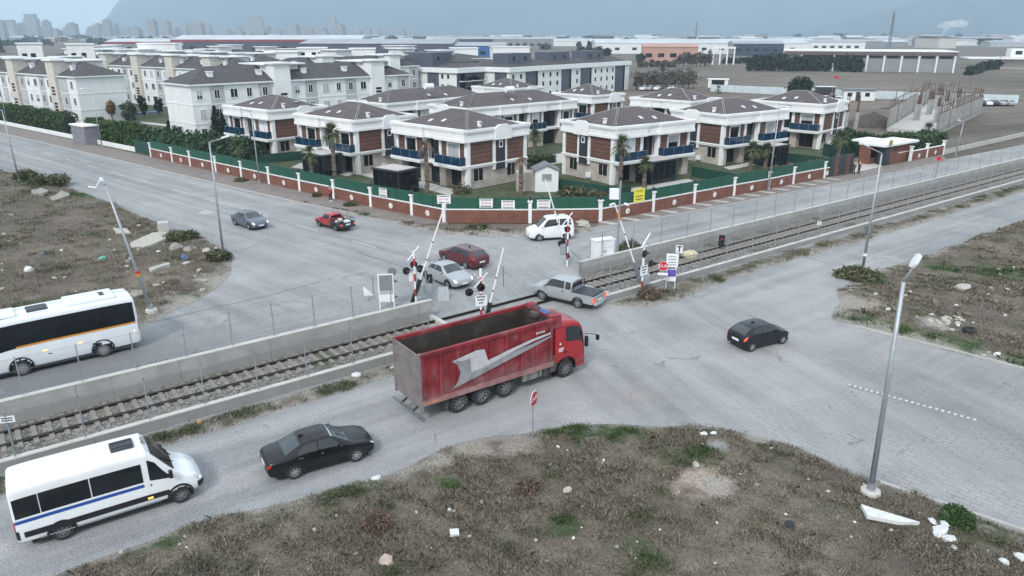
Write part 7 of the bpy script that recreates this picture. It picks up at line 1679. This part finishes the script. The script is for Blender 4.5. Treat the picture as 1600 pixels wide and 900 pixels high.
def conifer(label, base, top, width_px, mat=LF_DARK, n=900, leaf=.22, group=None, name='fir_tree', z0=0, fixed=None):
    b = at(*base); Hh = height_of(base[0], top, b.y) if fixed is None else fixed; r = width_px / F_PX * (b.y * _c + CAM_H * _s) / 2
    t = thing(name, label, 'tree', (b.x, b.y, z0), rng.uniform(0, 6), group); MB().tube([(0, 0, -.1), (0, 0, Hh * .9)], [.12, .03], 6).build('trunk', BARK, t)
    z = nprng.uniform(0, 1, n) ** 1.25; tier = .78 + .3 * np.abs(np.sin(z * 26)); a = nprng.uniform(0, 6.28, n); rr = r * (1 - z) ** .85 * tier * nprng.uniform(.5, 1.1, n)
    p = np.stack([np.cos(a) * rr, np.sin(a) * rr, .25 + z * (Hh - .25) - rr * .18], 1); leaves('crown', p, leaf, mat, t, aspect=2.0); return t
def palm(label, base, top, crown_px, dead=False, z0=.06, n=38, droop=.55):
    b = at(*base); zt = height_of(base[0] if True else 0, top, b.y); r = crown_px / F_PX * (b.y * _c + CAM_H * _s) / 2 * 1.08; zc = zt - r * (.45 if not dead else .15)
    t = thing('palm_tree', label, 'palm tree', (b.x, b.y, z0), rng.uniform(0, 6)); mb = MB()
    k = max(5, int(zc / .28)); pts = [(0, 0, -.1)]; rs = [.3]
    for i in range(1, k): pts.append((.03 * math.sin(i), .03 * math.cos(i * 1.3), zc * i / (k - 1))); rs.append(.2 + (.05 if i % 2 else -.01) + .06 * (1 - i / k))
    mb.tube(pts, rs, 9).build('trunk', PALMB, t)
    V = []; F = []
    def frond(az, el, ln, dr, wd):
        m = 6; pr = []
        for j in range(m + 1):
            s = j / m; x = ln * s * math.cos(el) * (1 - .15 * s); z = ln * (s * math.sin(el) - dr * s * s); pr.append((x, z))
        for fan in range(9):
            fa = (fan - 4) / 4 * .62; base_i = len(V)
            for j, (x, z) in enumerate(pr):
                s = j / m; hw = wd * (.25 + .75 * math.sin(math.pi * min(1, s * 1.1))) * .35
                if s > .4: off = fa * (s - .4) / .6 * ln * .55
                else: off = 0
                c = math.cos(az); q = math.sin(az); zz = zc + z - abs(off) * .25
                for sg in (-1, 1): V.append((c * x - q * (off + sg * hw * .5), q * x + c * (off + sg * hw * .5), zz))
            for j in range(m): i0 = base_i + 2 * j; F.append((i0, i0 + 1, i0 + 3, i0 + 2))
    for i in range(n):
        az = i * 2.399 + rng.uniform(-.2, .2); s = i / n
        if dead: el, dr = R(rng.uniform(-30, 40)), rng.uniform(.7, 1.1); ln = r * rng.uniform(.7, 1.15)
        else: el, dr = R(80 - 105 * s + rng.uniform(-8, 8)), droop * (.25 + s * .6); ln = r * rng.uniform(.85, 1.1)
        frond(az, el, ln, dr, r * .14)
    V2 = np.array(V); np_mesh('crown', V2, np.array(F), LF_DEAD if dead else LF_PALM, t)
    if not dead:   # skirt of dry leaves
        V.clear(); F.clear()
        for i in range(14): frond(i * 2.399, R(rng.uniform(-75, -50)), r * rng.uniform(.45, .7), .1, r * .08)
        np_mesh('dry_skirt', np.array(V), np.array(F), LF_DEAD, t)
    return t
palm('tall green palm in front of the villa with blue balconies on the street side', (524, 286), 198, 40)
palm('short green palm with a shaggy trunk beside the dark grey pavilion', (488, 283), 232, 30)
palm('small palm with drooping brown leaves below the first villa by the shrub bank', (375, 262), 222, 30)
palm('bare trunked dead palm with brown hanging leaves before the front villa', (668, 303), 218, 32, dead=True, n=16)
palm('dead palm trunk with a few brown leaves beside the small white hut', (814, 306), 244, 28, dead=True, n=12)
palm('tall green palm standing above the yellow banner', (968, 303), 217, 40)
palm('short bushy palm beside the dark pavilion at the yellow banner villa', (1006, 296), 249, 32)
palm('green palm nearer the pavilion of the twin palms', (1172, 268), 226, 32); palm('green palm nearer the lamp post of the twin palms', (1195, 266), 227, 30)
palm('bushy palm between the sliding gate and the white villa', (1308, 254), 208, 34)
palm('small palm beyond the gap between the two front villas', (835, 240), 205, 30)
palm('palm rising from the clipped conifers beside the guard house', (1447, 222), 196, 28)
palm('lone low palm on the bare ground behind the villas', (1122, 146), 136, 16, n=22)
# hedges
def hedge(label, a, b, w, h, mat, n, leaf=.22, name='hedge', rough=.12, z0=.0, wavy=.1):
    d = b - a; ln = d.length; t = thing(name, label, 'hedge', (a.x, a.y, z0), math.atan2(d.y, d.x))
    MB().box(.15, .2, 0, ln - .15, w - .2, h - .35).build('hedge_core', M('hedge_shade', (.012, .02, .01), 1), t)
    x = nprng.uniform(0, ln, n); f = nprng.uniform(0, 1, n); sel = nprng.integers(0, 10, n)
    hx = h * (1 + wavy * np.sin(x * 1.9) * .5 + wavy * np.sin(x * .7 + 1) * .6)
    y = np.where(sel < 4, 0, np.where(sel < 6, w, nprng.uniform(0, w, n))); z = np.where(sel < 6, f * hx, hx)
    p = np.stack([x, y, z], 1) + nprng.normal(size=(n, 3)) * rough; p[:, 2] = np.maximum(p[:, 2], .03)
    leaves('foliage', p, leaf, mat, t); return t
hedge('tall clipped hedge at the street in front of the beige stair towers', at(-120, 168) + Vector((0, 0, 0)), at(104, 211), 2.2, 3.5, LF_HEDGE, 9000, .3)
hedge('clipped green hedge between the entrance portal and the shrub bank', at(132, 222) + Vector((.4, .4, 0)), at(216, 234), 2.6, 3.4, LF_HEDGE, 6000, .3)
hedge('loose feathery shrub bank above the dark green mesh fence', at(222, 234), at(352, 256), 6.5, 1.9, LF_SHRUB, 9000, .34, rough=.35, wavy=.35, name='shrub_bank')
hedge('low dark hedge behind the guard house along the building plot', at(1312, 222), at(1420, 232), 1.4, 1.6, LF_MID, 2600, .26, rough=.2, wavy=.25)
hedge('clipped conifer hedge at the end of the brick fence by the railing wall', at(1424, 244), at(1474, 236), 3.4, 2.6, LF_MID, 3200, .28, rough=.2)
hedge('yellow green hedge behind the palm at the sliding gate', at(1300, 236), at(1352, 240), 1.6, 1.7, LF_HEDGE, 2000, .24, rough=.15)
hedge('dark planter hedge with garden lamps between the two front villas', at(822, 262), at(868, 254), 1.2, 1.1, LF_MID, 1200, .22, rough=.15)
hedge('rough dry reed bank behind the fence of the twin palms', at(1212, 281), at(1288, 268), 1.0, 1.1, LF_DEAD, 1800, .3, rough=.2, name='reed_bank')
hedge('tall dry grass bank along the garden fence of the corner lawn', at(876, 314), at(948, 322), 1.8, .9, LF_WEED, 2200, .24, rough=.25, name='grass_bank')
for k, (bx, by, tp, wd) in enumerate(((280, 214, 186, 14), (296, 216, 182, 16), (322, 219, 182, 15), (341, 222, 166, 24), (352, 224, 178, 20), (266, 210, 190, 12))):
    conifer(['small dark fir at the white end wall before the shrub bank', 'dark fir in the gap beside the corner of the shuttered flats', 'narrow dark fir close beside the tallest fir', 'tallest dark fir next to the first villa', 'dark fir touching the wall of the first villa', 'smallest dark fir at the garden path'][k], (bx, by), tp, wd, n=1100, leaf=.26, z0=.06)
broad_tree('slender autumn tree with orange brown leaves before the blank end wall', (177, 194), 157, 19, LF_AUT, 700, .3, low=.35, trunk=.1, z0=.06)
broad_tree('drooping grey green willow beside the blank end wall', (205, 194), 158, 29, LF_WILLOW, 1500, .32, name='willow_tree', low=.02, z0=.06)
broad_tree('dark round tree beside the blue pool basin in the estate garden', (226, 183), 150, 16, LF_DARK, 700, .3, low=.1, z0=.06)
broad_tree('dark tree by the garden path of the estate', (250, 180), 152, 16, LF_DARK, 700, .3, low=.12, z0=.06)
MBp = MB().box(-3, -1.2, .0, 3, 1.2, .12).build('pool', BLUEP, loc=at(236, 176) + Vector((0, 0, .08)), rz=R(50)); tag(MBp, 'blue pool basin glimpsed between the dark garden trees', 'pool')
# the middle distance
broad_tree('large dark tree standing in front of the pale hoarding', (1248, 158), 119, 46, LF_DARK, 2200, .55, low=.08, nb=9)
for k in range(24):
    px = 1172 + k * 7.4; wd = rng.uniform(13, 17); broad_tree('dark evergreen in the dense row before the long grey warehouse', (px, 110.5 + rng.uniform(-.6, .8) + k * .05), 84 + rng.uniform(-2, 6), wd, LF_DARK, 420, 1.0, name='evergreen_tree', group='dark evergreens before the grey warehouse', low=.05, nb=5, trunk=.25)
for k in range(9):
    px = 1514 + k * 7.5; broad_tree('dark evergreen at the short end of the grey warehouse', (px, 117 - k * 1.6 + rng.uniform(-.5, .5)), 104 - k * 2.2 + rng.uniform(-2, 2), 15, LF_DARK, 320, 1.0, name='evergreen_tree', group='dark evergreens past the end of the warehouse', low=.05, nb=5, trunk=.25)
conifer('tall pointed pine above the dark clump on the field edge', (919, 92), 65, 9, n=500, leaf=1.0, name='pine_tree')
for k, (px, wd, tp) in enumerate(((905, 14, 74), (920, 22, 71), (936, 22, 71), (948, 16, 75))): broad_tree(['dark pine at the street end of the clump on the field edge', 'dark pine below the pointed one', 'broad dark pine in the middle of the clump', 'dark pine at the open end of the clump'][k], (px, 93), tp, wd, LF_DARK, 500, 1.0, low=.1, name='pine_tree', trunk=.3)
broad_tree('round dark tree beside the salmon pink factory', (1001, 98), 83, 17, LF_DARK, 500, .9, low=.1, trunk=.25)
for k in range(8):
    px = 1062 + k * 6.5; broad_tree('bare brown tree in the thicket beside the white posted portico', (px, 104 + rng.uniform(-1, 1)), 80 + rng.uniform(-2, 6), 13, LF_BARE, 260, .8, name='bare_tree', group='bare trees beside the portico', low=.15, trunk=.2)
for k in range(6): broad_tree('dark bush along the road below the dark blue glazed factory', (1132 + k * 8, 99), 90 + rng.uniform(-1, 1), 11, LF_DARK, 160, .9, name='bush', group='bushes below the blue factory', low=.0, trunk=.2, nb=3)
for k in range(7): broad_tree('low brown bush in front of the salmon pink factory', (1000 + k * 9, 105), 94 + rng.uniform(-2, 2), 12, LF_BARE, 180, .8, name='bush', group='brown bushes at the pink factory', low=.0, trunk=.15, nb=3)
for k in range(16):
    px = 992 + k * 6 + rng.uniform(-2, 2); b = at(px, 139 + rng.uniform(-2, 2)); Hh = height_of(px, 106 + rng.uniform(-2, 10), b.y)
    t = thing('sapling', 'slim bare sapling in the thicket behind the villas and parked cars', 'tree', (b.x, b.y, 0), 0, 'bare saplings behind the estate'); MB().tube([(0, 0, -.1), (.1, 0, Hh * .5), (0, .1, Hh)], [.16, .1, .04], 5).build('trunk', BARK, t)
    p = np.column_stack([nprng.normal(0, .7, 90), nprng.normal(0, .7, 90), nprng.uniform(Hh * .25, Hh, 90)]); leaves('crown', p, .34, LF_BARE, t, aspect=6)
for k in range(170):
    px = rng.choice([rng.uniform(-10, 640), rng.uniform(640, 1600)]); py = rng.uniform(62, 78)
    if px > 1160 and py > 74: continue
    broad_tree('dark distant tree among the hazy sheds and city blocks', (px, py), py - rng.uniform(7, 11), rng.uniform(9, 26), LF_DARK, 150, 2.6, name='distant_tree', group='distant trees on the plain', low=.0, trunk=.3, nb=4)
conifer('dark pointed tree at the far corner of the estate roofs', (3, 82), 58, 10, n=300, leaf=1.2, name='pine_tree')
# small bushes and weeds near the camera
def bush(label, px, py, r, h, mat=LF_WEED, n=500, leaf=.09, name='bush'):
    b = at(px, py); z = gz(b.x, b.y); t = thing(name, label, 'bush', (b.x, b.y, z), rng.uniform(0, 6)); MB().tube([(0, 0, -.1), (0, .02, h * .6)], [.05, .02], 5).build('stem', BARK, t)
    cs = [(0, 0, h * .5, r, r * .8, h * .5)] + [(math.cos(a) * r * .6, math.sin(a) * r * .6, h * .4, r * .5, r * .5, h * .4) for a in (0.3, 1.7, 3.2, 4.6)]
    p = blobs(int(n * 1.6), cs); p[:, 2] = np.maximum(p[:, 2] * nprng.uniform(.25, 1.15, len(p)), .02); leaves('foliage', p, leaf * (.75 if mat is LF_WEED else 1), mat, t, aspect=4.5 if mat is LF_WEED else 2.4, up=.55 if mat is LF_WEED else 0); return t
bush('bright green bush at the rim of the paved road beside the torn white scraps', 1494, 822, .6, .55, LF_HEDGE, 1200, .07)
bush('low spreading green bush at the foot of the lamp post with the sign back', 1342, 434, 1.7, .7, LF_WEED, 1300, .13)
bush('green bush beside the far lamp post of the rubbish strewn field', 42, 284, 1.3, 1.3, LF_WEED, 900, .2)
bush('grassy bush at the foot of the long armed lamp post', 342, 408, .9, .8, LF_WEED, 700, .14)
bush('low green bush on the bank behind the concrete slabs', 80, 292, 2.2, 1.2, LF_WEED, 1200, .2)
bush('olive bush near the white concrete block on the field edge', 285, 376, 1.4, .6, LF_WEED, 800, .15)
bush('brown tangled bush around the foot of the orange banded crossing signal', 1014, 466, .8, .8, LF_DEAD, 700, .1)
bush('grey green bush on the tall wall behind the control cabinet', 985, 392, 1.0, .9, LF_WEED, 600, .13)
bush('scrubby tuft on the pavement by the star tiles of the long fence', 377, 284, .8, .5, LF_WEED, 350, .14)
bush('weed tuft against the long fence behind the walking person', 495, 308, .5, .6, LF_WEED, 300, .12)
bush('spreading weed on the pavement ahead of the walking person', 548, 322, .8, .5, LF_WEED, 350, .12)
bush('dark weed clump on the dusty pavement of the corner fence', 745, 357, 1.2, .35, LF_WEED, 400, .12)
bush('bare branched shrub on the lawn below the front villa', 722, 302, 1.1, 1.2, LF_WEED, 420, .14)
bush('brown straw tuft in the middle of the near field', 826, 775, .55, .5, LF_DEAD, 900, .06)
bush('round brown straw tuft low in the near field', 590, 830, .6, .55, LF_DEAD, 900, .06)
for k, (px, py) in enumerate(((150, 790), (215, 880), (380, 870), (310, 830), (520, 790), (1100, 700))): pass

# ------------------------------------------------------------------ grass and dry weeds: uncountable, one object per field
def grass_material(name, spots=(), green=.25):
    m, nt, bs = newmat(name); co = objco(nt); g = nt.nodes.new('ShaderNodeNewGeometry')
    straw = ramp(nt, g.outputs['Random Per Island'], [(0, (.075, .064, .046)), (.3, (.17, .15, .115)), (.7, (.3, .27, .21)), (1, (.52, .48, .39))])
    grn = ramp(nt, g.outputs['Random Per Island'], [(0, (.03, .055, .016)), (.6, (.055, .11, .028)), (1, (.12, .17, .055))])
    mk = sstep(nt, noise_n(nt, mapping(nt, co, 0, (1, 1, 1), (31, 7, 0)), .3, 7, .65), .62 - green * .4, .74 - green * .4)
    mk = mth(nt, 'MULTIPLY', mk, .7)
    for (p, r) in spots: mk = mth(nt, 'MAXIMUM', mk, blob(nt, co, p.x, p.y, r * .3, r, .9))
    nt.links.new(mixc(nt, mk, straw, grn), bs.inputs['Base Color']); setp(bs, .8, spec=.2); return m
GRASS = grass_material('dry_grass_blades', GREENSPOTS); GRASSG = grass_material('verge_grass_blades', (), .75)
def vis(P):
    d = P[:, 1] * _c + CAM_H * _s; px = 800 + F_PX * P[:, 0] / d; v = (-P[:, 1] * _s + CAM_H * _c) / d; py = 450 + F_PX * v
    return (px > -120) & (px < 1720) & (py < 960) & (py > 40)
def grass(name, fld, n, h0, h1, w, mat, clump=.5, seed=1, bare=(), lean=1.1, tall=0.02, bbox=None, edge=.15):
    g = np.random.default_rng(seed); poly, hf = FIELDS[fld]; A = np.array(poly); lo, hi = A.min(0), A.max(0)
    if bbox: lo = np.maximum(lo, bbox[0]); hi = np.minimum(hi, bbox[1])
    out = []; got = 0
    for _ in range(30):
        P = g.uniform(lo, hi, (n * 2, 2)); P = P[vis(P)]; P = P[inside(poly, P)]; d, _n = edge_dist(poly, P)
        fld_n = sum(np.sin(P[:, 0] * f * math.cos(t) + P[:, 1] * f * math.sin(t) + s) for f, t, s in ((1.3, .3, 0), (2.1, 1.4, 2), (3.3, 2.4, 4), (.6, 2.0, 1), (5.1, .9, 3))) / 5
        k = (g.uniform(0, 1, len(P)) < np.clip(.34 + fld_n * clump * 2.6, .03, 1)) & (d > edge * g.uniform(0, 1.6, len(P)))
        for (q, r, c) in bare: k &= np.hypot(P[:, 0] - q.x, P[:, 1] - q.y) > r * g.uniform(.45, .8, len(P))
        P = P[k]; out.append(np.column_stack([P, hf(P, edge_dist(poly, P)[0]), fld_n[k]])); got += len(P)
        if got >= n: break
    P = np.concatenate(out)[:n]; n = len(P); fn = P[:, 3]
    nc = max(4, n // 420); ci = g.integers(0, n, nc); k = g.integers(0, n, n // 3); cc = P[ci][g.integers(0, nc, len(k))]; off = g.normal(0, 1, (len(k), 2)) * (.1 + h1 * .7)
    P[k, :2] = cc[:, :2] + off; P[k, 2] = cc[:, 2]; P[k, 3] = g.uniform(.6, 1.6, len(k)); radial = np.full(n, np.nan); radial[k] = np.arctan2(off[:, 1], off[:, 0])
    kk = inside(poly, P[:, :2]); P = P[kk]; radial = radial[kk]; n = len(P); fn = P[:, 3]
    h = g.uniform(h0, h1, n) * (1 + .35 * np.maximum(fn, 0)) * np.where(g.uniform(0, 1, n) < tall, 2.1, 1)
    az = np.where(np.isnan(radial), g.uniform(0, 6.28, n), radial + g.normal(0, .5, n)); ln = h * g.uniform(.15, lean, n); wa = az + g.uniform(.8, 2.2, n)
    b = P[:, :3].copy(); b[:, 2] -= .015
    wv = np.column_stack([np.cos(wa), np.sin(wa), np.zeros(n)]) * (w * g.uniform(.6, 1.4, n))[:, None] / 2
    mid = b + np.column_stack([np.cos(az) * ln * .35, np.sin(az) * ln * .35, h * .62]); tip = b + np.column_stack([np.cos(az) * ln, np.sin(az) * ln, h * g.uniform(.7, 1.0, n)])
    V = np.stack([b - wv, b + wv, mid + wv * .7, tip, mid - wv * .7], 1).reshape(-1, 3); F = np.arange(5 * n).reshape(n, 5)
    return tag(np_mesh(name, V, F, mat), kind='stuff')
grass('dry_grass', 'near_field', 260000, .03, .125, .011, GRASS, seed=2, bare=BARESPOTS)
grass('dry_grass', 'left_field', 95000, .06, .2, .022, GRASS, seed=3, bare=BARESPOTS, lean=.8)
grass('dry_grass', 'right_field', 85000, .05, .17, .022, GRASS, seed=4, bare=BARESPOTS, bbox=((18, 30), (110, 130)))
grass('verge_grass', 'verge_soil', 26000, .04, .15, .012, GRASSG, seed=5)
grass('verge_grass', 'verge_earth', 18000, .05, .17, .02, GRASSG, seed=6, bbox=((5, 40), (80, 110)))
grass('verge_grass', 'wall_foot_soil', 5000, .05, .2, .02, GRASS, seed=7)
grass('verge_grass', 'roadside_dirt', 4000, .06, .2, .03, GRASS, seed=8, bbox=((5, 50), (90, 120)))
grass('verge_grass', 'pavement_dirt', 2500, .06, .25, .05, GRASS, seed=9)

# ------------------------------------------------------------------ rubble and litter
def rock_mesh(seed, mat, flat=.55):
    st = rng.getstate(); rng.seed(seed); o = MB().ball((0, 0, 0), 1, n=5, sq=(1, .75, flat), jit=.22).build('rubble', mat); rng.setstate(st); return o
def lay(label, cat, px, py, mat, size, name='rubble', flat=.5, seed=None, group=None, lift=.3):
    b = at(px, py); z = gz(b.x, b.y); o = rock_mesh(seed if seed is not None else int(px * 7 + py), mat, flat); o.name = name; s = size
    o.scale = (s, s, s); o.location = (b.x, b.y, z + s * flat * lift); o.rotation_euler = (rng.uniform(-.2, .2), rng.uniform(-.2, .2), rng.uniform(0, 6)); return tag(o, label, cat, group)
def slab_piece(label, cat, poly_px, th, mat, name='slab', tilt=0, lift=.03):
    ps = [at(*p) for p in poly_px]; c = sum(ps, Vector((0, 0, 0))) / len(ps); z = max(gz(p.x, p.y) for p in ps) + lift
    if mat is not PAPER:
        ps = [q for a, b in zip(ps, ps[1:] + ps[:1]) for q in (a, a.lerp(b, rng.uniform(.3, .7)) + Vector((rng.uniform(-.2, .2), rng.uniform(-.2, .2), 0)))]; th *= .7
    o = MB().prism([(p.x - c.x, p.y - c.y) for p in ps], -.1, th).build(name, mat, loc=(c.x, c.y, z)); o.rotation_euler = (rng.uniform(-.06, .06) + tilt, rng.uniform(-.06, .06), 0); return tag(o, label, cat)
slab_piece('flat white sheet of paper lying on the dry grass', 'paper', [(703, 839), (717, 838), (718, 847), (704, 848)], .02, PAPER, 'paper_sheet', lift=.14)
slab_piece('long white torn board lying at the foot of the tall lamp post', 'board', [(1342, 806), (1362, 812), (1434, 831), (1402, 832), (1352, 824)], .05, PAPER, 'torn_board', lift=.15)
for k, (px, py, s) in enumerate(((1455, 825, .2), (1468, 838, .32), (1480, 852, .3), (1488, 866, .17), (1462, 846, .2), (1474, 828, .2))):
    t = lay(['crumpled white plastic at the top of the torn scrap heap', 'largest crumpled white plastic in the scrap heap', 'white plastic sheet at the low side of the scrap heap', 'last white scrap below the torn heap', 'greyish plastic scrap against the torn heap', 'white scrap next to the bright green bush'][k], 'scrap', px, py, PAPER, s, 'plastic_scrap', flat=.35, seed=50 + k)
lay('dark crumpled rag lying alone in the near field', 'rag', 1233, 829, M('dark_rag', (.03, .03, .04), .9, var=.4, sc=6), .25, 'rag', .4)
lay('reddish stone at the bottom edge of the near field', 'stone', 603, 889, M('pinkish_stone', (.42, .33, .28), .9, var=.15, sc=4, bmp=.3), .3, 'stone', .6)
lay('pale torn cloth at the edge of the gravelly road', 'cloth', 588, 749, PAPER, .24, 'torn_cloth', .3)
lay('white broken block beside the straw tuft', 'rubble', 887, 775, STONE, .22, 'rubble', .5)
lay('white bag standing at the grey gravel patch', 'bag', 1098, 692, PAPER, .16, 'bag', .8); lay('white bag lying beside the gravel patch near the paved road', 'bag', 1114, 690, PAPER, .15, 'bag', .6)
lay('white lump on the pinkish bare patch', 'rubble', 1086, 740, STONE, .17, 'rubble', .8)
lay('white plastic scrap in the lowest corner of the near field', 'scrap', 1590, 880, PAPER, .25, 'plastic_scrap', .4); lay('green white packaging scrap near the lower corner', 'scrap', 1566, 888, PAPER, .18, 'plastic_scrap', .5)
lay('flat white foam block on the grass verge beside the low kerb wall', 'foam block', 557, 588, PAPER, .3, 'foam_block', .4); lay('orange brown stone on the verge above the white minibus', 'stone', 312, 663, M('orange_stone', (.4, .23, .1), .9), .17, 'stone', .9)
lay('white lump on the verge near the truck tailgate', 'rubble', 613, 578, STONE, .17, 'rubble', .7)
slab_piece('pale concrete slab lying below the field edge near the white block', 'concrete slab', [(205, 385), (240, 372), (270, 372), (262, 380), (225, 392), (206, 392)], .25, STONE, 'concrete_slab')
slab_piece('pale slab with a ragged edge behind the leaning lamp post', 'concrete slab', [(178, 366), (200, 366), (206, 372), (182, 373)], .2, STONE, 'concrete_slab')
slab_piece('long flat stone slab in the middle of the rubbish', 'concrete slab', [(234, 432), (262, 423), (268, 426), (240, 436)], .22, STONE, 'concrete_slab')
slab_piece('broken slab on the bank near the far lamp post', 'concrete slab', [(52, 306), (66, 302), (78, 308), (70, 314), (54, 312)], .25, STONED, 'concrete_slab'); slab_piece('jagged slab on the bank at the street edge', 'concrete slab', [(80, 318), (98, 309), (112, 315), (96, 320), (84, 322)], .25, STONED, 'concrete_slab')
b = at(257, 366); o = MB().box(-.45, -.4, 0, .45, .4, 1.05).build('concrete_block', CONCT, loc=(b.x, b.y, gz(b.x, b.y) - .05), rz=.5, bevel=.05); tag(o, 'upright white concrete block on the field edge', 'concrete block')
lay('big grey boulder on the rubbish heap by the lamp post', 'boulder', 276, 393, STONED, .7, 'boulder', .45); lay('grey boulder next to the larger one on the rubbish heap', 'boulder', 294, 397, STONED, .5, 'boulder', .6); lay('earthy lump under the leaning lamp post', 'boulder', 218, 472, STONED, .8, 'boulder', .5)
lay('blue plastic drum lying on the rubbish heap', 'drum', 289, 411, M('blue_drum_plastic', (.05, .1, .19), .5), .4, 'drum', .7); lay('white lump touching the blue plastic drum', 'rubble', 292, 419, STONE, .4, 'rubble', .5); lay('green plastic bag in the middle of the rubbish', 'bag', 161, 411, M('green_plastic', (.12, .4, .28), .5), .35, 'bag', .6); lay('blue rag in the rubbish strewn field', 'rag', 68, 406, M('blue_rag_cloth', (.12, .17, .26), .8), .25, 'rag', .5)
lay('white bag alone low in the rubbish strewn field', 'bag', 48, 433, PAPER, .42, 'bag', .7); lay('white bag at the foot of the long armed lamp post', 'bag', 342, 401, PAPER, .35, 'bag', .8); lay('long pale slab of rubble in the grassy corner', 'rubble', 323, 398, STONE, .5, 'rubble', .4)
lay('white slab half sunk in the field of the side road', 'concrete slab', 1502, 457, STONE, .7, 'concrete_slab', .35); lay('white lump of rubble at the verge of the paved road', 'rubble', 1556, 559, PAPER, .25, 'rubble', .6)
lay('boulder on the dusty pavement behind the white people carrier', 'boulder', 912, 352, STONE, .75, 'boulder', .5)
b = at(1512, 529); z = gz(b.x, b.y); t = thing('tyre', 'old black tyre lying in the grass of the side road field', 'tyre', (b.x, b.y, z + .02)); MB().lathe([(.2, 0), (.33, -.02), (.38, .06), (.38, .16), (.33, .24), (.2, .22), (.2, 0)], (0, 0, 0), 'z', 22).build('tyre_casing', RUBBER, t)
protos = [rock_mesh(200 + k, m_, f_) for k, (m_, f_) in enumerate(((STONE, .5), (PAPER, .45), (STONE, .7), (STONED, .6)))]
for o in protos: o.name = 'litter'
used = [False] * 4
def scatter(n, fld, label, group, s0, s1, seed, region):
    g = random.Random(seed); c = 0
    while c < n:
        px, py = g.uniform(*region[0]), g.uniform(*region[1]); b = at(px, py)
        z = ground_z(fld, [(b.x, b.y)])[0]
        if z < .05: continue
        k = g.choice((0, 0, 1, 2, 3)); o = protos[k] if not used[k] else protos[k].copy()
        if used[k]: COL.objects.link(o)
        used[k] = True; s = g.uniform(s0, s1); o.scale = (s, s, s); o.location = (b.x, b.y, z + s * .25); o.rotation_euler = (g.uniform(-.4, .4), g.uniform(-.4, .4), g.uniform(0, 6)); tag(o, label, 'litter', group); c += 1
scatter(60, 'near_field', 'small pale stone or scrap lying in the dry grass of the near field', 'small litter in the near field', .05, .12, 1, ((80, 1590), (690, 895)))
scatter(34, 'left_field', 'small pale scrap lying in the rubbish strewn field of the leaning lamp', 'small litter in the rubbish strewn field', .1, .28, 2, ((0, 340), (330, 470)))
scatter(26, 'right_field', 'small pale stone lying in the field beyond the side road', 'small litter beyond the side road', .08, .22, 3, ((1320, 1595), (420, 560)))
b0 = at(1476, 512)
for k in range(26):
    g = random.Random(300 + k); o = protos[0].copy(); COL.objects.link(o); s = g.uniform(.1, .26); x, y = b0.x + g.gauss(0, .9), b0.y + g.gauss(0, .6); o.location = (x, y, gz(x, y) + s * .2); o.scale = (s, s, s); o.rotation_euler = (0, 0, g.uniform(0, 6)); tag(o, 'broken pale brick in the rubble heap near the old tyre', 'rubble', 'rubble heap near the old tyre')
